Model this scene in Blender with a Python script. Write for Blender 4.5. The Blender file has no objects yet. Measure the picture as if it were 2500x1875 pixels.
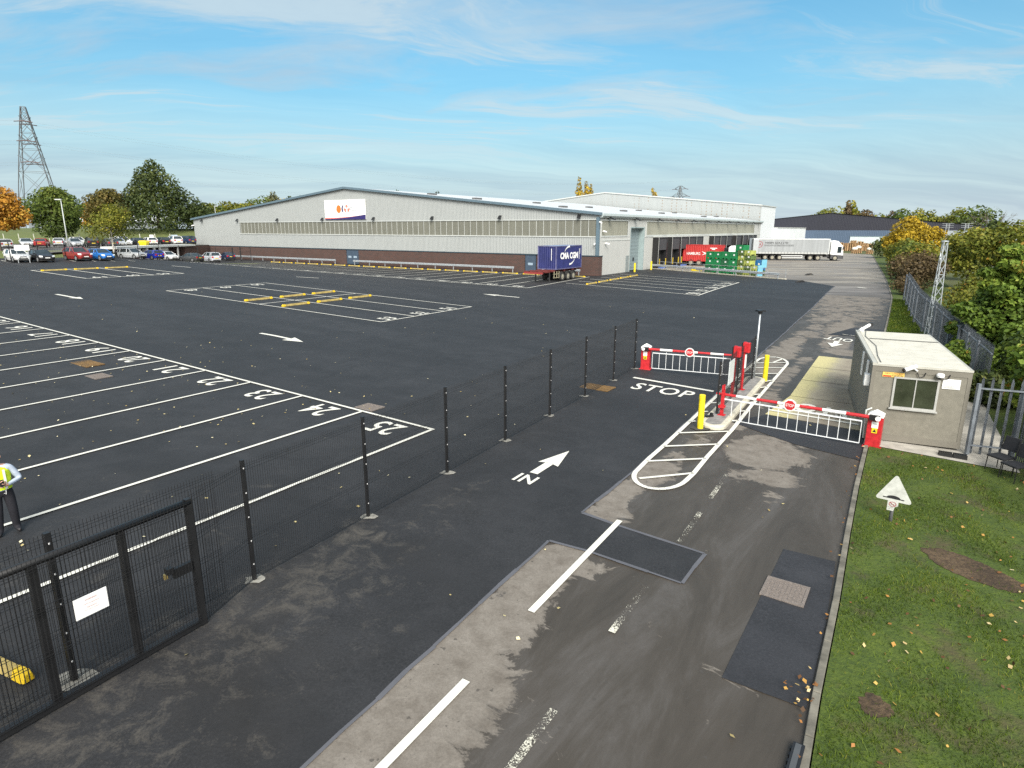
import bpy, bmesh, math, random
import numpy as np
from mathutils import Vector, Matrix
from mathutils.geometry import tessellate_polygon

random.seed(11)
RNG = np.random.default_rng(11)
S = bpy.context.scene
COL = S.collection
R = math.radians
PI = math.pi

# ---------------------------------------------------------------- camera (a drone 6.5 m above the yard)
H, FPX, PITCH, ROLL = 6.534, 1522.0, 0.2434, 0.0015
cp, sp, cr, sr = math.cos(PITCH), math.sin(PITCH), math.cos(ROLL), math.sin(ROLL)
FWD = Vector((0, cp, -sp))
RGT = Vector((cr, sr * sp, sr * cp))
UPV = Vector((-sr, cr * sp, cr * cp))
cam = bpy.data.cameras.new('camera')
cam.sensor_width = 36.0
cam.lens = 36.0 * FPX / 2500.0
cam.clip_start, cam.clip_end = 0.1, 6000
camo = bpy.data.objects.new('camera', cam)
COL.objects.link(camo)
camo.matrix_world = Matrix(((RGT.x, UPV.x, -FWD.x, 0), (RGT.y, UPV.y, -FWD.y, 0), (RGT.z, UPV.z, -FWD.z, H), (0, 0, 0, 1)))
S.camera = camo

# ---------------------------------------------------------------- the lie of the land
GA, GB, ZW = -0.023, 0.014, 0.82          # the yard falls to the right and rises away; level along the warehouse
AA = R(56.3)                              # site grid: u along the access road, v to its left
UX, UY = math.cos(AA), math.sin(AA)


def sm(a, b, x):
    t = min(1.0, max(0.0, (x - a) / (b - a)))
    return t * t * (3 - 2 * t)


def hz(x, y):
    u = x * UX + y * UY
    v = -x * UY + y * UX
    p = GA * x + GB * y
    if p > 2.9: p = 2.9 + 0.25 * math.tanh((p - 2.9) / 0.5)
    if p < -2.0: p = -2.0 + 0.3 * math.tanh((p + 2.0) / 0.6)
    w = sm(38, 66, u)
    z = (1 - w) * p + w * ZW
    if v < -4: z -= 2.4 * sm(-4, -30, v)
    return z


def xy(u, v):
    return (u * UX - v * UY, u * UY + v * UX)


def uvz(u, v, dz=0.0):
    x, y = xy(u, v)
    return (x, y, hz(x, y) + dz)


def seen(px, py, y):
    """the place at distance y that lies along one line of sight of the survey photo (2500 px wide)"""
    d = FWD + RGT * ((px - 1250) / FPX) - UPV * ((py - 937.5) / FPX)
    t = y / d.y
    return (d.x * t, y, H + d.z * t)


def seen_x(px, y, z=2.0):
    dep = y * cp + (H - z) * sp
    return (px - 1250) / FPX * dep


def foot(px, py):
    """where a line of sight of the survey photo meets the ground"""
    d = FWD + RGT * ((px - 1250) / FPX) - UPV * ((py - 937.5) / FPX)
    t, st = 3.0, 0.5
    g = lambda t: H + d.z * t - hz(d.x * t, d.y * t)
    while g(t) > 0 and t < 600: t += st
    lo, hi = t - st, t
    for _ in range(40):
        m = (lo + hi) / 2
        if g(m) < 0: hi = m
        else: lo = m
    return (d.x * lo, d.y * lo, hz(d.x * lo, d.y * lo))


ORD = 'first second third fourth fifth sixth seventh eighth ninth tenth eleventh twelfth thirteenth fourteenth fifteenth sixteenth seventeenth eighteenth nineteenth twentieth'.split()


# ---------------------------------------------------------------- mesh builder
_txt = {}


def text_shape(txt, bold=0.0, space=1.0):
    k = (txt, bold, space)
    if k not in _txt:
        cu = bpy.data.curves.new('t', 'FONT')
        cu.body, cu.size, cu.offset, cu.space_character, cu.resolution_u = txt, 1.0, bold, space, 3
        o = bpy.data.objects.new('t', cu)
        COL.objects.link(o)
        dg = bpy.context.evaluated_depsgraph_get()
        dg.update()
        me = bpy.data.meshes.new_from_object(o.evaluated_get(dg))
        vs = np.array([v.co[:2] for v in me.vertices])
        fs = [tuple(p.vertices) for p in me.polygons]
        bpy.data.objects.remove(o)
        bpy.data.curves.remove(cu)
        bpy.data.meshes.remove(me)
        lo, hi = vs.min(0), vs.max(0)
        _txt[k] = ((vs - (lo + hi) / 2) / (hi - lo), fs)
    return _txt[k]


class MB:
    def __init__(s):
        s.v, s.f, s.m, s.cur = [], [], [], 0

    def mat(s, i):
        s.cur = i
        return s

    def add(s, vs, fs):
        n = len(s.v)
        s.v += [tuple(v) for v in vs]
        s.f += [tuple(i + n for i in f) for f in fs]
        s.m += [s.cur] * len(fs)
        return s

    def box(s, x0, y0, z0, x1, y1, z1):
        vs = [(x, y, z) for z in (z0, z1) for y in (y0, y1) for x in (x0, x1)]
        return s.add(vs, [(0, 2, 3, 1), (4, 5, 7, 6), (0, 1, 5, 4), (2, 6, 7, 3), (0, 4, 6, 2), (1, 3, 7, 5)])

    def cbox(s, cx, cy, cz, sx, sy, sz):
        return s.box(cx - sx / 2, cy - sy / 2, cz - sz / 2, cx + sx / 2, cy + sy / 2, cz + sz / 2)

    def bar(s, p, q, w, h=None, up=(0, 0, 1)):
        p, q, up = Vector(p), Vector(q), Vector(up)
        d = (q - p).normalized()
        if abs(d.dot(up)) > 0.99: up = Vector((1, 0, 0))
        a = d.cross(up).normalized() * (w / 2)
        b = a.cross(d).normalized() * ((h or w) / 2)
        vs = [e + i * a + j * b for e in (p, q) for i, j in ((-1, -1), (1, -1), (1, 1), (-1, 1))]
        return s.add(vs, [(0, 1, 2, 3), (7, 6, 5, 4), (0, 4, 5, 1), (1, 5, 6, 2), (2, 6, 7, 3), (3, 7, 4, 0)])

    def path(s, pts, rad, n=6, caps=True):
        pts = [Vector(p) for p in pts]
        if not hasattr(rad, '__len__'): rad = [rad] * len(pts)
        rings = []
        a = None
        for i, p in enumerate(pts):
            d = (pts[min(i + 1, len(pts) - 1)] - pts[max(i - 1, 0)]).normalized()
            if a is None:
                a = d.cross(Vector((0, 0, 1)))
                if a.length < 0.05: a = d.cross(Vector((1, 0, 0)))
            a = (a - d * a.dot(d)).normalized()
            b = d.cross(a)
            rings.append([p + (a * math.cos(t) + b * math.sin(t)) * rad[i] for t in [2 * PI * k / n for k in range(n)]])
        return s.loft(rings, caps)

    def loft(s, rings, caps=True, closed=True):
        n = len(rings[0])
        vs = [v for r in rings for v in r]
        fs = []
        for i in range(len(rings) - 1):
            for k in range(n if closed else n - 1):
                a, b = i * n + k, i * n + (k + 1) % n
                fs.append((a, b, b + n, a + n))
        if caps:
            fs.append(tuple(range(n))[::-1])
            fs.append(tuple((len(rings) - 1) * n + k for k in range(n)))
        return s.add(vs, fs)

    def cyl(s, x, y, z0, z1, r, n=12, r1=None):
        return s.path([(x, y, z0), (x, y, z1)], [r, r if r1 is None else r1], n)

    def lathe(s, prof, c=(0, 0, 0), n=14, axis='z'):
        rings = []
        for r, h in prof:
            ring = []
            for k in range(n):
                t = 2 * PI * k / n
                a, b = r * math.cos(t), r * math.sin(t)
                ring.append({'z': (c[0] + a, c[1] + b, c[2] + h), 'y': (c[0] + a, c[1] + h, c[2] + b), 'x': (c[0] + h, c[1] + a, c[2] + b)}[axis])
            rings.append(ring)
        return s.loft(rings)

    def ext(s, poly, vec):
        """a flat outline pushed along a vector"""
        n = len(poly)
        vec = Vector(vec)
        vs = [Vector(p) for p in poly] + [Vector(p) + vec for p in poly]
        return s.add(vs, [tuple(range(n))[::-1], tuple(range(n, 2 * n))] + [(k, (k + 1) % n, (k + 1) % n + n, k + n) for k in range(n)])

    def poly(s, pts):
        return s.add(pts, [tuple(range(len(pts)))])

    def text(s, txt, c, right, up, w, h, bold=0.0, space=1.0):
        vs, fs = text_shape(txt, bold, space)
        c, right, up = Vector(c), Vector(right).normalized() * w, Vector(up).normalized() * h
        return s.add([c + right * a + up * b for a, b in vs], fs)

    def build(s, name, mats, parent=None, smooth=False, bevel=0.0):
        me = bpy.data.meshes.new(name)
        me.from_pydata(s.v, [], s.f)
        if not isinstance(mats, (list, tuple)): mats = [mats]
        for m in mats: me.materials.append(m)
        if len(mats) > 1: me.polygons.foreach_set('material_index', s.m)
        if smooth: me.polygons.foreach_set('use_smooth', [True] * len(s.f))
        me.update()
        o = bpy.data.objects.new(name, me)
        COL.objects.link(o)
        if parent is not None: o.parent = parent
        if bevel:
            b = o.modifiers.new('bevel', 'BEVEL')
            b.width, b.segments, b.limit_method, b.angle_limit = bevel, 2, 'ANGLE', R(40)
        return o


def tag(o, label=None, cat=None, group=None, kind=None):
    if label: o['label'] = label
    if cat: o['category'] = cat
    if group: o['group'] = group
    if kind: o['kind'] = kind
    return o


def thing(name, label, cat, loc=(0, 0, 0), rz=0.0, group=None):
    o = bpy.data.objects.new(name, None)
    o.empty_display_size = 0.3
    COL.objects.link(o)
    o.location = loc
    o.rotation_euler = (0, 0, rz)
    return tag(o, label, cat, group)


def copy_thing(src, loc, rz=0.0, label=None, group=None, scale=None):
    def rec(o, parent):
        c = o.copy()
        COL.objects.link(c)
        if parent is not None: c.parent = parent
        for ch in o.children: rec(ch, c)
        return c
    kids = rec(src, None)
    kids.location = loc
    kids.rotation_euler = (0, 0, rz)
    if scale: kids.scale = scale
    if label: kids['label'] = label
    if group: kids['group'] = group
    return kids


# ---------------------------------------------------------------- materials
def nd(nt, typ, **kw):
    n = nt.nodes.new(typ)
    for k, v in kw.items():
        if k.startswith('i_'):
            key = k[2:]
            n.inputs[int(key) if key.isdigit() else key.replace('_', ' ')].default_value = v
        else: setattr(n, k, v)
    return n


def ramp(nt, fac, stops, interp='LINEAR'):
    r = nt.nodes.new('ShaderNodeValToRGB')
    cr_ = r.color_ramp
    cr_.interpolation = interp
    while len(cr_.elements) < len(stops): cr_.elements.new(0.5)
    for e, (p, c) in zip(cr_.elements, stops):
        e.position = p
        e.color = (*c, 1) if len(c) == 3 else c
    nt.links.new(fac, r.inputs[0])
    return r.outputs[0]


def new_mat(name):
    m = bpy.data.materials.new(name)
    m.use_nodes = True
    nt = m.node_tree
    return m, nt, nt.nodes['Principled BSDF'], nt.links.new


def math_(nt, op, a, b=None, c=None, clamp=False):
    n = nt.nodes.new('ShaderNodeMath')
    n.operation, n.use_clamp = op, clamp
    for i, x in enumerate((a, b, c)):
        if x is None: continue
        if isinstance(x, (int, float)): n.inputs[i].default_value = x
        else: nt.links.new(x, n.inputs[i])
    return n.outputs[0]


def mixc(nt, fac, a, b, mode='MIX'):
    n = nt.nodes.new('ShaderNodeMix')
    n.data_type, n.blend_type = 'RGBA', mode
    if isinstance(fac, (int, float)): n.inputs[0].default_value = fac
    else: nt.links.new(fac, n.inputs[0])
    for i, x in ((6, a), (7, b)):
        if isinstance(x, tuple): n.inputs[i].default_value = (*x[:3], 1)
        else: nt.links.new(x, n.inputs[i])
    return n.outputs[2]


def noise(nt, scale, detail=4, rough=0.55, vec=None, dist=0.0):
    n = nd(nt, 'ShaderNodeTexNoise', i_Scale=scale, i_Detail=detail, i_Roughness=rough, i_Distortion=dist)
    if vec is not None: nt.links.new(vec, n.inputs['Vector'])
    return n.outputs[0]


def pos(nt):
    return nt.nodes.new('ShaderNodeNewGeometry').outputs['Position']


def objc(nt):
    return nt.nodes.new('ShaderNodeTexCoord').outputs['Object']


def scaled(nt, vec, sc, rot=(0, 0, 0)):
    if any(rot):                                # turn first, then stretch along the turned axes
        r = nt.nodes.new('ShaderNodeMapping')
        r.inputs['Rotation'].default_value = rot
        nt.links.new(vec, r.inputs['Vector'])
        vec = r.outputs[0]
    n = nt.nodes.new('ShaderNodeMapping')
    n.inputs['Scale'].default_value = sc
    nt.links.new(vec, n.inputs['Vector'])
    return n.outputs[0]


def bump(nt, bs, height, strength=0.3, dist=0.02):
    b = nd(nt, 'ShaderNodeBump', i_Strength=strength, i_Distance=dist)
    nt.links.new(height, b.inputs['Height'])
    nt.links.new(b.outputs[0], bs.inputs['Normal'])


_mats = {}


def plain(name, col, rough=0.5, metal=0.0, var=0.12, scale=3.0, bmp=0.0, coat=0.0, spec=0.5):
    """painted, plastic or metal surface with a little procedural wear in it"""
    if name in _mats: return _mats[name]
    m, nt, bs, L = new_mat(name)
    v = objc(nt)
    n1 = noise(nt, scale, 5, 0.6, v)
    lo = tuple(c * (1 - var) for c in col)
    hi = tuple(min(1, c * (1 + var * 0.7)) for c in col)
    L(ramp(nt, n1, [(0.3, lo), (0.7, hi)]), bs.inputs['Base Color'])
    L(math_(nt, 'MULTIPLY_ADD', n1, 0.25, rough - 0.12, True), bs.inputs['Roughness'])
    bs.inputs['Metallic'].default_value = metal
    bs.inputs['Specular IOR Level'].default_value = spec
    if coat:
        bs.inputs['Coat Weight'].default_value = coat
        bs.inputs['Coat Roughness'].default_value = 0.08
    if bmp: bump(nt, bs, noise(nt, scale * 8, 4, 0.6, v), bmp, 0.01)
    _mats[name] = m
    return m


def mat_new_asphalt(name='fresh_asphalt', col=(0.0205, 0.0205, 0.022), stains=True):
    m, nt, bs, L = new_mat(name)
    p = pos(nt)
    grain = noise(nt, 24, 5, 0.8, p)
    mid = noise(nt, 0.9, 7, 0.68, p)
    lanes = noise(nt, 1.0, 3, 0.5, scaled(nt, p, (0.42, 0.05, 1), (0, 0, -AA)))
    c = ramp(nt, grain, [(0.28, tuple(x * 0.5 for x in col)), (0.5, col), (0.74, tuple(x * 2.0 for x in col))])
    c = mixc(nt, ramp(nt, mid, [(0.42, (0, 0, 0)), (0.66, (0.55,) * 3)]), c, tuple(x * 1.75 for x in col))
    c = mixc(nt, ramp(nt, noise(nt, 0.45, 8, 0.7, p, 0.8), [(0.52, (0, 0, 0)), (0.68, (0.6,) * 3)]), c, tuple(x * 0.55 for x in col))
    c = mixc(nt, ramp(nt, lanes, [(0.42, (0, 0, 0)), (0.6, (0.5, 0.5, 0.5))]), c, tuple(x * 0.62 for x in col))
    if stains:   # grey grit trodden over the near lane
        at = nd(nt, 'ShaderNodeAttribute', attribute_name='dry')
        d = math_(nt, 'MULTIPLY_ADD', noise(nt, 2.2, 9, 0.72, p, 0.6), 1.5, -0.98)
        d = math_(nt, 'MULTIPLY_ADD', at.outputs['Fac'], 0.55, d)
        fine = noise(nt, 30, 3, 0.7, p)
        d = math_(nt, 'MULTIPLY_ADD', fine, 0.5, math_(nt, 'SUBTRACT', d, 0.25))
        c = mixc(nt, ramp(nt, d, [(0.12, (0, 0, 0)), (0.5, (0.72, 0.72, 0.72))]), c, (0.10, 0.09, 0.076))
        warm = noise(nt, 0.35, 4, 0.6, p)
        c = mixc(nt, math_(nt, 'MULTIPLY', ramp(nt, warm, [(0.5, (0, 0, 0)), (0.72, (0.4, 0.4, 0.4))]), at.outputs['Fac']), c, (0.04, 0.033, 0.025))
    L(c, bs.inputs['Base Color'])
    bs.inputs['Roughness'].default_value = 0.68
    bs.inputs['Specular IOR Level'].default_value = 0.38
    bump(nt, bs, grain, 0.5, 0.01)
    return m


def mat_old_road():
    m, nt, bs, L = new_mat('worn_asphalt')
    p = pos(nt)
    at = nd(nt, 'ShaderNodeAttribute', attribute_name='dry')
    grain = noise(nt, 30, 5, 0.8, p)
    edge = noise(nt, 1.5, 12, 0.74, scaled(nt, p, (1.0, 0.6, 1), (0, 0, -AA)), 0.8)
    d = math_(nt, 'MULTIPLY_ADD', edge, 2.5, math_(nt, 'SUBTRACT', at.outputs['Fac'], 1.27))
    dry = ramp(nt, d, [(0.45, (0, 0, 0)), (0.53, (0.75,) * 3), (0.7, (1, 1, 1))])
    streak = noise(nt, 1.0, 9, 0.72, scaled(nt, p, (0.22, 0.9, 1), (0, 0, -AA)), 0.7)
    wet = ramp(nt, streak, [(0.34, (0.038, 0.032, 0.025)), (0.5, (0.056, 0.048, 0.039)), (0.66, (0.088, 0.08, 0.073))])
    wet = mixc(nt, ramp(nt, noise(nt, 0.5, 5, 0.6, p), [(0.45, (0, 0, 0)), (0.7, (0.5, 0.5, 0.5))]), wet, (0.058, 0.048, 0.038))
    pale = ramp(nt, noise(nt, 2.5, 9, 0.75, p), [(0.32, (0.125, 0.108, 0.09)), (0.52, (0.185, 0.165, 0.142)), (0.7, (0.235, 0.212, 0.186))])
    c = mixc(nt, dry, wet, pale)
    spots = noise(nt, 9, 2, 0.5, p)
    c = mixc(nt, ramp(nt, spots, [(0.69, (0, 0, 0)), (0.73, (0.75, 0.75, 0.75))]), c, (0.06, 0.054, 0.048))
    c = mixc(nt, ramp(nt, grain, [(0.3, (0.4, 0.4, 0.4)), (0.6, (0, 0, 0))]), c, (0.05, 0.045, 0.04))
    L(c, bs.inputs['Base Color'])
    L(ramp(nt, dry, [(0, (0.55,) * 3), (1, (0.9,) * 3)]), bs.inputs['Roughness'])
    bs.inputs['Specular IOR Level'].default_value = 0.35
    bump(nt, bs, grain, 0.3, 0.006)
    return m


def mat_yard_far():
    m, nt, bs, L = new_mat('muddy_yard')
    p = pos(nt)
    at = nd(nt, 'ShaderNodeAttribute', attribute_name='dry')
    st = noise(nt, 1.0, 8, 0.7, scaled(nt, p, (0.07, 0.5, 1), (0, 0, R(8))), 0.9)
    c = ramp(nt, st, [(0.34, (0.11, 0.098, 0.084)), (0.47, (0.17, 0.152, 0.13)), (0.55, (0.30, 0.27, 0.22)), (0.7, (0.2, 0.185, 0.165))])
    c = mixc(nt, ramp(nt, noise(nt, 0.12, 5, 0.6, p), [(0.45, (0, 0, 0)), (0.65, (0.7, 0.7, 0.7))]), c, (0.15, 0.14, 0.135))
    c = mixc(nt, at.outputs['Fac'], ramp(nt, st, [(0.35, (0.075, 0.068, 0.06)), (0.5, (0.115, 0.106, 0.1)), (0.62, (0.2, 0.185, 0.17))]), c)
    L(c, bs.inputs['Base Color'])
    bs.inputs['Roughness'].default_value = 0.75
    return m


def mat_paint(name='road_paint', col=(0.68, 0.67, 0.6), wear=0.0):
    m, nt, bs, L = new_mat(name)
    p = pos(nt)
    n1 = noise(nt, 26, 4, 0.65, p)
    c = ramp(nt, n1, [(0.3, tuple(x * 0.86 for x in col)), (0.6, col)])
    c = mixc(nt, ramp(nt, noise(nt, 90, 2, 0.6, p), [(0.27, (0.35,) * 3), (0.36, (0, 0, 0))]), c, (0.25, 0.24, 0.22))
    if wear:
        a = math_(nt, 'MULTIPLY_ADD', noise(nt, 1.6, 3, 0.5, p), 0.8, math_(nt, 'MULTIPLY_ADD', noise(nt, 38, 4, 0.75, p), 1.0, -0.9 + 0.5 - wear * 0.5))
        al = ramp(nt, a, [(0.36, (0, 0, 0)), (0.44, (1, 1, 1))])
        L(al, bs.inputs['Alpha'])
    L(c, bs.inputs['Base Color'])
    bs.inputs['Roughness'].default_value = 0.7
    return m


def mat_grass(name, stops, soil=0.5):
    m, nt, bs, L = new_mat(name)
    p = pos(nt)
    n1 = noise(nt, 1.1, 6, 0.65, p)
    n2 = noise(nt, 14, 4, 0.7, p)
    c = ramp(nt, math_(nt, 'MULTIPLY_ADD', n2, 0.5, math_(nt, 'MULTIPLY', n1, 0.5)), stops)
    c = mixc(nt, ramp(nt, noise(nt, 0.8, 5, 0.7, p), [(0.52, (0, 0, 0)), (0.7, (soil,) * 3)]), c, (0.075, 0.05, 0.028))
    L(c, bs.inputs['Base Color'])
    bs.inputs['Roughness'].default_value = 0.9
    bump(nt, bs, n2, 0.8, 0.06)
    return m


def mat_leaf(name, stops, trans=0.3):
    m, nt, bs, L = new_mat(name)
    at = nd(nt, 'ShaderNodeAttribute', attribute_name='tint')
    c = ramp(nt, at.outputs['Fac'], stops)
    L(c, bs.inputs['Base Color'])
    bs.inputs['Roughness'].default_value = 0.6
    bs.inputs['Specular IOR Level'].default_value = 0.25
    tr = nt.nodes.new('ShaderNodeBsdfTranslucent')
    L(c, tr.inputs['Color'])
    mx = nt.nodes.new('ShaderNodeMixShader')
    mx.inputs[0].default_value = trans
    L(bs.outputs[0], mx.inputs[1])
    L(tr.outputs[0], mx.inputs[2])
    L(mx.outputs[0], nt.nodes['Material Output'].inputs['Surface'])
    return m


def mat_clad(name, col, pitch=0.2, axis='y', depth=0.5, dirt=0.12, streak=None):
    """profiled metal sheet: ribs run up the wall"""
    m, nt, bs, L = new_mat(name)
    v = objc(nt)
    sep = nt.nodes.new('ShaderNodeSeparateXYZ')
    L(v, sep.inputs[0])
    a = sep.outputs['XYZ'.index(axis.upper())]
    w = math_(nt, 'SINE', math_(nt, 'MULTIPLY', a, 2 * PI / pitch))
    n1 = noise(nt, 0.25, 6, 0.6, v)
    n2 = noise(nt, 1.0, 4, 0.6, scaled(nt, v, (2.5, 2.5, 0.12)))
    c = ramp(nt, math_(nt, 'MULTIPLY_ADD', n2, 0.6, math_(nt, 'MULTIPLY', n1, 0.4)), [(0.3, tuple(x * (1 - dirt) for x in col)), (0.65, col)])
    c = mixc(nt, ramp(nt, w, [(0.0, (0.16,) * 3), (0.75, (0, 0, 0))]), c, tuple(x * 0.55 for x in col))
    if streak is not None:   # rows of rust marks under the fixings, in some columns only
        colm = nd(nt, 'ShaderNodeTexWhiteNoise', noise_dimensions='1D')
        L(math_(nt, 'FLOOR', math_(nt, 'MULTIPLY', a, 0.8)), colm.inputs['W'])
        dots = math_(nt, 'MULTIPLY', math_(nt, 'GREATER_THAN', math_(nt, 'SINE', math_(nt, 'MULTIPLY', a, 2 * PI * 0.8)), 0.8),
                     math_(nt, 'GREATER_THAN', math_(nt, 'SINE', math_(nt, 'MULTIPLY', sep.outputs[2], 2 * PI / 0.7)), 0.1))
        dots = math_(nt, 'MULTIPLY', dots, math_(nt, 'GREATER_THAN', colm.outputs['Value'], 0.35))
        right = ramp(nt, math_(nt, 'MULTIPLY', a, 1 / 60.0), [(0.02, (1, 1, 1)), (0.45, (1, 1, 1)), (0.7, (0.15,) * 3)])
        dots = math_(nt, 'MULTIPLY', dots, math_(nt, 'GREATER_THAN', noise(nt, 0.5, 3, 0.6, v), 0.47))
        c = mixc(nt, math_(nt, 'MULTIPLY', dots, right), c, streak)
    L(c, bs.inputs['Base Color'])
    bs.inputs['Roughness'].default_value = 0.5
    bump(nt, bs, w, depth, 0.03)
    return m


def mat_brick(name):
    m, nt, bs, L = new_mat(name)
    v = objc(nt)
    b = nd(nt, 'ShaderNodeTexBrick', i_Scale=1.0)
    b.inputs['Color1'].default_value = (0.085, 0.036, 0.028, 1)
    b.inputs['Color2'].default_value = (0.05, 0.028, 0.025, 1)
    b.inputs['Mortar'].default_value = (0.095, 0.08, 0.07, 1)
    b.inputs['Brick Width'].default_value = 0.45
    b.inputs['Row Height'].default_value = 0.15
    b.inputs['Mortar Size'].default_value = 0.018
    sep = nt.nodes.new('ShaderNodeSeparateXYZ')
    L(v, sep.inputs[0])
    cmb = nt.nodes.new('ShaderNodeCombineXYZ')
    L(math_(nt, 'ADD', sep.outputs[0], sep.outputs[1]), cmb.inputs[0])
    L(sep.outputs[2], cmb.inputs[1])
    L(cmb.outputs[0], b.inputs['Vector'])
    c = mixc(nt, ramp(nt, noise(nt, 0.6, 5, 0.65, v), [(0.4, (0, 0, 0)), (0.7, (0.6,) * 3)]), b.outputs[0], (0.066, 0.036, 0.028))
    L(c, bs.inputs['Base Color'])
    bs.inputs['Roughness'].default_value = 0.9
    return m


def mat_glass(name, col=(0.02, 0.03, 0.035), rough=0.08):
    m, nt, bs, L = new_mat(name)
    L(ramp(nt, noise(nt, 2.0, 3, 0.5, objc(nt)), [(0.3, tuple(c * 0.7 for c in col)), (0.7, tuple(c * 1.4 for c in col))]), bs.inputs['Base Color'])
    bs.inputs['Roughness'].default_value = rough
    bs.inputs['Specular IOR Level'].default_value = 0.8
    return m


WHITE = plain('white_paint', (0.8, 0.8, 0.78), 0.45)
STEEL = plain('galvanised_steel', (0.5, 0.53, 0.55), 0.45, 0.55, 0.2, 6)
BLACK = plain('black_coating', (0.012, 0.012, 0.013), 0.45)
RUBBER = plain('tyre_rubber', (0.022, 0.022, 0.022), 0.85, var=0.3, scale=8)
DARK = plain('dark_underbody', (0.02, 0.02, 0.02), 0.8)
CONC = plain('concrete', (0.36, 0.34, 0.3), 0.9, var=0.3, scale=2.5, bmp=0.3)
YELLOW = plain('yellow_paint', (0.72, 0.56, 0.012), 0.55, var=0.3, scale=7)
RED = plain('red_paint', (0.46, 0.016, 0.022), 0.45, var=0.3, scale=6)
GLASS = mat_glass('dark_glass')
BRICK = mat_brick('brown_brick')
BARK = plain('bark', (0.11, 0.09, 0.07), 0.95, var=0.4, scale=6, bmp=0.6)
BLUEGREY = plain('blue_grey_trim', (0.1, 0.15, 0.185), 0.5)
INK = plain('black_lettering', (0.015, 0.015, 0.017), 0.6)
TIMBER = plain('pale_timber', (0.42, 0.27, 0.14), 0.85, var=0.35, scale=5)
# ---------------------------------------------------------------- light and sky
SUN_AZ, SUN_EL = R(-87), R(37)         # azimuth counted from +x
w = bpy.data.worlds.new('World')
S.world = w
w.use_nodes = True
nt = w.node_tree
L = nt.links.new
bg = nt.nodes['Background']
sky = nt.nodes.new('ShaderNodeTexSky')
sky.sky_type = 'NISHITA'
sky.sun_disc = False
sky.sun_elevation = SUN_EL
sky.sun_rotation = PI / 2 - SUN_AZ
sky.air_density, sky.dust_density, sky.ozone_density = 1.2, 0.6, 2.6
tc = nt.nodes.new('ShaderNodeTexCoord').outputs['Generated']
sep = nt.nodes.new('ShaderNodeSeparateXYZ')
L(tc, sep.inputs[0])
zc = math_(nt, 'MAXIMUM', sep.outputs[2], 0.0)
inv = math_(nt, 'DIVIDE', 1.0, math_(nt, 'ADD', zc, 0.12))
flat = nt.nodes.new('ShaderNodeCombineXYZ')        # the cloud layer is a level sheet high overhead
L(math_(nt, 'MULTIPLY', sep.outputs[0], inv), flat.inputs[0])
L(math_(nt, 'MULTIPLY', sep.outputs[1], inv), flat.inputs[1])
fv = flat.outputs[0]
warp = nt.nodes.new('ShaderNodeVectorMath')
warp.operation = 'MULTIPLY_ADD'
wn = nd(nt, 'ShaderNodeTexNoise', i_Scale=0.7, i_Detail=3)
L(fv, wn.inputs['Vector'])
L(wn.outputs['Color'], warp.inputs[0])
warp.inputs[1].default_value = (0.9, 0.9, 0)
L(fv, warp.inputs[2])
wv_ = warp.outputs[0]
c1 = noise(nt, 1.25, 10, 0.66, scaled(nt, wv_, (0.26, 1.35, 1), (0, 0, R(-14))), 0.6)      # long drawn-out streaks
c2 = noise(nt, 1.0, 7, 0.62, scaled(nt, wv_, (0.55, 1.3, 1), (0, 0, R(12))))             # broad veils
thin = ramp(nt, c1, [(0.43, (0, 0, 0)), (0.5, (0.45,) * 3), (0.58, (1, 1, 1))])
veil = ramp(nt, c2, [(0.38, (0.12,) * 3), (0.6, (0.95,) * 3)])
low = ramp(nt, zc, [(0.0, (1.0,) * 3), (0.08, (0.85,) * 3), (0.2, (0.35,) * 3), (0.4, (0.05,) * 3)])
cov = math_(nt, 'MAXIMUM', math_(nt, 'MAXIMUM', math_(nt, 'MULTIPLY', thin, 0.8), math_(nt, 'MULTIPLY', veil, 0.72)), low)
# thick bright cloud added behind the camera, around the hidden sun, for soft light
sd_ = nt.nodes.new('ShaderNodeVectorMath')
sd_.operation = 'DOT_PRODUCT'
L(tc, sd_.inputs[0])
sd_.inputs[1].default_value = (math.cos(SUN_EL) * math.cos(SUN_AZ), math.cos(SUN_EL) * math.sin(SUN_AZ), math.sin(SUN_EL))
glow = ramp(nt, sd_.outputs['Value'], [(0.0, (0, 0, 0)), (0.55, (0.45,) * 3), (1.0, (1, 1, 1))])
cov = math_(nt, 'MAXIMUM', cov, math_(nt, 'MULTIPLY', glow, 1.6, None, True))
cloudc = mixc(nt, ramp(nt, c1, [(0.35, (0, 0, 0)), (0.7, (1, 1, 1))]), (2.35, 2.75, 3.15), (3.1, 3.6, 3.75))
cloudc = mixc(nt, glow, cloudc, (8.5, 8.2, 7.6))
blue = mixc(nt, 1.0, sky.outputs[0], (0.185, 0.60, 0.68), 'MULTIPLY')
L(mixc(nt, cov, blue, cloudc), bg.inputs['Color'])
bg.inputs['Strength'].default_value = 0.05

sun = bpy.data.lights.new('sun', 'SUN')
sun.energy, sun.angle, sun.color = 1.3, R(32), (1.0, 0.965, 0.9)
so = bpy.data.objects.new('sun', sun)
COL.objects.link(so)
dv = Vector((math.cos(SUN_EL) * math.cos(SUN_AZ), math.cos(SUN_EL) * math.sin(SUN_AZ), math.sin(SUN_EL)))
so.rotation_euler = dv.to_track_quat('Z', 'Y').to_euler()
so.location = (40, -20, 60)
S.view_settings.view_transform = 'Standard'
S.view_settings.look = 'None'
S.view_settings.exposure = 2.15
S.view_settings.gamma = 1.0
S.cycles.max_bounces = 5
S.cycles.diffuse_bounces = 2
S.cycles.transparent_max_bounces = 12
S.cycles.use_denoising = False
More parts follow.
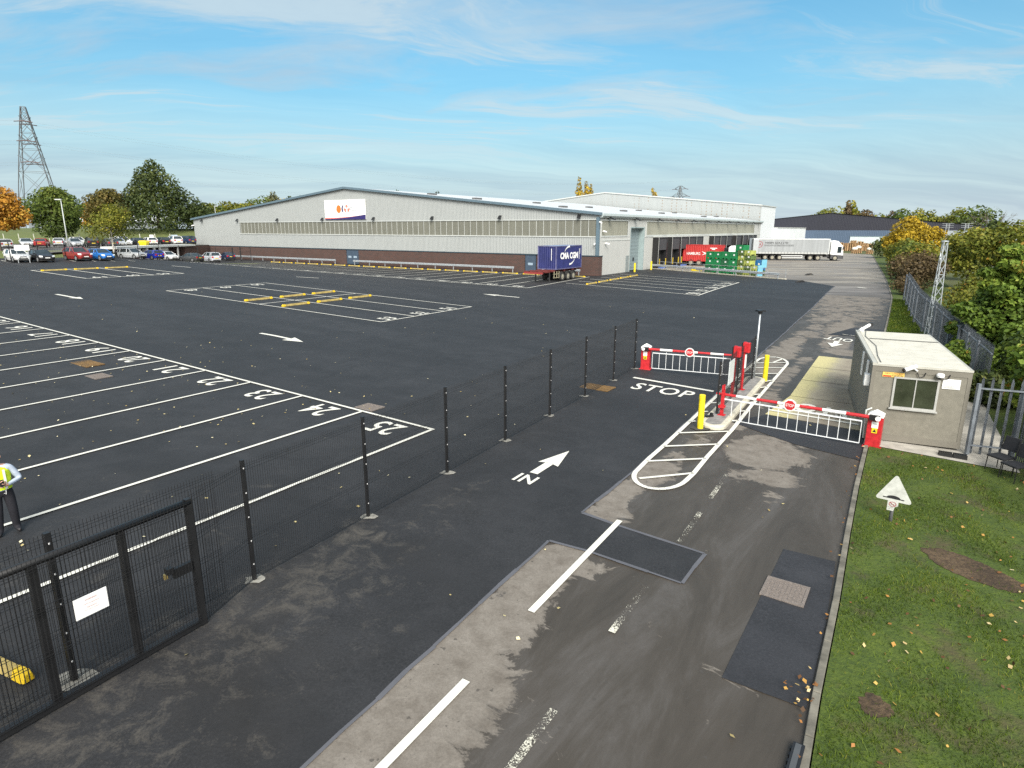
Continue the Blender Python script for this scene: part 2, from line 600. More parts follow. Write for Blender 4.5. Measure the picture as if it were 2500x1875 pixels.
# ---------------------------------------------------------------- ground sheets and markings
def sheet(name, polys, lift, m, cuts=True, fine=None, attr=None):
    """flat outlines (u, v) laid on the ground; cut where the land bends so that they follow it"""
    bm = bmesh.new()
    for p in polys:
        vs = [bm.verts.new((a, b, 0)) for a, b in p]
        if len(p) < 5: bm.faces.new(vs)
        else:
            for t in tessellate_polygon([[Vector((a, b, 0)) for a, b in p]]):
                if len(set(t)) == 3: bm.faces.new([vs[k] for k in t])

    def cut(co, no):
        bmesh.ops.bisect_plane(bm, geom=bm.verts[:] + bm.edges[:] + bm.faces[:], plane_co=co, plane_no=no)
    us = [v.co.x for v in bm.verts]
    vs = [v.co.y for v in bm.verts]
    if cuts and max(us) > 38 and min(us) < 66:
        for k in range(int(max(38, min(us))), int(min(66, max(us))) + 1): cut((k, 0, 0), (1, 0, 0))
        for k in range(int(min(vs) // 6) * 6, int(max(vs)) + 6, 6): cut((0, k, 0), (0, 1, 0))
    if fine:
        st, u0, u1 = fine
        for k in np.arange(max(u0, min(us)), min(u1, max(us)), st): cut((k, 0, 0), (1, 0, 0))
        for k in np.arange(min(vs), max(vs), st): cut((0, k, 0), (0, 1, 0))
    me = bpy.data.meshes.new(name)
    loc = [(v.co.x, v.co.y) for v in bm.verts]
    for v in bm.verts:
        x, y = xy(v.co.x, v.co.y)
        v.co = (x, y, hz(x, y) + lift)
    for f in bm.faces:
        if f.normal.z < 0: f.normal_flip()
    bm.normal_update()
    for f in bm.faces:
        if f.normal.z < 0: f.normal_flip()
    bm.to_mesh(me)
    bm.free()
    me.materials.append(m)
    if attr:
        a = me.attributes.new('dry', 'FLOAT', 'POINT')
        a.data.foreach_set('value', [attr(u, v) for u, v in loc])
    o = bpy.data.objects.new(name, me)
    COL.objects.link(o)
    return tag(o, kind='structure')


def blobs(items):
    def f(u, v):
        s = 0.0
        for (bu, bv, ru, rv, k) in items:
            d = ((u - bu) / ru) ** 2 + ((v - bv) / rv) ** 2
            if d < 2.2: s = max(s, k * (1 - sm(0.0, 2.2, d)))
        return s
    return f


# one ground sheet out to the horizon
bm = bmesh.new()
g = [-3000, -1500, -800, -400] + list(range(-260, 301, 10)) + [400, 800, 1500, 3000]
gy = [-200, -60] + list(range(-30, 301, 10)) + [400, 800, 1500, 3000, 5000]
gv = [[bm.verts.new((x, y, hz(x, y) - 0.12)) for x in g] for y in gy]
for j in range(len(gy) - 1):
    for i in range(len(g) - 1):
        bm.faces.new((gv[j][i], gv[j][i + 1], gv[j + 1][i + 1], gv[j + 1][i]))
me = bpy.data.meshes.new('ground')
bm.to_mesh(me)
bm.free()
me.materials.append(mat_grass('rough_ground', [(0.25, (0.035, 0.05, 0.015)), (0.5, (0.07, 0.085, 0.025)), (0.75, (0.11, 0.11, 0.04))]))
go = bpy.data.objects.new('ground', me)
COL.objects.link(go)
tag(go, kind='structure')

KERB = [(-6, .2), (6.0, .5), (8.8, .64), (11.5, .72), (14.5, .86), (17.65, .98), (21.5, 1.07), (26, 1.25), (34, 1.6), (45.8, 2.13), (54, 2.4), (63, 2.75), (74, 3.6), (85, 4.5), (98, 5.7), (112.7, 7.1), (136, 9.3), (161, 11.6)]
EDGE = [(-8, 5.3), (3.79, 5.59), (6.41, 5.74), (10.37, 5.98)]
EDGE2 = [(11.95, 6.02), (14.9, 6.03), (17, 6.12), (20, 6.28), (24, 6.52), (29, 6.8), (34.8, 7.04), (39.96, 7.23), (46.15, 7.46), (54, 7.56), (62, 7.85), (69.9, 8.25), (72.6, 8.3), (74.6, 9.6), (79.14, 12.83), (79.9, 15.5), (84, 23.5), (90, 34.9)]
def kerb_v(u):
    for (a, b), (c, d) in zip(KERB, KERB[1:]):
        if a <= u <= c: return b + (d - b) * (u - a) / (c - a)
    return KERB[-1][1]


NEWA, OLDR, PAINT = mat_new_asphalt(), mat_old_road(), mat_paint()
FARY = mat_yard_far()
JUT = [(10.47, 5.12), (10.46, 3.14), (11.8, 3.13), (11.87, 5.06)]     # a trench reinstatement across the old road
dirt = blobs([(4.5, 8.6, 5.5, 1.5, .75), (9.0, 8.9, 4.0, .55, .7), (2.5, 7.2, 2.2, 1.6, .55), (0.5, 6.6, 3, 1.0, .6), (5.5, 6.7, 2.0, .5, .5), (8.0, 9.35, .8, .5, 1.0), (6.0, 9.2, 4.0, .35, .85),
              (5, 12.5, 6, 3.5, .45), (20.5, 10.3, 3.2, .5, .55), (16.5, 9.9, 2.5, .35, .5), (13, 30, 7, 8, .35), (27, 10, 1.5, 1, .4), (5, 18, 6, 4, .3)])
sheet('yard_asphalt', [EDGE + JUT + EDGE2 + [(90, 36), (72.2, 35.2), (72.4, 62), (72.6, 90), (73, 125), (55, 122), (44, 100), (34, 100), (20, 116), (-8, 112)]], 0.022, NEWA, fine=(0.8, -8, 24), attr=dirt)
dry = blobs([(-2, 5.0, 8, .9, 1.0), (4.5, 5.0, 2.6, .95, 1.0), (7.0, 5.25, 2.6, .62, 1.0), (9.4, 5.5, 1.5, .5, 1.0), (3.2, 4.5, 2.0, .7, .85), (6.2, 4.6, .9, .35, .8), (9.9, 4.75, .35, .3, .75),
             (13, 5.72, 1.9, .32, 1.0), (12.2, 5.4, .5, .5, .8), (15.3, 5.5, 1.2, .55, .9), (16.8, 5.55, .5, .3, .7), (18.6, 5.35, 1.0, .5, .55), (18.8, 3.4, 1.5, 1.1, 1.05), (17.0, 2.9, .8, .8, .8), (16.5, 3.6, .7, .35, .7), (15.6, 2.6, .35, .3, .7),
             (21.0, 4.95, .7, .5, .9), (31, 5.9, 1.9, .8, .8), (27, 5.7, 2.6, .6, .6), (25.5, 4.75, 1.8, .4, .75), (30, 4.95, 2.6, .42, .8), (34.0, 4.85, 1.4, .4, .7), (35, 6.2, 3.4, .85, .85), (39, 6.3, 2.4, .6, .85), (42.5, 6.1, 1.6, .8, .7), (45.5, 6.0, 1.4, .55, .75), (49, 6.0, 1.0, .5, .7), (52, 5.6, 1.4, .7, .6),
             (37.7, 3.5, 1.0, 1.1, .95), (40.2, 4.2, 1.7, .8, .95), (46.5, 4.6, 3.2, .65, .95), (44, 4.9, 2.0, .4, .8), (50, 4.4, 1.2, .5, .7), (30, 1.55, 5, .3, .4), (56, 5.2, 11, 2.8, .62), (62, 6, 9, 3.5, .7), (48, 5.2, 7, 1.8, .5), (10, 3, 14, 1.6, .12)])
K2 = [(u, v - .02) for u, v in KERB if u <= 63]
sheet('access_road', [K2 + [(63, 8.6)] + [(u, v + .5) for u, v in EDGE2[::-1] if 24 <= u < 63] + [(14.8, 7.0), (9, 7.0), (-6, 6.6)]], 0.008, OLDR, fine=(0.28, -6, 63), attr=dry)
sheet('service_yard', [[(63, 2.73), (74, 3.58), (85, 4.48), (98, 5.68), (112.7, 7.08), (136, 9.28), (161, 11.58), (172, 13), (190, 30), (176, 60), (156, 36), (89, 36.2), (72, 34), (63, 9)]], 0.008, FARY, fine=(2.5, 62, 130), attr=lambda u, v: sm(66, 90, u + .35 * (v - 8)))

# kerb along the verge
mb = MB()
def strip3(pts, off0, off1, z0, z1):
    for (a, b), (c, d) in zip(pts, pts[1:]):
        n = max(1, int((c - a) / 0.915)) if c < 60 else max(1, int((c - a) / 6))
        for k in range(n):
            t0, t1 = k / n, (k + 1) / n - (0.006 if c < 30 else 0)
            q = [(a + (c - a) * t, b + (d - b) * t + o) for t in (t0, t1) for o in (off0, off1)]
            P0, P1 = [uvz(*x, z0) for x in q], [uvz(*x, z1) for x in q]
            mb.add(P0 + P1, [(0, 1, 3, 2), (4, 6, 7, 5), (0, 2, 6, 4), (1, 5, 7, 3), (0, 4, 5, 1), (2, 3, 7, 6)])
strip3(KERB, 0.0, -0.11, -0.06, 0.075)
tag(mb.build('kerb', plain('kerb_stone', (0.155, 0.145, 0.118), 0.9, var=0.55, scale=2.2, bmp=0.5), bevel=0.012), kind='structure')
VERGE = mat_grass('verge_turf', [(0.25, (0.014, 0.022, 0.003)), (0.45, (0.04, 0.068, 0.005)), (0.62, (0.075, 0.108, 0.008)), (0.8, (0.12, 0.115, 0.016))], 0.75)
VB = [(u, v - .13) for u, v in KERB]
sheet('grass_verge', [[p for p in VB if p[0] <= 21.5] + [(21.5, -6), (-6, -8)], [(29.0, VB[7][1])] + [p for p in VB if p[0] > 30] + [(161, 6), (112, 1), (80, -1.5), (62, -1.5), (29, -5)], [(21.5, -2.6), (21.5, 1.0 - .13), (29, 1.3), (29, -5), (21.5, -6)]], 0.055, VERGE, fine=(0.8, -6, 24))
sheet('bare_soil', [[(14.3 + (.5 * math.cos(t) + .3 * math.sin(t)) * (1 + .05 * math.sin(3 * t) + random.uniform(-.05, .05)), -1.42 + .84 * math.sin(t) * (1 + .05 * math.cos(5 * t) + random.uniform(-.05, .05))) for t in [2 * PI * k / 70 for k in range(70)]],
                    [(9.0 + .24 * math.cos(t) * (1 + .15 * math.sin(3 * t) + random.uniform(-.15, .15)), -.15 + .2 * math.sin(t) * (1 + random.uniform(-.18, .18))) for t in [2 * PI * k / 36 for k in range(36)]]], 0.064,
      mat_grass('bare_earth', [(0.36, (0.02, 0.012, 0.006)), (0.5, (0.058, 0.036, 0.018)), (0.62, (0.11, 0.073, 0.038)), (0.75, (0.19, 0.13, 0.07))], 0.3))
sheet('concrete_slab', [[(21.35, 1.1), (21.35, -2.75), (29.6, -2.3), (29.6, 1.32)]], 0.075, CONC)
m, ntx, bs, Lk = new_mat('mossy_concrete')
p_ = pos(ntx)
mo = noise(ntx, 0.9, 6, 0.65, p_)
at_ = nd(ntx, 'ShaderNodeAttribute', attribute_name='dry')
cc = ramp(ntx, math_(ntx, 'MULTIPLY_ADD', mo, 0.6, math_(ntx, 'MULTIPLY', at_.outputs['Fac'], 0.6)), [(0.3, (0.22, 0.19, 0.15)), (0.5, (0.3, 0.27, 0.2)), (0.68, (0.42, 0.38, 0.2)), (0.9, (0.5, 0.45, 0.22))])
cc = mixc(ntx, ramp(ntx, noise(ntx, 12, 5, 0.7, p_), [(0.35, (0.5,) * 3), (0.55, (0, 0, 0))]), cc, (0.16, 0.14, 0.1))
Lk(cc, bs.inputs['Base Color'])
bs.inputs['Roughness'].default_value = 0.9
bump(ntx, bs, noise(ntx, 20, 4, 0.7, p_), 0.3, 0.01)
moss = lambda u, v: 1.0 - sm(0.1, 1.3, 4.25 - v) * 0.9 + (0.35 if v < 1.9 else 0)
sheet('concrete_road_slab', [[(35.7, 4.43), (36.1, 1.7), (32.9, 1.56), (32.6, 4.33)], [(32.54, 4.33), (32.84, 1.56), (29.7, 1.44), (29.45, 4.22)], [(29.39, 4.22), (29.64, 1.44), (26.5, 1.34), (26.2, 4.1)], [(26.15, 4.1), (26.45, 1.34), (22.95, 1.2), (22.9, 4.35)]], 0.016, m, fine=(0.45, 22, 37), attr=moss)
PATCH = mat_new_asphalt('asphalt_repair', (0.024, 0.0245, 0.028), False)
TAR = plain('tar_seam', (0.09, 0.092, 0.105), 0.7)
sheet('asphalt_patch', [[(12.99, 1.83), (13.08, .86), (10.7, .72), (8.42, .66), (8.36, 1.81)], [(46.35, 4.0), (46.9, 2.2), (43.8, 2.1), (43.03, 5.0)], [(22.85, 4.3), (22.8, 1.2), (21.5, 1.1), (19.8, 1.0), (20.12, 2.9), (21.2, 5.1)]], 0.02, PATCH)
def line(a, b, w0):
    (a0, a1), (b0, b1) = a, b
    d = math.hypot(b0 - a0, b1 - a1)
    nx, ny = -(b1 - a1) / d * w0 / 2, (b0 - a0) / d * w0 / 2
    return [(a0 + nx, a1 + ny), (b0 + nx, b1 + ny), (b0 - nx, b1 - ny), (a0 - nx, a1 - ny)]
seam = []
for pl in (EDGE + JUT[:1], EDGE2[:14], JUT[:2], JUT[1:3], JUT[2:] + EDGE2[:1]):
    for a, b in zip(pl, pl[1:]):
        n = max(1, int(math.hypot(b[0] - a[0], b[1] - a[1]) / 0.6))
        pts = [(a[0] + (b[0] - a[0]) * k / n, a[1] + (b[1] - a[1]) * k / n + random.uniform(-.02, .02)) for k in range(n + 1)]
        for q, r in zip(pts, pts[1:]): seam.append(line(q, r, random.uniform(.05, .1)))
sheet('asphalt_seam', seam, 0.028, TAR)

# ---- white lines
LW = 0.11
lines = []
bay_txt = MB()


def gtext(mbx, txt, u, v, ru, rv, wid, hei, bold=0.012, lift=0.036):
    """lettering on the road: (ru, rv) is the reading direction in the site grid"""
    d = math.hypot(ru, rv)
    ru, rv = ru / d, rv / d
    vs, fs = text_shape(txt, bold, 1.08)
    mbx.add([uvz(u + a * wid * ru - b * hei * rv, v + a * wid * rv + b * hei * ru, lift) for a, b in vs], fs)


def x2u(x, y): return (x * UX + y * UY, -x * UY + y * UX)


# bays 13-25 by the fence
ra = R(146.42)
DB = (math.cos(R(236.9) - AA), math.sin(R(236.9) - AA))
r0 = x2u(-2.52, 18.853)
rd = (math.cos(ra - AA), math.sin(ra - AA))
P = lambda n: (r0[0] + rd[0] * 3.1396 * n, r0[1] + rd[1] * 3.1396 * n)
lines.append(line((P(0)[0] - rd[0] * .06, P(0)[1] - rd[1] * .06), P(13), LW))
for n in range(13):
    a = P(n)
    lines.append(line(a, (a[0] + DB[0] * 17.3, a[1] + DB[1] * 17.3), LW))
    t = P(n + 0.42)
    gtext(bay_txt, str(25 - n), t[0] + DB[0] * .78, t[1] + DB[1] * .78, rd[0], rd[1], 1.05, 1.05)
# middle island, three by two bays
ia = R(57.25)
i0 = x2u(-8.337, 39.4914)
iu = (math.cos(ia - AA), math.sin(ia - AA))
I = lambda a, b: (i0[0] + iu[0] * a - iu[1] * b, i0[1] + iu[1] * a + iu[0] * b)
for k in range(4): lines.append(line(I(9.646 * k / 3, 0), I(9.646 * k / 3, 24.738), LW))
for b in (0, 12.37, 24.738): lines.append(line(I(-.05, b), I(9.7, b), LW))
for k in range(3):
    c = I(9.646 * (k + .42) / 3, .78)
    gtext(bay_txt, str(53 - k), *c, *iu, 1.05, 1.05)
    c = I(9.646 * (k + .55) / 3, 24.738 - .78)
    gtext(bay_txt, str(48 + k), *c, -iu[0], -iu[1], 1.05, 1.05)
# small island near the cars
LA, LB, LC, LE = (27.76, 80.49), (27.88, 68.06), (37.21, 67.6), (37.1, 80.1)
lp = lambda a, b, t: (a[0] + (b[0] - a[0]) * t, a[1] + (b[1] - a[1]) * t)
for k in range(4): lines.append(line(lp(LA, LE, k / 3), lp(LB, LC, k / 3), .15))
lines += [line(LA, LE, .15), line(LB, LC, .15)]
for k in range(3):
    c = lp(LB, LC, (k + .45) / 3)
    gtext(bay_txt, str(61 - k), c[0], c[1] + .78, 1, 0, 1.2, 1.2, lift=.055)
# bays along the brick wall
lines.append(line((52.75, 33.3), (52.72, 96.2), .17))
for n in range(20):
    v0 = 33.35 + 3.285 * n
    lines.append(line((52.75, v0), (69.7, v0 + 1.75 - .02 * n), .13))
    if n < 19: gtext(bay_txt, str(44 - n) if n < 19 else '', 53.65, v0 + 1.75, 0, -1, 1.2, 1.2, lift=.055)
# bays by the roller door
RA, RB, RC, RD = (56.4, 17.41), (71.6, 17.7), (60.0, 33.0), (76.5, 34.0)
for k in range(6): lines.append(line(lp(RA, RB, k / 5), lp(RC, RD, k / 5), LW))
lines.append(line(RA, RB, .14))
for k in range(5):
    c = lp(RA, RB, (k + .42) / 5)
    gtext(bay_txt, str(58 - k), c[0], c[1] + .85, 1, .02, 1.2, 1.2, lift=.055)
# marks where the cars stand
for px in (15, 80, 135, 185, 235, 282, 330):
    f0 = foot(px, 639)
    u0, v0 = x2u(f0[0], f0[1])
    lines.append(line((u0, v0), (u0 + .2, v0 + 2.2), .1))
sheet('bay_markings', lines, 0.05, PAINT, fine=(3.0, 26, 90))
tag(bay_txt.build('bay_numbers', PAINT), kind='structure')

# arrows and words on the road
mk = MB()
def arrow(tail, tip, w0=.2, head=.75, hl=1.1, bend=0.0):
    d = math.hypot(tip[0] - tail[0], tip[1] - tail[1])
    e = ((tip[0] - tail[0]) / d, (tip[1] - tail[1]) / d)
    f = lambda a, b: uvz(tail[0] + e[0] * a - e[1] * b, tail[1] + e[1] * a + e[0] * b, 0.036)
    n = 6
    L0 = [(d - hl) * k / n for k in range(n + 1)]
    cv = lambda a: bend * (a / d) ** 2
    for a, b in zip(L0, L0[1:]): mk.poly([f(a, cv(a) - w0 / 2), f(b, cv(b) - w0 / 2), f(b, cv(b) + w0 / 2), f(a, cv(a) + w0 / 2)])
    b0 = cv(d - hl)
    mk.poly([f(d - hl - .12, b0 - head / 2), f(d, b0 + bend * .35), f(d - hl - .12, b0 + head / 2), f(d - hl, b0)])
arrow((21.0, 31.0), (21.3, 27.2), .22, .9, 1.2, -.5)
arrow((21.0, 56.9), (21.1, 52.6), .25, .8, 1.3)
arrow((45.5, 29.6), (45.45, 33.5), .25, .85, 1.5)
mk.poly([uvz(*q, 0.036) for q in line((44.2, 57.8), (45.2, 55.3), .22)])
mk.poly([uvz(*q, 0.036) for q in line((42.1, 79.0), (42.7, 75.8), .22)])
arrow((12.98 + .25, 8.13), (15.28, 8.17), .24, .62, 1.15)
gtext(mk, 'IN', 12.8, 8.1, .02, -1, .56, .52, .02)
gtext(mk, 'STOP', 23.65, 8.45, .02, -1, 2.45, 1.1, .012)
mk.poly([uvz(*q, 0.036) for q in line((24.9, 10.25), (24.8, 6.75), .2)])
old = MB()
gtext(mk, 'OUT', 41.75, 4.2, .1, 1, 1.5, 1.05, .02)
f = lambda a, b: uvz(41.0 - a, 4.2 + b, 0.036)
mk.poly([f(0, -.16), f(.95, -.13), f(.95, .13), f(0, .16)])
mk.poly([f(.85, -.42), f(2.1, .02), f(.85, .42)])
gtext(mk, 'STOP', 24.55, 3.0, .02, 1, 2.3, 1.25, .03, .06)
# hatched island outline
cap = []
for t in np.linspace(0, PI, 15): cap.append((15.2 - math.sin(t) * 1.0, 5.33 + .66 * math.cos(t)))
right = [(15.8, 4.66), (17.36, 4.74), (20.3, 4.82), (23.6, 5.0), (28, 5.18), (32.4, 5.36)]
tip2 = [(33.0, 5.5), (33.55, 5.8), (33.75, 6.15), (33.5, 6.5), (32.8, 6.75)]
left = [(31.7, 6.74), (28, 6.62), (24.2, 6.45), (20.5, 6.25), (17.5, 6.1), (16.2, 6.06), (15.2, 5.99)]
loop = cap[::1] + right + tip2 + left
capl = []
for a, b in zip(loop, loop[1:] + loop[:1]):
    if a != b: capl.append(line(a, b, .13))
def inner(u, side):
    pl = right + tip2[:2] if side else left[::-1]
    for (a, b), (c, d) in zip(pl, pl[1:]):
        if a <= u <= c: return b + (d - b) * (u - a) / (c - a)
    return 4.72 if side else 6.0
for u0 in (14.62, 15.9, 17.36, 18.85, 20.2, 21.6, 23.0, 24.4, 25.8, 27.2, 28.7, 30.2, 31.5, 32.3):
    u1 = u0 + 1.25
    if 19.6 < u0 < 27.5:   # broken by the traffic island
        capl.append(line((u0 + .72, 5.45), (u1, inner(u1, 1)), .1))
        capl.append(line((u0, inner(u0, 0)), (u0 + .28, 6.1), .09))
    else: capl.append(line((u0, inner(u0, 0) if u0 > 15 else 5.72), (u1, inner(u1, 1)), .1))
for t in capl: mk.poly([uvz(*q, 0.036) for q in t])
for a, b in (((8.05, 4.97), (12.1, 5.14)), ((2.0, 4.7), (6.1, 4.86))): mk.poly([uvz(*q, 0.036) for q in line(a, b, .13)])
mk.poly([uvz(*q, 0.036) for q in line((23.5, 4.35), (23.62, 1.3), .17)])
mk.poly([uvz(*q, 0.036) for q in line((72.7, 6.3), (71.9, 5.4), .35)])
tag(mk.build('road_markings', PAINT), kind='structure')
OLDP = mat_paint('worn_road_paint', (0.62, 0.6, 0.5), 0.35)
worn = MB()
for a, b in (((11.95, 3.70), (13.6, 3.78)), ((8.35, 3.6), (9.95, 3.65)), ((4.6, 3.48), (6.35, 3.53)), ((14.5, 3.82), (16.3, 3.9)), ((43.6, 4.25), (43.55, 3.5))):
    worn.poly([uvz(*q, 0.038) for q in line(a, b, .12)])
tag(worn.build('worn_lane_dashes', OLDP), kind='structure')

# gully gratings and covers
IRON = plain('rusty_iron', (0.2, 0.17, 0.15), 0.75, 0.2, 0.35, 30, 0.6)
RUST = plain('rust_brown_iron', (0.17, 0.1, 0.035), 0.85, 0.1, 0.5, 10, 0.6)
def grating(u, v, du, dv, label, m, nslot=8):
    t = thing('drain_cover', label, 'drain cover', uvz(u, v), AA, 'drain covers in the road')
    fr, gr = MB(), MB()
    for a in (-1, 1):
        fr.cbox(a * du / 2, 0, .03, .05, dv + .05, .03)
        fr.cbox(0, a * dv / 2, .03, du - .05, .05, .03)
    gr.cbox(0, 0, .026, du - .04, dv - .04, .02)
    for k in range(nslot):
        for q in range(nslot):
            gr.cbox((k + .5) / nslot * (du - .1) - (du - .1) / 2, (q + .5) / nslot * (dv - .1) - (dv - .1) / 2, .038, (du - .1) / nslot * .6, (dv - .1) / nslot * .55, .012)
    fr.build('frame', m, t)
    gr.build('grating', m, t)
grating(11.33, 1.49, .68, .7, 'rusty square inspection cover set in the dark patch by the kerb', IRON)
grating(11.84, 30.13, .7, 1.5, 'brown drain cover in the bay numbered 19, farther from the camera', RUST)
grating(11.12, 27.46, .6, .9, 'dark grid drain cover inside the bay numbered 20', IRON)
grating(14.79, 15.89, .6, .8, 'dark grid drain cover beside the line at bay 25', IRON)
grating(22.4, 10.75, .75, 1.2, 'rust brown double cover at the foot of the long mesh fence', RUST)

# raised kerbed island between the two barriers
mb = MB()
cen = [(20.35, 5.46), (27.75, 5.83)]
def capsule(r, z):
    pts = []
    for (u, v), t0 in ((cen[0], PI / 2), (cen[1], -PI / 2)):
        for k in range(9):
            t = t0 + PI * k / 8
            pts.append(uvz(u + r * math.cos(t), v + r * math.sin(t), z))
    return pts
mb.loft([capsule(.42, 0), capsule(.42, .1), capsule(.38, .15), capsule(.26, .15)], caps=False)
mb.mat(1).poly(capsule(.265, .145))
tag(mb.build('traffic_island', [plain('pale_kerb', (0.5, 0.47, 0.38), 0.85, var=0.2, bmp=0.3), plain('island_paving', (0.22, 0.21, 0.2), 0.8, var=0.4, scale=5)]), kind='structure')
# ---------------------------------------------------------------- foliage
def leaf_mesh(name, P, N, size, tint, m, parent=None, elong=1.5):
    """many small leaf faces: centres P, normals N, one tint each"""
    n = len(P)
    a = np.cross(N, RNG.normal(size=(n, 3)))
    a /= np.linalg.norm(a, axis=1, keepdims=True) + 1e-9
    b = np.cross(N, a)
    s = (size * RNG.uniform(.6, 1.35, n))[:, None]
    q = [P - a * s * elong * .5, P + b * s * .5 - a * s * .1, P + a * s * elong * .5, P - b * s * .5 - a * s * .1]
    V = np.stack(q, 1).reshape(-1, 3)
    me = bpy.data.meshes.new(name)
    me.vertices.add(4 * n)
    me.vertices.foreach_set('co', V.astype(np.float32).ravel())
    me.loops.add(4 * n)
    me.loops.foreach_set('vertex_index', np.arange(4 * n, dtype=np.int32))
    me.polygons.add(n)
    me.polygons.foreach_set('loop_start', np.arange(0, 4 * n, 4, dtype=np.int32))
    at = me.attributes.new('tint', 'FLOAT', 'FACE')
    at.data.foreach_set('value', np.clip(tint, 0, 1).astype(np.float32))
    me.materials.append(m)
    me.update(calc_edges=True)
    me.validate()
    o = bpy.data.objects.new(name, me)
    COL.objects.link(o)
    if parent is not None: o.parent = parent
    return o


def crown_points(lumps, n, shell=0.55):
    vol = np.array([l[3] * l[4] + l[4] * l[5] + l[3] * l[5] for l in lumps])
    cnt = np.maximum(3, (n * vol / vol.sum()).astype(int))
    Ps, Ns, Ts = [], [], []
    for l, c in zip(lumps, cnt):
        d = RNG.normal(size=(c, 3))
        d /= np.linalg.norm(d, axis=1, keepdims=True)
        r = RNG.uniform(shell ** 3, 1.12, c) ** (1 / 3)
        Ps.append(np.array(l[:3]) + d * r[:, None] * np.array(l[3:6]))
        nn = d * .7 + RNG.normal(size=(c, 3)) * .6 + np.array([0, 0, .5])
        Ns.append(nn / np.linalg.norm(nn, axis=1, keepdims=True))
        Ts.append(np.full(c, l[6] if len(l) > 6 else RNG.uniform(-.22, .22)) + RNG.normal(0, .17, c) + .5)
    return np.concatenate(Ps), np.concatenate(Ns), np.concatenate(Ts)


PAL = {
    'dark': [(0, (0.025, 0.038, 0.013)), (.45, (0.05, 0.072, 0.02)), (.8, (0.1, 0.125, 0.034)), (1, (0.16, 0.17, 0.05))],
    'green': [(0, (0.035, 0.055, 0.012)), (.4, (0.07, 0.105, 0.02)), (.75, (0.13, 0.17, 0.03)), (1, (0.22, 0.24, 0.05))],
    'maple': [(0, (0.05, 0.085, 0.014)), (.35, (0.1, 0.16, 0.022)), (.7, (0.18, 0.25, 0.035)), (.95, (0.32, 0.36, 0.07)), (1, (0.5, 0.26, 0.04))],
    'olive': [(0, (0.06, 0.075, 0.012)), (.4, (0.135, 0.15, 0.02)), (.75, (0.24, 0.235, 0.032)), (1, (0.38, 0.32, 0.05))],
    'yellow': [(0, (0.14, 0.11, 0.015)), (.4, (0.36, 0.25, 0.02)), (.75, (0.55, 0.38, 0.03)), (1, (0.68, 0.5, 0.05))],
    'orange': [(0, (0.14, 0.08, 0.018)), (.35, (0.36, 0.17, 0.025)), (.65, (0.55, 0.27, 0.035)), (1, (0.5, 0.36, 0.06))],
    'brown': [(0, (0.06, 0.045, 0.024)), (.45, (0.12, 0.085, 0.042)), (.8, (0.18, 0.13, 0.058)), (1, (0.2, 0.17, 0.06))],
    'mixed': [(0, (0.05, 0.07, 0.012)), (.35, (0.11, 0.135, 0.018)), (.7, (0.2, 0.2, 0.03)), (.92, (0.3, 0.24, 0.035)), (1, (0.4, 0.18, 0.03))],
    'russet': [(0, (0.035, 0.038, 0.013)), (.4, (0.08, 0.075, 0.02)), (.75, (0.14, 0.12, 0.03)), (1, (0.2, 0.14, 0.04))],
    'pale': [(0, (0.08, 0.085, 0.04)), (.5, (0.16, 0.16, 0.07)), (1, (0.26, 0.25, 0.11))],
}
LEAF = {k: mat_leaf('leaf_' + k, v) for k, v in PAL.items()}


def lumps_for(shape, h, r, z0):
    """lump = cx cy cz rx ry rz in the tree's own frame; z0 is where the crown starts"""
    out = []
    if shape == 'round':
        n = 15
        for k in range(n):
            t = RNG.uniform(0, 2 * PI)
            f = RNG.uniform(0, 1)
            zc = z0 + (h - z0) * (.18 + .66 * f)
            rr = r * math.sin(PI * (.2 + .68 * f)) * RNG.uniform(.35, .72)
            s = r * RNG.uniform(.28, .45)
            out.append((rr * math.cos(t), rr * math.sin(t), zc, s, s, s * RNG.uniform(.6, .85)))
        out.append((0, 0, z0 + (h - z0) * .55, r * .6, r * .6, (h - z0) * .42))
        out.append((r * .1, 0, h - (h - z0) * .13, r * .3, r * .3, (h - z0) * .14))
    elif shape == 'cone':
        n = 20
        for k in range(n):
            t = RNG.uniform(0, 2 * PI)
            f = (k + .5) / n
            rr = r * (1 - f) ** .75 * RNG.uniform(.45, .8)
            s = max(.12 * r, r * (.40 - .26 * f) * RNG.uniform(.8, 1.2))
            out.append((rr * math.cos(t), rr * math.sin(t), z0 + (h - z0) * (.06 + .88 * f), s, s, s * .7))
        out.append((0, 0, z0 + (h - z0) * .4, r * .45, r * .45, (h - z0) * .4))
        out.append((0, 0, h - (h - z0) * .07, r * .12, r * .12, (h - z0) * .08))
    elif shape == 'column':
        for k in range(9):
            f = (k + .5) / 9
            rr = r * math.sin(PI * (.12 + .8 * f))
            out.append((RNG.normal(0, r * .15), RNG.normal(0, r * .15), z0 + (h - z0) * f, rr * .8, rr * .8, (h - z0) * .1))
    else:  # shrub
        n = 11
        for k in range(n):
            t = RNG.uniform(0, 2 * PI)
            q = r * RNG.uniform(.15, .75)
            s = r * RNG.uniform(.3, .5)
            zc = max(s * .5, (h - s * .7) * (1 - .5 * (q / r) ** 1.5) * RNG.uniform(.55, 1.0))
            out.append((q * math.cos(t), q * math.sin(t), zc, s, s, s * .8))
        out.append((0, 0, h * .45, r * .65, r * .65, h * .42))
    return out


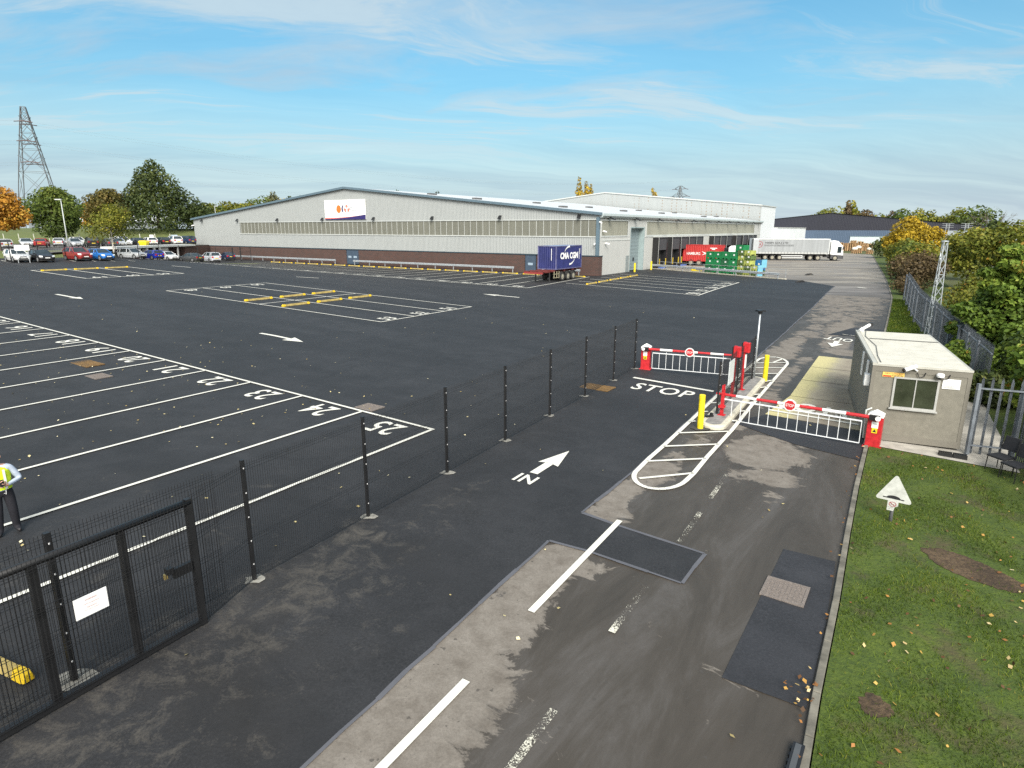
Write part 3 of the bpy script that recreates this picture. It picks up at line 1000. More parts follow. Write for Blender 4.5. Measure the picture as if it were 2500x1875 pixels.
def tree(name, label, loc, h, r, z0, pal, n, leaf, shape='round', group=None, trunk=None, lumps=None, cat='tree', shell=.55, limbs=6, bark=None, extra=None):
    t = thing(name, label, cat, loc, 0, group)
    tw = trunk or max(.06, h * .018)
    mb = MB()
    bend = RNG.normal(0, h * .012, (4, 2))
    top = z0 + (h - z0) * .72
    pts = [(bend[k][0] * k / 3, bend[k][1] * k / 3, top * k / 3) for k in range(4)]
    mb.path([(0, 0, -.3)] + pts, [tw * 1.35, tw * 1.15, tw * .9, tw * .6, tw * .2], 7)
    L_ = lumps or lumps_for(shape, h, r, z0)
    for l in L_[:limbs]:
        zb = max(z0 * .75, min(top * .8, l[2] - abs(l[0]) * .6 - .3))
        f = min(1, zb / max(top, .1))
        b = (pts[3][0] * f * f, pts[3][1] * f * f, zb)
        mid = (b[0] + (l[0] - b[0]) * .5, b[1] + (l[1] - b[1]) * .5, b[2] + (l[2] - b[2]) * .62)
        mb.path([b, mid, l[:3]], [tw * .45, tw * .28, tw * .08], 5)
    mb.build('trunk', bark or BARK, t, smooth=True)
    P_, N_, T_ = crown_points(L_, n, shell)
    ok = P_[:, 2] > -.05
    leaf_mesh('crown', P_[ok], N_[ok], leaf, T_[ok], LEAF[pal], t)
    if extra: leaf_mesh('crown', *extra, t)
    return t


def bare_tree(label, loc, h, r, group=None):
    t = thing('bare_tree', label, 'tree', loc, 0, group)
    mb = MB()
    def grow(p, d, ln, rad, lev):
        q = p + d * ln
        mid = p + d * ln * .5 + Vector(RNG.normal(0, ln * .05, 3))
        mb.path([p, mid, q], [rad, rad * .8, rad * .55], 4 if lev else 6, caps=False)
        if lev >= 4: return
        for k in range(3 if lev < 3 else 4):
            nd_ = (d + Vector(RNG.normal(0, .42, 3)) + Vector((0, 0, .12))).normalized()
            grow(p + d * ln * RNG.uniform(.55, 1), nd_, ln * RNG.uniform(.5, .72), rad * .5, lev + 1)
    grow(Vector((0, 0, -.2)), Vector((0, 0, 1)), h * .38, h * .012, 0)
    mb.build('trunk', BARK, t)
    return t


# ---- left: bank and trees behind the car park
upz = 3.35
def flat_mesh(name, pts, faces, m, kind='structure'):
    mb = MB()
    mb.add(pts, faces)
    return tag(mb.build(name, m), kind=kind)
flat_mesh('upper_car_park', [(-64, 88, 3.3), (-61.8, 100.3, 3.42), (-60.9, 129, 3.42), (-66, 131, 3.42), (-62, 160, 3.5), (-130, 160, 3.6), (-130, 92, 3.6), (-70, 87, 3.35)], [tuple(range(8))], plain('weathered_tarmac', (0.13, 0.125, 0.12), 0.9, var=.25, scale=.6))
BANK = mat_grass('bank_grass', [(0.25, (0.05, 0.065, 0.018)), (0.5, (0.095, 0.12, 0.03)), (0.72, (0.16, 0.16, 0.05))], .45)
mb = MB()
# slope from the lower row of cars up to the upper level
base = [(-76, 78), (-66, 84.5), (-62.3, 87.2), (-60.6, 91), (-62.0, 99.8)]
topb = [(-78, 84, 3.55), (-69, 88.6, 3.5), (-66.2, 91, 3.45), (-64.6, 94, 3.42), (-63.2, 100.6, 3.42)]
for k in range(4):
    a, b, c, d = base[k], base[k + 1], topb[k + 1], topb[k]
    mb.poly([(*a, hz(*a) - .05), (*b, hz(*b) - .05), c, d])
tag(mb.build('grass_slope', BANK), kind='structure')
mb = MB()
xs = list(range(-200, -50, 10))
prof = [(133, 3.4), (138, 4.1), (144, 5.2), (152, 6.0), (165, 6.4), (200, 6.4), (320, 5.0)]
for (ya, za), (yb, zb) in zip(prof, prof[1:]):
    for x0, x1 in zip(xs, xs[1:]):
        f = lambda x, y: y + .12 * (x + 60)
        wob = lambda x, z: z + (.25 * math.sin(x * .13) if z > 3.5 else 0)
        mb.poly([(x0, f(x0, ya), wob(x0, za)), (x1, f(x1, ya), wob(x1, za)), (x1, f(x1, yb), wob(x1, zb)), (x0, f(x0, yb), wob(x0, zb))])
tag(mb.build('grass_bank', BANK, smooth=True), kind='structure')

GL = 'trees around the left car park'
x = seen_x(34, 92, 6)
tree('maple_tree', 'orange autumn tree at the left edge of the photo, above the white estate car', (x - 2.5, 92, 3.4), 8.8, 5.2, 2.6, 'orange', 9000, .25, 'round', GL, trunk=.22)
x = seen_x(133, 124, 6)
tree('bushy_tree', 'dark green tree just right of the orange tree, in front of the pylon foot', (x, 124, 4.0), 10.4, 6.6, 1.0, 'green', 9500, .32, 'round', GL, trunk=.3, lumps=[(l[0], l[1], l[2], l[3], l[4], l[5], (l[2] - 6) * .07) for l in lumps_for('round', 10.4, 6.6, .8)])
x = seen_x(240, 93, 6)
tree('birch_tree', 'thin olive yellow birch with a pale trunk by the canopy', (x + 1.5, 93.5, 3.4), 6.7, 3.9, 1.4, 'olive', 3600, .19, 'round', GL, trunk=.11, shell=.2, bark=plain('birch_bark', (0.5, 0.47, 0.42), 0.8, var=.5, scale=8), limbs=10)
x = seen_x(372, 150, 12)
big = [(l[0], l[1], l[2], l[3], l[4], l[5]) for l in lumps_for('cone', 16.2, 11.2, 1.2)] + [(2.6, 0, 10.6, 3.3, 3, 2.6), (-3.4, -1, 6.6, 4.2, 3.6, 3.4), (.4, 0, 13.4, 2.5, 2.5, 2.0), (-1.8, 0, 12, 2.5, 2.5, 2.2), (4.6, 0, 8.2, 3.2, 3, 2.4), (6.5, 0, 5.5, 4.0, 3.4, 3.8), (-7, 0, 5.0, 3.8, 3.4, 3.6), (10, 0, 3.6, 3.4, 3, 3.2), (3, -2, 7, 3.4, 3, 3), (-2, 0, 9, 3.6, 3, 3), (9.5, 0, 5.0, 2.2, 2, 2)]
tree('lime_tree', 'tallest dark green tree left of the grey warehouse', (x + .8, 150, 5.8), 16.4, 8, 1.5, 'dark', 15000, .36, 'cone', GL, trunk=.4, lumps=big)
tree('beech_tree', 'brownish tree growing against the left side of the tallest tree', (x - 8.0, 146, 5.6), 9.6, 6.2, .8, 'russet', 8500, .33, 'round', GL, trunk=.25)
tree('bushy_tree', 'small orange topped tree between the birch and the brownish tree', (x - 14, 150, 5.6), 7.2, 3.2, .8, 'orange', 1500, .36, 'round', GL)
x = seen_x(478, 158, 8)
tree('bushy_tree', 'dark rounded tree at the left end of the warehouse roof', (x, 158, 5.8), 7.4, 4.2, .5, 'dark', 2600, .45, 'shrub', GL)
for k, (px, py, y, r_, pal, sh, lab) in enumerate([
        (500, 497, 182, 6, 'olive', 'round', 'yellow green tree right behind the left corner of the warehouse'),
        (520, 500, 186, 5, 'green', 'round', 'green bush between the warehouse corner and the lamp head'),
        (548, 490, 190, 6, 'olive', 'round', 'second yellow green tree along the warehouse roof, behind the lamp'),
        (572, 494, 195, 5, 'olive', 'round', 'third yellow green tree along the low end of the warehouse roof'),
        (600, 493, 200, 5.5, 'mixed', 'round', 'russet and green tree showing over the low end of the warehouse roof'),
        (637, 478, 215, 7, 'green', 'round', 'green round tree showing over the warehouse roof left of the sign'),
        (662, 467, 240, 4.5, 'pale', 'round', 'pale grey green tree standing highest over the left roof slope'),
        (704, 479, 225, 3.6, 'dark', 'round', 'small dark tree nearest the ridge over the left roof slope'),
        (685, 484, 235, 4.5, 'yellow', 'round', 'yellow tree over the roof slope between green trees'),
        (733, 477, 235, 3.5, 'green', 'round', 'last green treetop left of the warehouse ridge'),
        (205, 495, 215, 7, 'dark', 'round', 'low dark trees beyond the white roofed building'),
        (175, 497, 190, 6, 'green', 'round', 'low green tree left of the white roofed building')]):
    q = seen(px, py, y)
    tree('bushy_tree', lab, (q[0], y, 4.0), q[2] - 4.0, r_, .8, pal, 1700, .5, sh, 'trees beyond the warehouse')

# poplars, wintry and dark tops over the roof ridge
GP = 'treetops above the warehouse roofs'
for px, py, y, r_, lab in ((1414, 437, 262, 2.3, 'tall yellow poplar, leftmost of three over the roof'), (1433, 445, 263, 2.2, 'yellow poplar in the middle of three over the roof'), (1442, 452, 264, 1.8, 'shortest yellow poplar at the right of the three'), (1597, 462, 270, 2.0, 'lone yellow poplar top over the rusty grey gable')):
    q = seen(px, py, y)
    tree('poplar_tree', lab, (q[0], y, 2.0), q[2] - 2, r_, 6, 'yellow', 1100, .5, 'column', GP, limbs=2)
for px, py, y, lab in ((1066, 465, 280, 'small dark treetop above the white roof slope'), (969, 462, 280, 'tiny dark bush top nearest the ridge of the white roof')):
    q = seen(px, py, y)
    tree('bushy_tree', lab, (q[0], y, 2.0), q[2] - 2, 3.0, 4, 'dark', 500, .6, 'round', GP)
for k, (px, py) in enumerate(((1023, 463), (1097, 466), (1135, 463), (1150, 466), (1190, 470), (1740, 488), (1715, 482), (1680, 479))):
    q = seen(px, py, 285)
    bare_tree('leafless treetop above the roofs, %s from the left' % ORD[k], (q[0], 285, 2.0), q[2] - 2, 4, GP)

# ---- right: the treeline behind the dark warehouse
GT = 'trees behind the dark warehouse'
for k, (px, py, y, r_, pal, sh, lab) in enumerate([
        (1985, 522, 235, 7, 'olive', 'round', 'yellowish tree over the left slope of the dark roof'),
        (2040, 502, 238, 8, 'olive', 'round', 'broad olive tree left of the dark roof ridge'),
        (2015, 508, 236, 6, 'mixed', 'round', 'russet tinged tree over the ridge of the dark roof'),
        (2071, 493, 240, 2.6, 'brown', 'column', 'tall narrow brown treetop, left of the pair'),
        (2088, 494, 241, 2.6, 'olive', 'column', 'tall narrow olive treetop, right of the pair'),
        (2115, 512, 238, 7, 'brown', 'round', 'brownish tree right of the pair of narrow treetops'),
        (2145, 520, 236, 6, 'mixed', 'round', 'low mixed tree behind the yellow tree'),
        (2178, 514, 235, 5, 'brown', 'round', 'reddish brown treetop just above the yellow tree'),
        (2205, 507, 232, 6, 'green', 'round', 'green tree first to the right of the yellow tree'),
        (2240, 507, 230, 6, 'olive', 'round', 'olive tree second to the right of the yellow tree'),
        (2272, 513, 228, 6, 'mixed', 'round', 'ragged russet tree in the middle of the right treeline'),
        (2310, 521, 226, 6, 'brown', 'shrub', 'low brown bushes in the middle of the right treeline'),
        (2338, 505, 222, 7, 'olive', 'round', 'pale yellow rounded tree in the right treeline'),
        (2385, 501, 215, 9, 'green', 'round', 'largest rounded green tree of the right treeline'),
        (2350, 525, 214, 7, 'dark', 'shrub', 'dark understorey below the largest green tree'),
        (2438, 528, 172, 4.5, 'dark', 'shrub', 'dark green conifer at the right end of the long building'),
        (2478, 545, 200, 7, 'olive', 'shrub', 'olive bushes along the horizon at the right edge'),
        (2495, 540, 205, 7, 'brown', 'shrub', 'brownish bushes at the far right horizon')]):
    q = seen(px, py, y)
    tree('bushy_tree', lab, (q[0], y, -.5), q[2] + .5, r_, 1.5, pal, 1500, .62, sh, GT, limbs=3)
q = seen(2424, 492, 188)
bare_tree('leafless tall tree, left of two behind the dark conifer', (q[0], 188, -.5), q[2] + 4, 4, GT)
q = seen(2452, 495, 190)
bare_tree('leafless tall tree, right of two behind the dark conifer', (q[0], 190, -.5), q[2] + 4, 4, GT)

# the hedge beside the access road and the trees behind the palisade
GH_ = 'hedge and trees beside the access road'
for (u, off, hh, r_, pal, sh, n, lf, lab) in [
        (152, 1.5, 5.2, 3.2, 'dark', 'shrub', 1800, .3, 'dark bush at the far end of the road hedge, left of the yellow tree'),
        (122, 3.4, 8.0, 4.0, 'yellow', 'round', 6000, .28, 'bright yellow tree standing tallest in the road hedge'),
        (117, 6.6, 6.4, 3.0, 'yellow', 'round', 2600, .27, 'lower yellow tree right behind the brightest yellow one'),
        (110, 3.0, 4.6, 3.0, 'mixed', 'shrub', 3000, .24, 'green and russet shrub just in front of the yellow tree'),
        (102, 2.9, 5.0, 3.2, 'olive', 'shrub', 3600, .23, 'olive shrub in the road hedge next to the yellow tree'),
        (94, 3.0, 5.2, 3.3, 'green', 'shrub', 3600, .22, 'green shrub midway along the road hedge'),
        (86, 2.8, 4.8, 3.0, 'mixed', 'shrub', 3600, .2, 'russet green shrub midway along the road hedge'),
        (78.5, 2.3, 3.9, 2.7, 'brown', 'shrub', 4200, .15, 'brown leafless looking shrub overhanging the road edge'),
        (72, 2.3, 4.3, 2.6, 'brown', 'shrub', 4200, .15, 'brown twiggy shrub where the palisade fence begins'),
        (66.5, 1.3, 2.0, 1.6, 'brown', 'shrub', 1800, .12, 'low brambles spilling over the end of the palisade'),
        (92, 8.5, 6.2, 3.6, 'olive', 'round', 3200, .25, 'yellow green tree behind the green hedge shrubs'),
        (78, 6.8, 5.6, 3.4, 'olive', 'round', 3600, .22, 'yellow green tree behind the brown shrubs'),
        (66, 7.6, 6.6, 3.6, 'mixed', 'round', 6500, .2, 'large autumn tree directly behind the lattice mast'),
        (60, 10.4, 6.7, 3.3, 'olive', 'round', 5200, .2, 'yellow green tree right of the lattice mast top'),
        (56, 5.2, 3.2, 2.2, 'mixed', 'shrub', 3600, .14, 'low russet shrub behind the palisade, left of the mast'),
        (50.5, 5.5, 3.4, 2.2, 'olive', 'shrub', 3600, .14, 'low green shrub behind the palisade at the mast foot'),
        (96, 15, 4.0, 3.6, 'olive', 'shrub', 2000, .3, 'green hedge bush on the near side of the far car park'),
        (138, 37, 7.0, 5.5, 'olive', 'shrub', 2200, .38, 'broad olive bush behind the parked cars on the right'),
        (130, 47, 6.6, 5.5, 'mixed', 'shrub', 2200, .38, 'mixed autumn bush behind the parked cars at the right edge'),
        (142, 29, 6.0, 5.0, 'dark', 'shrub', 1800, .38, 'dark bush left of the far car park'),
        (112, 52, 7.5, 6.0, 'russet', 'shrub', 1800, .4, 'tall russet bush at the right edge of the far car park')]:
    v = kerb_v(u) - off
    tree('hedge_shrub' if sh == 'shrub' else 'hedge_tree', lab, uvz(u, v, -.1), hh, r_, .3 if sh == 'shrub' else 1.0, pal, n, lf, sh, GH_, cat='shrub' if sh == 'shrub' else 'tree', limbs=5)

# the big maple and its neighbours on the right
def cone_lumps(h, r, z0, n):
    out = []
    for k in range(n):
        f = (k / n) ** .9
        t = k * 2.4
        rr = r * (1 - f) ** .7
        for j in (0.45, .85):
            s = r * (.34 - .2 * f) * RNG.uniform(.75, 1.15)
            out.append((rr * j * math.cos(t + j * 3), rr * j * math.sin(t + j * 3), z0 + (h - z0) * (.05 + .93 * f) - j * .25 * rr, s, s, s * .55, RNG.uniform(-.3, .3)))
    out.append((0, 0, z0 + (h - z0) * .35, r * .5, r * .5, (h - z0) * .38, -.28))
    return out
tree('maple_tree', 'large fresh green maple at the right edge behind the guard cabin', (23.1, 29.2, -.4), 6.5, 3.1, .4, 'maple', 19000, .15, 'cone', GH_, trunk=.16, lumps=cone_lumps(6.5, 2.9, .5, 17), limbs=16)
tree('maple_tree', 'green maple between the lattice mast and the large maple', (27.2, 33.6, -.6), 4.4, 2.3, .3, 'maple', 7000, .15, 'round', GH_, trunk=.1)
tree('maple_sapling', 'low leafy sapling behind the guard cabin roof', (20.6, 27.6, -.3), 2.2, 1.4, .2, 'maple', 4200, .12, 'shrub', GH_, cat='shrub')
tree('maple_tree', 'dark leafed tree filling the gap behind the cabin and the near palisade', (20.6, 23.0, -.4), 3.5, 2.2, .2, 'green', 8500, .14, 'round', GH_, trunk=.1)
tree('maple_tree', 'leafy branches reaching in from the right edge over the palisade', (17.6, 18.6, -.4), 4.1, 2.3, 1.1, 'maple', 8000, .14, 'round', GH_, trunk=.1, shell=.35)
tree('maple_sapling', 'dark undergrowth behind the chairs at the right edge', (16.6, 16.2, -.4), 2.0, 1.6, .1, 'green', 3000, .12, 'shrub', GH_, cat='shrub')
tree('hedge_shrub', 'dark shrub tight against the right side of the guard cabin', (18.6, 23.6, -.4), 1.9, 1.2, .1, 'dark', 3000, .13, 'shrub', GH_, cat='shrub')

# ---- turf blades and fallen leaves
def blades(name, n, region, hgt, wid, m, thin=lambda u, v: 1.0):
    us, vs_ = region(n)
    keep = RNG.uniform(0, 1, len(us)) < np.array([thin(a, b) for a, b in zip(us, vs_)])
    us, vs_ = us[keep], vs_[keep]
    n = len(us)
    base = np.array([uvz(a, b, .05) for a, b in zip(us, vs_)])
    t = RNG.uniform(0, 2 * PI, n)
    h_ = hgt * RNG.uniform(.5, 1.5, n)
    lean = RNG.normal(0, .55, (n, 2)) * h_[:, None]
    d = np.stack([np.cos(t), np.sin(t), np.zeros(n)], 1) * wid / 2
    tip = base + np.concatenate([lean, h_[:, None]], 1)
    V = np.stack([base - d, base + d, tip], 1).reshape(-1, 3)
    me = bpy.data.meshes.new(name)
    me.vertices.add(3 * n)
    me.vertices.foreach_set('co', V.astype(np.float32).ravel())
    me.loops.add(3 * n)
    me.loops.foreach_set('vertex_index', np.arange(3 * n, dtype=np.int32))
    me.polygons.add(n)
    me.polygons.foreach_set('loop_start', np.arange(0, 3 * n, 3, dtype=np.int32))
    at = me.attributes.new('tint', 'FLOAT', 'FACE')
    cl = np.sin(us * 2.1 + vs_ * 1.3) * .1 + np.sin(us * .9 - vs_ * 2.7) * .1
    at.data.foreach_set('value', np.clip(.5 + cl + RNG.normal(0, .2, n), 0, 1).astype(np.float32))
    me.materials.append(m)
    me.update(calc_edges=True)
    o = bpy.data.objects.new(name, me)
    COL.objects.link(o)
    return tag(o, 'short damp green grass on the verge beside the access road', 'grass', kind='stuff')
TURF = mat_leaf('turf_blade', [(0, (0.02, 0.034, 0.003)), (.4, (0.055, 0.092, 0.006)), (.75, (0.105, 0.155, 0.011)), (1, (0.2, 0.19, 0.03))], .25)
def reg(u0, u1, vr):
    def f(n):
        u = u0 + (u1 - u0) * RNG.uniform(0, 1, n) ** 1.0
        k = np.array([kerb_v(a) for a in u]) - .16
        return u, k - RNG.uniform(0, 1, n) ** 1.0 * vr
    return f
def patchy(u, v):
    if ((u - 14.33) / .62) ** 2 + ((v + 1.4) / .9) ** 2 < 1.1: return .05
    if ((u - 9.0) / .28) ** 2 + ((v + .15) / .22) ** 2 < 1: return .1
    if u > 21.2 and v > -2.8: return 0
    return (.55 + .45 * math.sin(u * 1.7 + 2 * math.sin(v * 1.9))) * (.45 if v < -2.2 and u > 14 else 1.0)
blades('grass', 70000, reg(5.5, 21.4, 4.6), .06, .013, TURF, patchy)
blades('grass', 26000, reg(29.6, 62, 2.3), .07, .05, TURF, lambda u, v: 1.0 if v > kerb_v(u) - 1.9 else .4)

DEAD = mat_leaf('dead_leaf', [(0, (0.06, 0.035, 0.018)), (.35, (0.16, 0.075, 0.03)), (.6, (0.34, 0.15, 0.04)), (.82, (0.45, 0.29, 0.07)), (1, (0.6, 0.5, 0.3))], .1)
PALEL = mat_leaf('pale_leaf', [(0, (0.22, 0.16, 0.06)), (.5, (0.5, 0.42, 0.2)), (1, (0.72, 0.66, 0.45))], .1)
def fallen(name, label, uv_, size, m, lift, curl=.5):
    n = len(uv_)
    P_ = np.array([uvz(a, b, lift) for a, b in uv_])
    N_ = np.tile([0, 0, 1.0], (n, 1)) + RNG.normal(0, curl, (n, 3))
    N_ /= np.linalg.norm(N_, axis=1, keepdims=True)
    o = leaf_mesh(name, P_, N_, size, RNG.uniform(0, 1, n), m, None, 1.25)
    return tag(o, label, 'leaves', kind='stuff')
uvs = []
while len(uvs) < 430:
    u, v = random.uniform(5.5, 21.3), random.uniform(-4.2, .9)
    if v < kerb_v(u) - .16 and random.random() < .35 + .65 * max(0, min(1, (-.2 - v) / 3 + math.sin(u * 1.3 + v) * .3)): uvs.append((u, v))
uvs += [(random.gauss(8.7, .25), random.gauss(.78, .1)) for _ in range(22)] + [(random.uniform(6, 22), kerb_v(20) - random.uniform(-.28, .05) - .35 * (1 - 1) - .0) for _ in range(0)]
uvs += [(u, kerb_v(u) + abs(random.gauss(.04, .07)) + .01) for u in [random.uniform(6, 45) for _ in range(90)]]
fallen('fallen_leaves', 'brown and orange leaves scattered over the verge and along the kerb', uvs, .06, DEAD, .1)
uvs = []
while len(uvs) < 520:
    u, v = random.uniform(1, 50), random.uniform(9.5, 75)
    wgt = math.exp(-((u - 11) / 7) ** 2 - ((v - 24) / 11) ** 2) + .05
    if random.random() < wgt: uvs.append((u, v))
uvs += [(random.uniform(4, 24), random.uniform(.9, 9)) for _ in range(22)]
fallen('fallen_leaves', 'small pale leaves dotted over the dark tarmac yard', uvs, .055, PALEL, .05, .25)
# ---------------------------------------------------------------- the warehouse
WA = 0.9749
CBX, CBY, WZ = 10.756, 79.682, 0.8
wdx, wdy = math.cos(WA), math.sin(WA)
def wpt(x, y): return (CBX + wdx * x - wdy * y, CBY + wdy * x + wdx * y)

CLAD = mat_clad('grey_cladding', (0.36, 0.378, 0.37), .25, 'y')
CLADS = mat_clad('grey_cladding_lit_side', (0.50, 0.505, 0.48), .25, 'x')  # same sheet as the gable; the side's stronger light is put into its colour
ROOF = mat_clad('white_roof_sheet', (0.56, 0.58, 0.59), .5, 'x', .3, .08)
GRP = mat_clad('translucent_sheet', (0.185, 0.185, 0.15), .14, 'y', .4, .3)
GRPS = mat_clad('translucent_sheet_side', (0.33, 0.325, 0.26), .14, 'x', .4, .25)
TRIM = plain('pale_grey_trim', (0.5, 0.52, 0.5), .5)
DOORB = plain('blue_door_paint', (0.05, 0.075, 0.11), .5)
DOORG = mat_clad('roller_door_sheet', (0.2, 0.25, 0.26), .5, 'z', .25, .1)
wh = thing('warehouse', 'long low grey warehouse with a brick base, blue roof edge and loading docks', 'warehouse', (CBX, CBY, WZ), WA)
EV, RG, RY, WW = 8.35 - WZ, 12.95 - WZ, 45.65, 91.3       # eaves, ridge, ridge position, width
BT, B0, B1 = 3.2 - WZ, 5.68 - WZ, 7.67 - WZ               # brick top, glazing bottom and top
LS = 83.0
def slope(y): return EV + (RG - EV) * (1 - abs(y - RY) / RY)
mb = MB()
g_ = 0.0
mb.poly([(0, 0, BT), (0, 75.4, BT), (0, 75.4, B0), (0, 0, B0)])
mb.poly([(0, 75.4, BT), (0, WW, BT), (0, WW, EV), (0, 75.4, slope(75.4))])
mb.poly([(0, .35, B1), (0, 75.4, B1), (0, 75.4, slope(75.4)), (0, RY, RG), (0, .35, slope(.35))])
mb.poly([(0, 0, B0), (0, .35, B0), (0, .35, slope(.35)), (0, 0, EV)])
mb.poly([(0, WW, 0), (LS, WW, 0), (LS, WW, EV), (0, WW, EV)])
mb.poly([(LS, 0, 0), (LS, WW, 0), (LS, WW, EV), (LS, RY, RG), (LS, 0, EV)])
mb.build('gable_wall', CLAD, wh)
mb = MB()   # side wall with the roller door, window bands and dock openings left open or overlaid proud
mb.poly([(.9, 0, 0), (9.65, 0, 0), (9.65, 0, B0), (.9, 0, B0)])
mb.poly([(9.65, 0, 6.05), (14.6, 0, 6.05), (14.6, 0, EV), (9.65, 0, EV)])
mb.poly([(14.6, 0, -.3), (LS, 0, -.3), (LS, 0, B0), (14.6, 0, B0)])
for a, b in ((0, .7), (8.65, 9.65), (14.6, 15.2), (77.2, LS)): mb.poly([(a, 0, B0), (b, 0, B0), (b, 0, EV), (a, 0, EV)])
for a, b in ((.7, 8.65), (15.2, 77.2)): mb.poly([(a, 0, B1), (b, 0, B1), (b, 0, EV), (a, 0, EV)])
mb.poly([(0, 0, BT), (.9, 0, BT), (.9, 0, B0), (0, 0, B0)])
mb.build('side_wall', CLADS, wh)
mb = MB()
for a, b in ((46.2, WW), (10.9, 43.2)): mb.box(-.12, a, -.9, .1, b, BT)
mb.box(-.12, -.14, -.3, .1, 9.0, BT)
mb.box(.1, -.14, -.3, .95, .08, BT)
mb.build('brick_plinth', BRICK, wh)
mb = MB()
mb.box(-.17, -.2, BT, .02, WW, BT + .13)
mb.box(.02, -.2, BT, 1.05, -.01, BT + .1)
mb.build('plinth_cap', plain('dark_flashing', (0.03, 0.05, 0.065), .5), wh)
mb = MB()
mb.poly([(.03, .35, B0), (.03, 75.4, B0), (.03, 75.4, B1), (.03, .35, B1)])
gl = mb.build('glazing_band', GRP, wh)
for k in range(69):
    mb = MB()
    mb.box(-.012, .35 + 1.1 * k - .022, B0 + .01, .025, .35 + 1.1 * k + .022, B1 - .01)
    mb.build('mullion', TRIM, gl)
mb = MB()
mb.box(-.09, .02, B0 - .12, -.003, 75.6, B0)
mb.box(-.07, .3, B1, -.003, 75.6, B1 + .08)
mb.build('glazing_sill', TRIM, wh)
for a, b in ((.7, 8.65), (15.2, 77.2)):
    mb = MB()
    mb.poly([(a, .04, B0), (b, .04, B0), (b, .04, B1), (a, .04, B1)])
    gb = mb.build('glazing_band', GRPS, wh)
    mb = MB()
    for z in (B0, B1): mb.box(a - .1, -.06, z - .07, b + .1, -.004, z + .07)
    mb.box(a - .1, -.05, B0, a, -.003, B1)
    mb.box(b, -.05, B0, b + .1, -.003, B1)
    mb.build('band_frame', TRIM, gb)
mb = MB()
mb.box(.95, -.05, B0 - .55, 9.6, -.003, B0 - .43)
mb.box(14.7, -.05, B0 - .25, LS, -.003, B0 - .14)
mb.build('wall_flashing', TRIM, wh)
# roof
mb = MB()
for y0, y1, z0, z1 in ((-.35, RY, EV - .03, RG), (RY, WW + .35, RG, EV - .03)):
    for dz in (0.0,):
        mb.poly([(-.3, y0, z0 + .12), (LS + .2, y0, z0 + .12), (LS + .2, y1, z1 + .12), (-.3, y1, z1 + .12)])
rf = mb.build('roof', ROOF, wh)
VENT = plain('roof_vent_metal', (0.1, 0.1, 0.1), .6)
for i, (xv, yv) in enumerate(((9, 35), (8, 25), (23, 23.5), (12, 12), (31, 17.5), (28, 9.5), (52, 17), (44, 9), (54, 4.2), (75, 8), (70, 16))):
    z = slope(yv) + .12
    mb = MB()
    mb.box(xv - .9, yv - .3, z - .1, xv + .9, yv + .3, z + .24)
    mb.build('roof_vent', VENT, wh)
mb = MB()
for y0, y1, z0, z1 in ((-.4, RY, EV, RG), (RY, WW + .4, RG, EV)):
    mb.ext([(-.42, y0, z0 - .12), (-.42, y1, z1 - .12), (-.42, y1, z1 + .2), (-.42, y0, z0 + .2)], (.44, 0, 0))
mb.build('verge_trim', BLUEGREY, wh)
mb = MB()
mb.box(-.18, -.09, BT + .14, .12, .3, EV - .35)
mb.build('corner_trim', BLUEGREY, wh)
mb = MB()
mb.ext([(.05, -.55, EV + .1), (.05, -.55, EV - .18), (.05, -.3, EV - .42), (.05, -.01, EV - .42), (.05, -.01, EV + .1)], (LS + .1, 0, 0))
mb.build('gutter', plain('gutter_metal', (0.42, 0.48, 0.48), .45), wh)
# lights, cameras
def flood(x, y, z, face, nm='floodlight'):
    f = MB()
    if face == 'x':
        f.cbox(x - .12, y, z - .02, .25, .08, .08)
        f.ext([(x - .22, y - .24, z + .3), (x - .22, y + .24, z + .3), (x - .52, y + .24, z - .02), (x - .52, y - .24, z - .02)], (.12, 0, .16))
    else:
        f.cbox(x, y - .12, z, .08, .25, .08)
        f.ext([(x - .24, y - .2, z + .16), (x + .24, y - .2, z + .16), (x + .24, y - 1.0, z - .16), (x - .24, y - 1.0, z - .16)], (0, 0, .12))
    f.build(nm, BLACK, wh)
for y in (2.7, 14.9, 27.1, 39.3, 51.5, 63.7, 75.9, 88): flood(-.0, y, 7.85 - WZ + .05, 'x')
for x_ in (2.4, 10.6, 19, 27, 34.5, 41.5, 48.5, 55.5, 62, 68.5, 74.5, 80): flood(x_, 0, EV - .52, 'y')
def cctv(x, y, z, dx, dy):
    c = MB()
    c.cbox(x + dx * .1, y + dy * .1, z, .12, .12, .12)
    c.path([(x + dx * .15, y + dy * .15, z + .02), (x + dx * .6, y + dy * .6, z - .1)], .1, 8)
    c.build('security_camera', WHITE, wh)
for a in ((0, .5, 4.0, -1, -.4), (1.7, 0, 4.0, .3, -1), (0, .1, 6.6, -.5, -1), (0, 91, 6.4, -1, .3), (1.0, 0, 5.5, 0, -1)): cctv(*a)
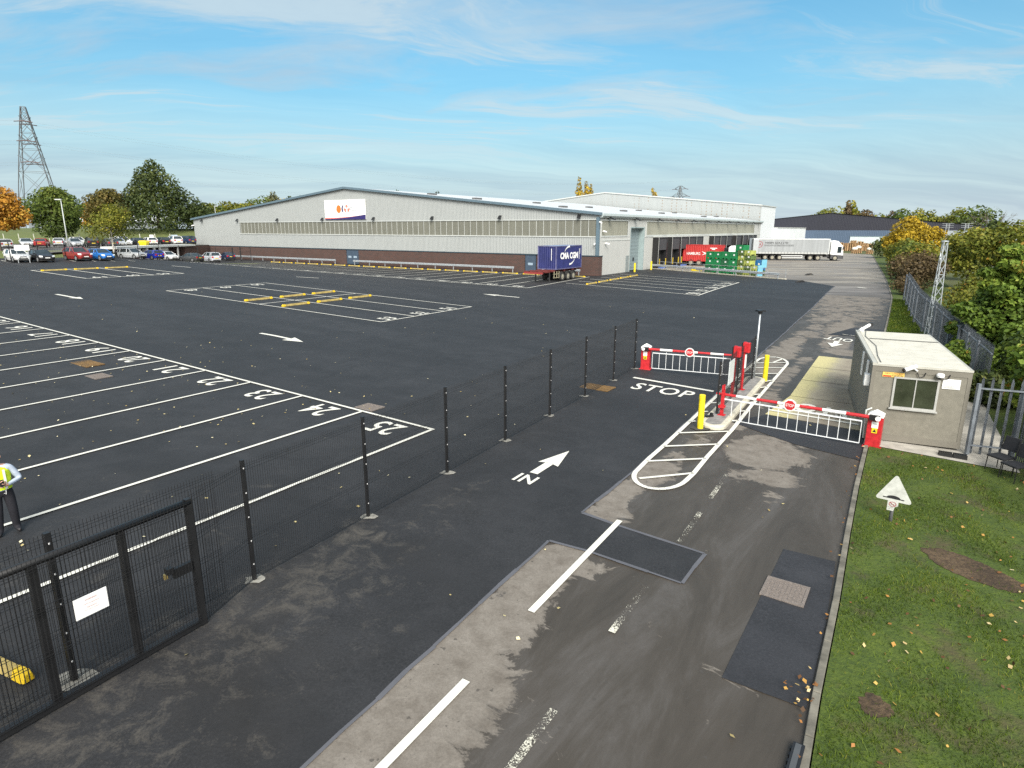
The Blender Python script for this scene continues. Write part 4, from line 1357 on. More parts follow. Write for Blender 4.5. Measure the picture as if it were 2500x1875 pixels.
# doors in the gable
for y0, y1, z0 in ((43.25, 46.15, 0.12), (9.1, 10.85, 0.05)):
    d = MB()
    d.box(-.08, y0 + .05, z0, .02, y1 - .05, BT - .02)
    dr = d.build('door', DOORB, wh)
    s_ = MB()
    for k in range(2 if y1 - y0 > 2 else 1):
        c = y0 + (y1 - y0) * (.28 + .44 * k) if y1 - y0 > 2 else (y0 + y1) / 2
        s_.cbox(-.1, c, z0 + 1.15, .02, .75, .32)
    s_.build('door_notice', plain('pale_blue_notice', (0.3, 0.38, 0.45), .5), dr)
d = MB()
d.box(-.08, 80.0, 0.0, .02, 81.6, BT - .02)
d.build('door', DOORB, wh)
d = MB()
d.box(8.4, -.06, .05, 9.35, .03, 2.25)
d.build('door', plain('grey_door', (0.22, 0.25, 0.25), .5), wh)
# roller door set back in its frame
d = MB()
d.box(9.85, .75, .1, 14.4, .85, 5.95)
rd_ = d.build('roller_door', DOORG, wh)
d = MB()
for k in (10.9, 12.4): d.box(k, .71, 1.35, k + .55, .75, 1.85)
d.build('door_window', GLASS, rd_)
d = MB()
d.box(9.65, .0, -.1, 9.85, .85, 6.05)
d.box(14.4, .0, -.1, 14.6, .85, 6.05)
d.box(9.85, .0, 5.9, 14.4, .85, 6.05)
d.build('door_reveal', plain('grey_green_steel', (0.28, 0.35, 0.35), .5), wh)
# loading docks
DCUR = plain('dock_curtain', (0.045, 0.045, 0.05), .8, var=.3)
DSTEEL = plain('dock_panel', (0.22, 0.22, 0.22), .7)
BLUEB = plain('dock_blue', (0.1, 0.17, 0.42), .6)
docks = [17.8, 23.4, 27.4, 31.2, 34.95, 44.8, 48.9, 52.9, 59.8, 64.7, 68.7, 72.6]
first = None
for k, x0 in enumerate(docks):
    if first is None:
        e = bpy.data.objects.new('dock_shelter', None)
        COL.objects.link(e)
        e.parent = wh
        e.location = (x0, 0, 0)
        f = MB()
        f.box(0, -.95, -.1, .28, -.005, 4.62)
        f.box(3.32, -.95, -.1, 3.6, -.005, 4.62)
        f.box(.28, -.95, 4.42, 3.32, -.005, 4.62)
        f.mat(1).box(-.02, -.98, 4.62, 3.62, -.005, 4.7)
        f.mat(1).box(-.0, -.975, .6, .05, -.95, 4.62)
        f.build('shelter_frame', [BLACK, TRIM], e)
        f = MB()
        f.box(.28, -.9, 2.75, 3.32, -.84, 4.42)
        f.build('head_curtain', DCUR, e)
        f = MB()
        f.box(.35, -.2, 0.2, 1.1, -.02, 2.75)
        f.mat(1).box(1.1, -.12, 0.2, 3.3, -.02, 2.75)
        f.build('dock_door', [DSTEEL, DARK], e)
        f = MB()
        for q in (.5, 3.0): f.box(q, -1.05, .5, q + .12, -.95, 1.5)
        f.build('guide_post', plain('dull_yellow', (0.5, 0.36, 0.03), .6), e)
        f = MB()
        f.box(.6, -1.2, -.5, 2.6, -.2, .2)
        f.build('dock_leveller', BLUEB, e)
        first = e
    else:
        c = first.copy()
        COL.objects.link(c)
        c.parent = wh
        c.location = (x0, 0, 0)
        for ch in first.children:
            q = ch.copy()
            COL.objects.link(q)
            q.parent = c

# the company board on the gable
sg = thing('sign_board', 'white company board with round orange logo on the warehouse gable', 'sign', (CBX - wdy * 45.85 - wdx * .14, CBY + wdx * 45.85 - wdy * .14, 0), WA)
y0, y1, z0, z1 = -4.85, 4.85, 8.03, 11.12      # +y is to the left as seen from the yard
mb = MB()
mb.box(-.05, y0, z0, .05, y1, z1)
mb.build('panel', plain('white_sign', (0.82, 0.82, 0.8), .45, var=.05), sg)
NAVY = plain('navy_ink', (0.03, 0.022, 0.12), .5)
ORNG = plain('orange_ink', (0.78, 0.17, 0.03), .5)
PINK = plain('coral_ink', (0.75, 0.19, 0.14), .5)
Yl = lambda t: y1 - t * (y1 - y0)
X_ = -.056
mb = MB()
n = 20
cur = lambda t: z0 + .12 + .62 * t ** 1.8
for k in range(n):
    a, b = k / n, (k + 1) / n
    mb.poly([(X_, Yl(a), z0), (X_, Yl(b), z0), (X_, Yl(b), cur(b)), (X_, Yl(a), cur(a))])
mb.mat(1)
for k in range(n):
    a, b = k / n, (k + 1) / n
    th = lambda t: .2 * (1 - t) ** 1.3
    mb.poly([(X_, Yl(a), cur(a)), (X_, Yl(b), cur(b)), (X_, Yl(b), cur(b) + th(b)), (X_, Yl(a), cur(a) + th(a))])
mb.build('coloured_swoosh', [NAVY, PINK], sg)
def ell(cx, cz, rx, rz, n=28): return [(cx + rx * math.cos(2 * PI * k / n), cz + rz * math.sin(2 * PI * k / n)) for k in range(n)]
zc = (z0 + z1) / 2 + .12
mb = MB()   # emblem: an outlined disc, an orange disc, a navy crescent and a split coral disc
ring = [ell(.275, zc, .0, .0)]
def P2(t, z, x=X_): return (x, Yl(t), z)
o_, i_ = ell(.248, zc, .052, .62), ell(.248, zc, .047, .575)
mb.mat(2)
for k in range(28):
    a, b = k, (k + 1) % 28
    mb.poly([P2(*o_[a]), P2(*o_[b]), P2(*i_[b]), P2(*i_[a])])
mb.mat(0).poly([P2(t, z, X_ - .002) for t, z in ell(.358, zc - .01, .057, .64)])
cres = [(.478 - .052 * math.sin(a), zc + .62 * math.cos(a)) for a in np.linspace(.15, PI - .25, 12)] + [(.485 - .022 * math.sin(a), zc + .58 * math.cos(a)) for a in np.linspace(PI - .25, .2, 12)]
mb.mat(1).poly([P2(*q) for q in cres])
mb.mat(3)
mb.poly([P2(*q) for q in [(.505, zc + .38), (.555, zc + .66), (.605, zc + .38), (.575, zc + .36), (.555, zc + .1), (.535, zc + .36)]])
for sgn in (-1, 1): mb.poly([P2(.555 + sgn * q, z) for q, z in [(.016, zc + .02), (.07, zc + .12), (.074, zc - .1), (.05, zc - .42), (.022, zc - .62), (.016, zc - .6)]])
mb.build('emblem', [ORNG, NAVY, plain('grey_ink', (0.5, 0.5, 0.52), .5), PINK], sg)
mb = MB()
mb.text('Howard', P2(.76, zc + .17), (0, -1, 0), (0, 0, 1), 2.45, .42, .0)
mb.text('Tenens', P2(.735, zc - .26), (0, -1, 0), (0, 0, 1), 2.05, .38, .0)
mb.build('lettering', plain('blue_grey_ink', (0.1, 0.14, 0.18), .5), sg)

# ---------------------------------------------------------------- buildings beyond
GABLE = mat_clad('stained_grey_sheet', (0.36, 0.385, 0.385), .3, 'y', .3, .1, (0.26, 0.22, 0.18))
WSIDE = mat_clad('white_sheet', (0.66, 0.69, 0.7), .4, 'x', .2, .06)
b2 = thing('tall_shed', 'tall pale grey shed with rust stained gable behind the warehouse', 'warehouse', (*wpt(84.2, 0.45), WZ), WA)
mb = MB()
e2, r2, ry2, w2 = 11.2, 15.15, 40, 80
mb.poly([(0, 0, 0), (0, w2, 0), (0, w2, e2), (0, ry2, r2), (0, 0, e2)])
mb.build('gable_wall', GABLE, b2)
mb = MB()
mb.poly([(0, 0, 0), (14.5, 0, 0), (14.5, 0, e2), (0, 0, e2)])
mb.poly([(14.5, 0, 0), (14.5, w2, 0), (14.5, w2, e2), (14.5, ry2, r2), (14.5, 0, e2)])
mb.poly([(0, w2, 0), (14.5, w2, 0), (14.5, w2, e2), (0, w2, e2)])
mb.build('side_wall', WSIDE, b2)
mb = MB()
for y0_, y1_, za, zb in ((-.1, ry2, e2, r2), (ry2, w2 + .1, r2, e2)): mb.poly([(-.15, y0_, za + .06), (15, y0_, za + .06), (15, y1_, zb + .06), (-.15, y1_, zb + .06)])
mb.build('roof', ROOF, b2)
mb = MB()
for y0_, y1_, za, zb in ((-.1, ry2, e2, r2), (ry2, w2 + .1, r2, e2)): mb.ext([(-.2, y0_, za - .12), (-.2, y1_, zb - .12), (-.2, y1_, zb + .14), (-.2, y0_, za + .14)], (.19, 0, 0))
mb.box(-.1, -.2, e2 - .1, 15, -.02, e2 + .05)
mb.build('roof_trim', TRIM, b2)
b3 = thing('low_white_unit', 'low white flat roofed unit behind the grey curtain trailer', 'building', (*wpt(99, -.3), WZ), WA)
mb = MB()
mb.box(0, 0, 0, 55, 24, 6.15)
mb.build('wall', plain('white_render', (0.66, 0.69, 0.7), .6, var=.05, scale=.3), b3)
mb = MB()
mb.box(-.1, -.12, 6.15, 55.1, 24.1, 6.3)
mb.build('roof', TRIM, b3)
mb = MB()
mb.cbox(51, -.15, 5.2, .6, .3, .2)
mb.build('wall_light', BLACK, b3)
b4 = thing('dark_warehouse', 'wide dark navy and blue warehouse in the distance on the right', 'warehouse', (*wpt(138.5, -6.7), .6), WA)
NAVYC = mat_clad('navy_sheet', (0.022, 0.023, 0.036), .4, 'y', .3, .2)
BLUEC = mat_clad('blue_sheet', (0.07, 0.108, 0.17), .45, 'y', .4, .12)
PALEC = mat_clad('pale_sheet', (0.32, 0.36, 0.385), .45, 'y', .3, .15)
E4, R4, hw, sp4 = 6.9, 10.65, 37.3, 5.75
mb = MB()
mb.poly([(0, -hw, sp4), (0, hw, sp4), (0, hw, E4), (0, 0, R4), (0, -hw, E4)])
mb.build('upper_wall', NAVYC, b4)
mb = MB()
mb.poly([(0, -19.5, -1), (0, hw, -1), (0, hw, sp4), (0, -19.5, sp4)])
mb.build('lower_wall', BLUEC, b4)
mb = MB()
mb.poly([(0, -hw, -2), (0, -19.5, -2), (0, -19.5, sp4), (0, -hw, sp4)])
mb.build('pale_wall', PALEC, b4)
mb = MB()
for y0_, y1_, za, zb in ((-hw, 0, E4, R4), (0, hw, R4, E4)): mb.poly([(-.3, y0_, za + .1), (70, y0_, za + .1), (70, y1_, zb + .1), (-.3, y1_, zb + .1)])
mb.poly([(0, -hw, -2), (70, -hw, -2), (70, -hw, E4), (0, -hw, E4)])
mb.build('roof', ROOF, b4)
mb = MB()
mb.box(-.12, -14.5, -1, -.02, -5.8, 3.95)
mb.build('loading_door', plain('pale_door', (0.5, 0.56, 0.58), .5), b4)
mb = MB()
mb.box(-.15, -14.6, 3.95, -.02, -5.6, 4.2)
mb.build('door_lintel', BLUEGREY, b4)
for yy in (-29, -33.2):
    mb = MB()
    for a in (-.35, .35): mb.bar((-1.2, yy + a, -2), (-1.2, yy + a, 7.6), .1)
    for k in range(18): mb.bar((-1.2, yy - .35, -1.6 + k * .52), (-1.2, yy + .35, -1.6 + k * .52), .05)
    for z_ in (6.6, 7.1, 7.6): mb.bar((-1.2, yy - 1.3, z_), (-1.2, yy + 1.3, z_), .06)
    mb.build('access_ladder', STEEL, b4)
b5 = thing('low_annexe', 'pale flat annexe at the right end of the distant dark warehouse', 'building', (*wpt(137, -46.5), -.8), WA)
mb = MB()
mb.box(0, -4.5, 0, 20, 2.0, 6.5)
mb.build('wall', PALEC, b5)
mb = MB()
mb.box(-.6, -9.5, 6.6, 20, -1.5, 6.95)
mb.build('roof', plain('cream_roof', (0.6, 0.6, 0.52), .6), b5)
q = seen(209, 502, 200)
b6 = thing('distant_shed', 'white roofed low shed among the trees at the far left', 'building', (q[0], 200, 4.5), R(8))
mb = MB()
mb.box(-17, 0, 0, 21, 14, 4.0)
mb.build('wall', plain('slate_wall', (0.16, 0.18, 0.2), .7), b6)
mb = MB()
mb.ext([(-17.5, -.5, 4.0), (-17.5, 7, 6.1), (-17.5, 14.5, 4.0)], (39, 0, 0))
mb.build('roof', plain('white_roof', (0.74, 0.76, 0.78), .5), b6)

# retaining wall with the roofed walkway below the upper car park
rw = thing('retaining_wall', 'brown brick retaining wall with a pale roofed walkway below the upper cars', 'wall', (0, 0, 0))
A_, B_ = Vector((-62.3, 100.2, 0)), Vector((-60.4, 129.5, 0))
nrm = Vector((1, -.065, 0)).normalized()
al = (B_ - A_).normalized()
def wl(s, o, z):
    p = A_ + al * s + nrm * o
    return (p.x, p.y, z)
Lw = (B_ - A_).length
mb = MB()
def slab(m_, s0, s1, o0, o1, za, zb, zc_=None, zd=None):
    zc_ = za if zc_ is None else zc_
    zd = zb if zd is None else zd
    m_.add([wl(s0, o0, za), wl(s0, o1, za), wl(s1, o1, zc_), wl(s1, o0, zc_), wl(s0, o0, zb), wl(s0, o1, zb), wl(s1, o1, zd), wl(s1, o0, zd)], [(3, 2, 1, 0), (4, 5, 6, 7), (0, 1, 5, 4), (1, 2, 6, 5), (2, 3, 7, 6), (3, 0, 4, 7)])
slab(mb, 0, Lw, -2.4, -2.2, .6, 3.4)
slab(mb, 0, .5, -2.2, 0, 1.0, 3.4)
slab(mb, 19, Lw, -2.2, -.1, .4, 3.3)
mb.build('brick_face', BRICK, rw)
mb = MB()
slab(mb, -.2, 22, -2.4, .25, 3.42, 3.78, 3.36, 3.66)
mb.build('walkway_roof', plain('pale_fascia', (0.6, 0.62, 0.6), .6), rw)
mb = MB()
for s_ in (5.5, 7.5, 9.5, 11, 16.5): slab(mb, s_, s_ + .5 if s_ < 16 else s_ + .2, -.15, .02, .8, 3.42)
mb.build('white_post', WHITE, rw)
for s_, o_, wd, m_ in ((4.2, -1.6, 1.6, WHITE), (6.0, -1.5, 1.4, RED), (8.2, -1.2, 1.2, WHITE), (12.3, -.6, 2.2, WHITE)):
    mb = MB()
    slab(mb, s_, s_ + wd, o_, o_ + .08, 1.2, 3.2)
    mb.build('notice_panel', m_, rw)
# ---------------------------------------------------------------- mesh fences and the gate
WIRE = plain('black_wire', (0.012, 0.012, 0.013), .5)
CLIP = plain('bright_clip', (0.6, 0.6, 0.6), .4)
FA = 1.0451


def mesh_wires(m, p0, p1, z0a, z0b, h, step=.05, wr=.005, top=True, clip_h=None):
    """welded mesh with pressed V-folds between two posts"""
    p0, p1 = Vector(p0), Vector(p1)
    d = p1 - p0
    n = int(d.length / step)
    folds = [.12, h * .36, h * .66, h - .12]
    nx = Vector((-d.y, d.x)).normalized()
    for k in range(1, n):
        t = k / n
        p = p0 + d * t
        zb = z0a + (z0b - z0a) * t
        m.bar((p.x, p.y, zb + .05), (p.x, p.y, zb + h), wr)
    for fz in folds:
        for dz, o in ((-.05, 0), (0, .02), (.05, 0)):
            m.bar((p0.x + nx.x * o, p0.y + nx.y * o, z0a + fz + dz), (p1.x + nx.x * o, p1.y + nx.y * o, z0b + fz + dz), wr * 1.1)
    m.bar((p0.x, p0.y, z0a + .05), (p1.x, p1.y, z0b + .05), wr * 1.3)


def post(m, x, y, z, h, s=.06, rz=FA):
    c, s_ = math.cos(rz), math.sin(rz)
    m.mat(0).bar((x, y, z - .02), (x, y, z + h), s, s, up=(c, s_, 0))
    for k in range(5):
        m.mat(1).cbox(x + s_ * s * .52, y - c * s * .52, z + .35 + k * (h - .5) / 4, .016, .016, .022)


fo = (-4.7275, 10.255)
fdir = (math.cos(FA), math.sin(FA))
fp = [(fo[0] + fdir[0] * t, fo[1] + fdir[1] * t) for t in [3.0046 * k for k in range(7)] + [6 * 3.0046 + 2.6565]]
fx0, fy0 = uvz(1.9, 9.0)[:2]
gx1, gy1 = -5.04, 8.95
fence = thing('mesh_fence', 'long black weldmesh fence crossing the tarmac from the gate to the in barrier', 'fence', (fo[0], fo[1], hz(*fo)), 0)
oz = hz(*fo)
rel = lambda x, y: (x - fo[0], y - fo[1])
FH = 2.33
m0 = MB()
for k, (x, y) in enumerate(fp):
    mp = MB()
    x_, y_ = rel(x, y)
    post(mp, x_, y_, hz(x, y) - oz, FH + .03)
    mp.build('post', [BLACK, CLIP], fence)
    cf = MB()
    n = 9
    for ring in range(1):
        z = hz(x, y) - oz + .03
        cf.poly([(x_ + (.19 + .05 * math.sin(j * 2.3 + k)) * math.cos(2 * PI * j / n), y_ + (.15 + .04 * math.cos(j * 3.1 + k)) * math.sin(2 * PI * j / n), z) for j in range(n)])
    cf.build('concrete_footing', plain('fresh_concrete', (0.24, 0.232, 0.205), .9, var=.5, scale=9), fence)
for (a, b), (c, d) in zip(fp, fp[1:]):
    mp = MB()
    mesh_wires(mp, rel(a, b), rel(c, d), hz(a, b) - oz, hz(c, d) - oz, FH)
    mp.build('mesh_panel', WIRE, fence)
mp = MB()   # the short return towards the gate and the piece beyond the last post
mesh_wires(mp, rel(gx1, gy1), rel(*fp[0]), hz(gx1, gy1) - oz, hz(*fp[0]) - oz, FH)
mp.build('mesh_panel', WIRE, fence)
mp = MB()
e_ = (fp[7][0] + fdir[0] * .3, fp[7][1] + fdir[1] * .3)
mesh_wires(mp, rel(*fp[7]), rel(*e_), hz(*fp[7]) - oz, hz(*e_) - oz, FH)
mp.build('mesh_panel', WIRE, fence)
# the fence behind the open gate
bx = [(-6.24, 7.62), (-7.74, 5.02)]
f2 = thing('mesh_fence', 'short run of black mesh fence standing behind the gate in the lower left', 'fence', (bx[0][0], bx[0][1], hz(*bx[0])), 0)
r2_ = lambda x, y: (x - bx[0][0], y - bx[0][1])
for x, y in (bx[0],):
    mp = MB()
    post(mp, *r2_(x, y), 0, FH, .07)
    mp.build('post', [BLACK, CLIP], f2)
mp = MB()
mesh_wires(mp, r2_(*bx[0]), r2_(*bx[1]), 0, hz(*bx[1]) - hz(*bx[0]), FH)
mp.build('mesh_panel', WIRE, f2)
mp = MB()
mesh_wires(mp, r2_(*bx[0]), r2_(fp[0][0] - .3, fp[0][1] - .4), 0, hz(*fp[0]) - hz(*bx[0]), FH)
mp.build('mesh_panel', WIRE, f2)
cf = MB()
cf.poly([(.3 * math.cos(t) * (1 + .15 * math.sin(3 * t)), .24 * math.sin(t), .035) for t in [2 * PI * k / 11 for k in range(11)]])
cf.build('concrete_footing', plain('fresh_concrete', (0.24, 0.232, 0.205), .9), f2)

# sliding gate: local x runs along the gate from its latch post towards the camera
gang = math.atan2(6.53 - 8.95, -6.45 + 5.04)
gate = thing('sliding_gate', 'black framed mesh gate with a round top rail in the lower left corner', 'gate', (gx1, gy1, hz(gx1, gy1)), gang)
gx = lambda px, py: None
GT_ = 2.2
mb = MB()
mb.path([(-.03, 0, GT_ - .03), (3.6, 0, GT_ - .03)], .055, 10)
mb.build('top_rail', BLACK, gate, smooth=True)
mb = MB()
mb.box(-.05, -.05, .05, 3.6, .05, .15)
mb.build('bottom_rail', BLACK, gate)
for x_, w_ in ((0, .09), (1.02, .085), (2.12, .1), (3.3, .1)):
    mb = MB()
    mb.box(x_ - w_ / 2, -w_ / 2, .16 if x_ else .02, x_ + w_ / 2, w_ / 2, GT_ - .05 if x_ else GT_ + .03)
    mb.build('upright', BLACK, gate)
mb = MB()
mesh_wires(mb, (.06, .075), (3.6, .075), 0.1, 0.1, 2.15, .05, .006)
mb.build('mesh_infill', WIRE, gate)
mb = MB()
mb.cbox(.22, 0, 1.12, .3, .07, .16)
mb.cbox(.42, .0, 1.2, .1, .1, .1)
mb.build('lock_box', BLACK, gate)
mb = MB()
mb.cbox(.46, -.06, 1.1, .05, .05, .08)
mb.build('padlock', plain('brass', (0.5, 0.38, 0.15), .4, .7), gate)
sgn = thing('warning_plate', 'white warning plate with red print hanging on the gate mesh', 'sign', (gx1, gy1, hz(gx1, gy1)), gang)
mb = MB()
mb.cbox(1.57, .1, 1.32, .42, .012, .3)
mb.build('plate', plain('white_plate', (0.82, 0.82, 0.8), .4, var=.04), sgn)
mb = MB()
PR = plain('faded_red_print', (0.55, 0.22, 0.22), .6)
for z_, t_, w_, h_ in ((1.41, 'WARNING', .15, .022), (1.35, 'CCTV in operation', .2, .02), (1.30, '24 hours', .12, .02), (1.26, 'for your safety', .18, .014)):
    mb.text(t_, (1.57, .108, z_), (-1, 0, 0), (0, 0, 1), w_, h_)
mb.build('lettering', PR, sgn)

# ---------------------------------------------------------------- barriers
STRIPW = plain('arm_white', (0.7, 0.7, 0.68), .4, var=.2, scale=9)


def barrier(label, base, rz, arm_len, rest):
    """cabinet at the origin, arm along local +x"""
    t = thing('barrier_gate', label, 'barrier', base, rz, 'red and white entrance barriers')
    c = MB()
    c.box(-.2, -.18, .04, .2, .18, 1.0)
    c.box(-.26, -.24, 0, .26, .24, .05)
    cab = c.build('cabinet', RED, t, bevel=.012)
    c = MB()
    c.loft([[(-.21, -.19, 1.0), (.21, -.19, 1.0), (.21, .19, 1.0), (-.21, .19, 1.0)], [(-.21, -.19, 1.07), (.21, -.19, 1.07), (.21, .19, 1.07), (-.21, .19, 1.07)], [(-.02, -.02, 1.2), (.02, -.02, 1.2), (.02, .02, 1.2), (-.02, .02, 1.2)]])
    c.build('lid', WHITE, cab)
    c = MB()
    c.box(-.1, -.192, .66, .08, -.181, .86)
    c.mat(1).box(-.08, -.194, .5, .07, -.181, .66)
    c.mat(2).poly([(-.06, -.196, .53), (.05, -.196, .53), (-.005, -.196, .63)])
    c.mat(2).text('BARRIERS', (-.01, -.196, .79), (1, 0, 0), (0, 0, 1), .13, .03)
    c.build('warning_label', [WHITE, YELLOW, INK], cab)
    ah = 1.0
    ay = -.26
    mx = MB()
    segs = max(7, int(arm_len / .62))
    a0 = .12
    sl = (arm_len - a0) / segs
    for k in range(segs):
        mx.mat(k % 2)
        rr = lambda s_: .058 - .014 * s_
        mx.path([(a0 + k * sl, ay, ah), (a0 + (k + 1) * sl, ay, ah)], [rr(k / segs), rr((k + 1) / segs)], 12)
    mx.mat(2).cbox(0.02, ay, ah, .28, .12, .16)
    mx.mat(1).path([(-.08, ay - .06, ah), (-.08, ay - .1, ah)], .075, 12)
    mx.build('boom_arm', [RED, STRIPW, BLACK], t, smooth=False)
    d = MB()
    xs_ = arm_len * .5
    d.lathe([(0, -.035), (.2, -.035), (.2, 0), (0, 0)], (xs_, ay - .06, ah), 24, 'y')
    d.mat(1).ext([(xs_ + .165 * math.cos(PI / 8 + k * PI / 4), ay - .097, ah + .165 * math.sin(PI / 8 + k * PI / 4)) for k in range(8)], (0, -.004, 0))
    d.mat(0).text('STOP', (xs_, ay - .104, ah), (1, 0, 0), (0, 0, 1), .26, .1, .01)
    d.build('stop_disc', [STRIPW, RED], t)
    s_ = MB()
    x0, x1 = .34, arm_len - .25
    s_.bar((x0, ay, .84), (x1, ay, .84), .05, .035)
    s_.bar((x0, ay, .13), (x1, ay, .13), .025, .025)
    n = int((x1 - x0) / .3)
    for k in range(n + 1):
        xx = x0 + (x1 - x0) * k / n
        s_.bar((xx, ay, .13), (xx, ay, .84), .018)
        if k % 4 == 2: s_.bar((xx, ay, .85), (xx, ay, ah - .04), .012)
    s_.build('skirt', plain('skirt_white', (0.72, 0.74, 0.74), .4, var=.06), t)
    return t


b1p, b1q = (6.18, 28.2), (9.35, 26.9)
barrier('farther barrier, its red cabinet standing by the end of the mesh fence', (b1p[0], b1p[1], hz(*b1p)), math.atan2(-1.35, 3.15), 3.95, None)
b2p = (11.17, 18.3)
t2 = barrier('nearer barrier, its red cabinet standing in front of the guard cabin', (b2p[0], b2p[1], hz(*b2p)), math.atan2(20.95 - 18.1, 7.35 - 11.15), 4.85, None)
# mirror the nearer one so that its face looks at the camera
for ch in t2.children: pass
t2.scale = (1, -1, 1)
for o in list(t2.children) + [c for ch in t2.children for c in ch.children]:
    if o.name.startswith(('stop_disc', 'warning_label')):   # keep the writing readable
        me = o.data
        xs_ = [v.co.x for v in me.vertices]
        c_ = (min(xs_) + max(xs_)) / 2
        for v in me.vertices: v.co.x = 2 * c_ - v.co.x
        me.flip_normals()

def red_post(label, xy_, h, head, rz, name='barrier_reader_post'):
    t = thing(name, label, 'post', (*xy_, hz(*xy_) + .14), rz, 'red posts on the traffic island')
    c = MB()
    c.box(-.05, -.05, 0, .05, .05, h)
    c.box(-.12, -.12, 0, .12, .12, .02)
    c.build('column', RED, t)
    if head == 'rest':
        c = MB()
        c.box(-.09, -.03, h, -.05, .03, h + .16)
        c.box(.05, -.03, h, .09, .03, h + .16)
        c.box(-.09, -.03, h - .03, .09, .03, h)
        c.build('arm_cradle', RED, t)
        c = MB()
        c.box(-.13, -.1, .28, .05, .1, .36)
        c.build('foot_bracket', RED, t)
    else:
        c = MB()
        c.box(-.1, -.2, h - .42, .1, .06, h - .02)
        c.build('reader_head', RED, t, bevel=.02)
        c = MB()
        c.box(-.11, .06, h - .4, .08, .1, h - .02)
        c.build('back_plate', BLACK, t)
        c = MB()
        if head == 'low':
            c.box(-.06, -.09, .9, .06, -.052, 1.45)
            c.build('white_panel', WHITE, t)
        else:
            c.box(.051, -.06, .5, .07, .06, h - .5)
            c.build('cable_cover', BLACK, t)
AX = WA - .02
red_post('taller red reader post with a rounded head, nearer of the two behind the white board', (8.5, 23.3), 1.98, 'high', AX)
red_post('red reader post with a white panel on its front, farther of the two', (9.24, 24.35), 1.95, 'low', AX)
red_post('short red post cradling the end of the nearer barrier arm', (7.3, 20.82), .92, 'rest', AX)
ipA, ipB = (7.17, 20.95), (10.36, 26.2)
izz = hz(*ipA) + .14
isl = thing('mesh_fence', 'black mesh fence panel standing on the traffic island between the barriers', 'fence', (*ipA, izz), 0)
for (x, y) in (ipA, ((ipA[0] + ipB[0]) / 2, (ipA[1] + ipB[1]) / 2), ipB):
    mp = MB()
    post(mp, x - ipA[0], y - ipA[1], hz(x, y) + .14 - izz, 1.88)
    mp.build('post', [BLACK, CLIP], isl)
mp = MB()
mesh_wires(mp, (0, 0), (ipB[0] - ipA[0], ipB[1] - ipA[1]), .0, hz(*ipB) + .14 - izz, 1.84, .05, .0045)
mp.build('mesh_panel', WIRE, isl)
q = thing('notice_board', 'pale notice board fixed to the mesh on the traffic island', 'sign', (7.95, 22.1, hz(7.9, 22.1) + .14), math.atan2(ipB[1] - ipA[1], ipB[0] - ipA[0]))
mb = MB()
mb.box(-.1, .03, .75, .72, .05, 1.62)
mb.build('board', plain('pale_board', (0.62, 0.66, 0.66), .35), q)
lp_ = (10.55, 26.45)
q = thing('camera_pole', 'slim galvanised pole with a dark cap at the far end of the traffic island', 'pole', (*lp_, hz(*lp_) + .14), R(20))
mb = MB()
mb.cyl(0, 0, 0, 2.8, .04, 10, .035)
mb.build('pole', STEEL, q, smooth=True)
mb = MB()
mb.cbox(0, 0, 2.84, .12, .12, .1)
mb.box(-.17, -.12, 2.89, .17, .12, 2.95)
mb.build('lamp_head', BLACK, q)
q = thing('rubber_block', 'black rubber bracket lying on the near end of the traffic island', 'bracket', (*uvz(20.85, 5.75)[:2], uvz(20.85, 5.75)[2] + .15), .4)
mb = MB()
mb.cbox(0, 0, .03, .3, .1, .06)
mb.cbox(.1, .02, .08, .08, .08, .1)
mb.build('block', BLACK, q)


def bollard(label, x, y, h=1.17, r=.1):
    t = thing('bollard', label, 'bollard', (x, y, hz(x, y)), 0, 'yellow bollards')
    m_ = MB()
    m_.lathe([(r, -.05), (r, h - .015), (r - .015, h)], n=20)
    m_.build('post', YELLOW, t)
    m_ = MB()
    m_.poly([((.3 + .05 * math.sin(3 * k)) * math.cos(2 * PI * k / 14), (.26 + .04 * math.cos(2 * k)) * math.sin(2 * PI * k / 14), .03) for k in range(14)])
    m_.build('footing', plain('dark_footing', (0.05, 0.047, 0.043), .9), t)
bollard('yellow bollard at the near end of the traffic island', 6.22, 19.66)
bollard('yellow bollard at the far end of the traffic island', 11.0, 26.38)
for x_, lab in ((9.3, 'yellow bollard left of the tall roller door'), (15.2, 'yellow bollard right of the tall roller door')):
    bollard(lab, *wpt(x_, -1.0), 1.25, .13)

# ---------------------------------------------------------------- guard cabin
CW, CL, CH = 2.56, 7.1, 2.5
cx_, cy_ = 11.22, 18.93
cang = math.atan2(17.85 - 18.9, 13.63 - 11.3)     # local x across the front, local y to the back
cab = thing('guard_cabin', 'beige portable guard cabin with a sliding window and white ribbed roof', 'cabin', (cx_, cy_, hz(cx_, cy_) - .02), cang)
BEIGE = plain('beige_panel', (0.18, 0.168, 0.136), .65, var=.16, scale=5, bmp=.25)
mb = MB()
mb.box(0, 0, .12, CW, CL, CH - .12)
mb.build('wall', BEIGE, cab)
mb = MB()
mb.box(-.012, -.014, .1, CW + .012, CL, .3)
mb.box(-.01, -.012, CH - .2, CW + .01, CL, CH - .03)
for a in (-.013, CW - .09): mb.box(a, -.013, .3, a + .1, .1, CH - .2)
mb.build('frame', plain('beige_frame', (0.165, 0.153, 0.126), .55, var=.06), cab)
mb = MB()
RW = plain('cream_roof_sheet', (0.42, 0.41, 0.36), .5, var=.12)
mb.box(-.02, -.03, CH - .03, CW + .02, CL + .02, CH + .03)
ny = 46
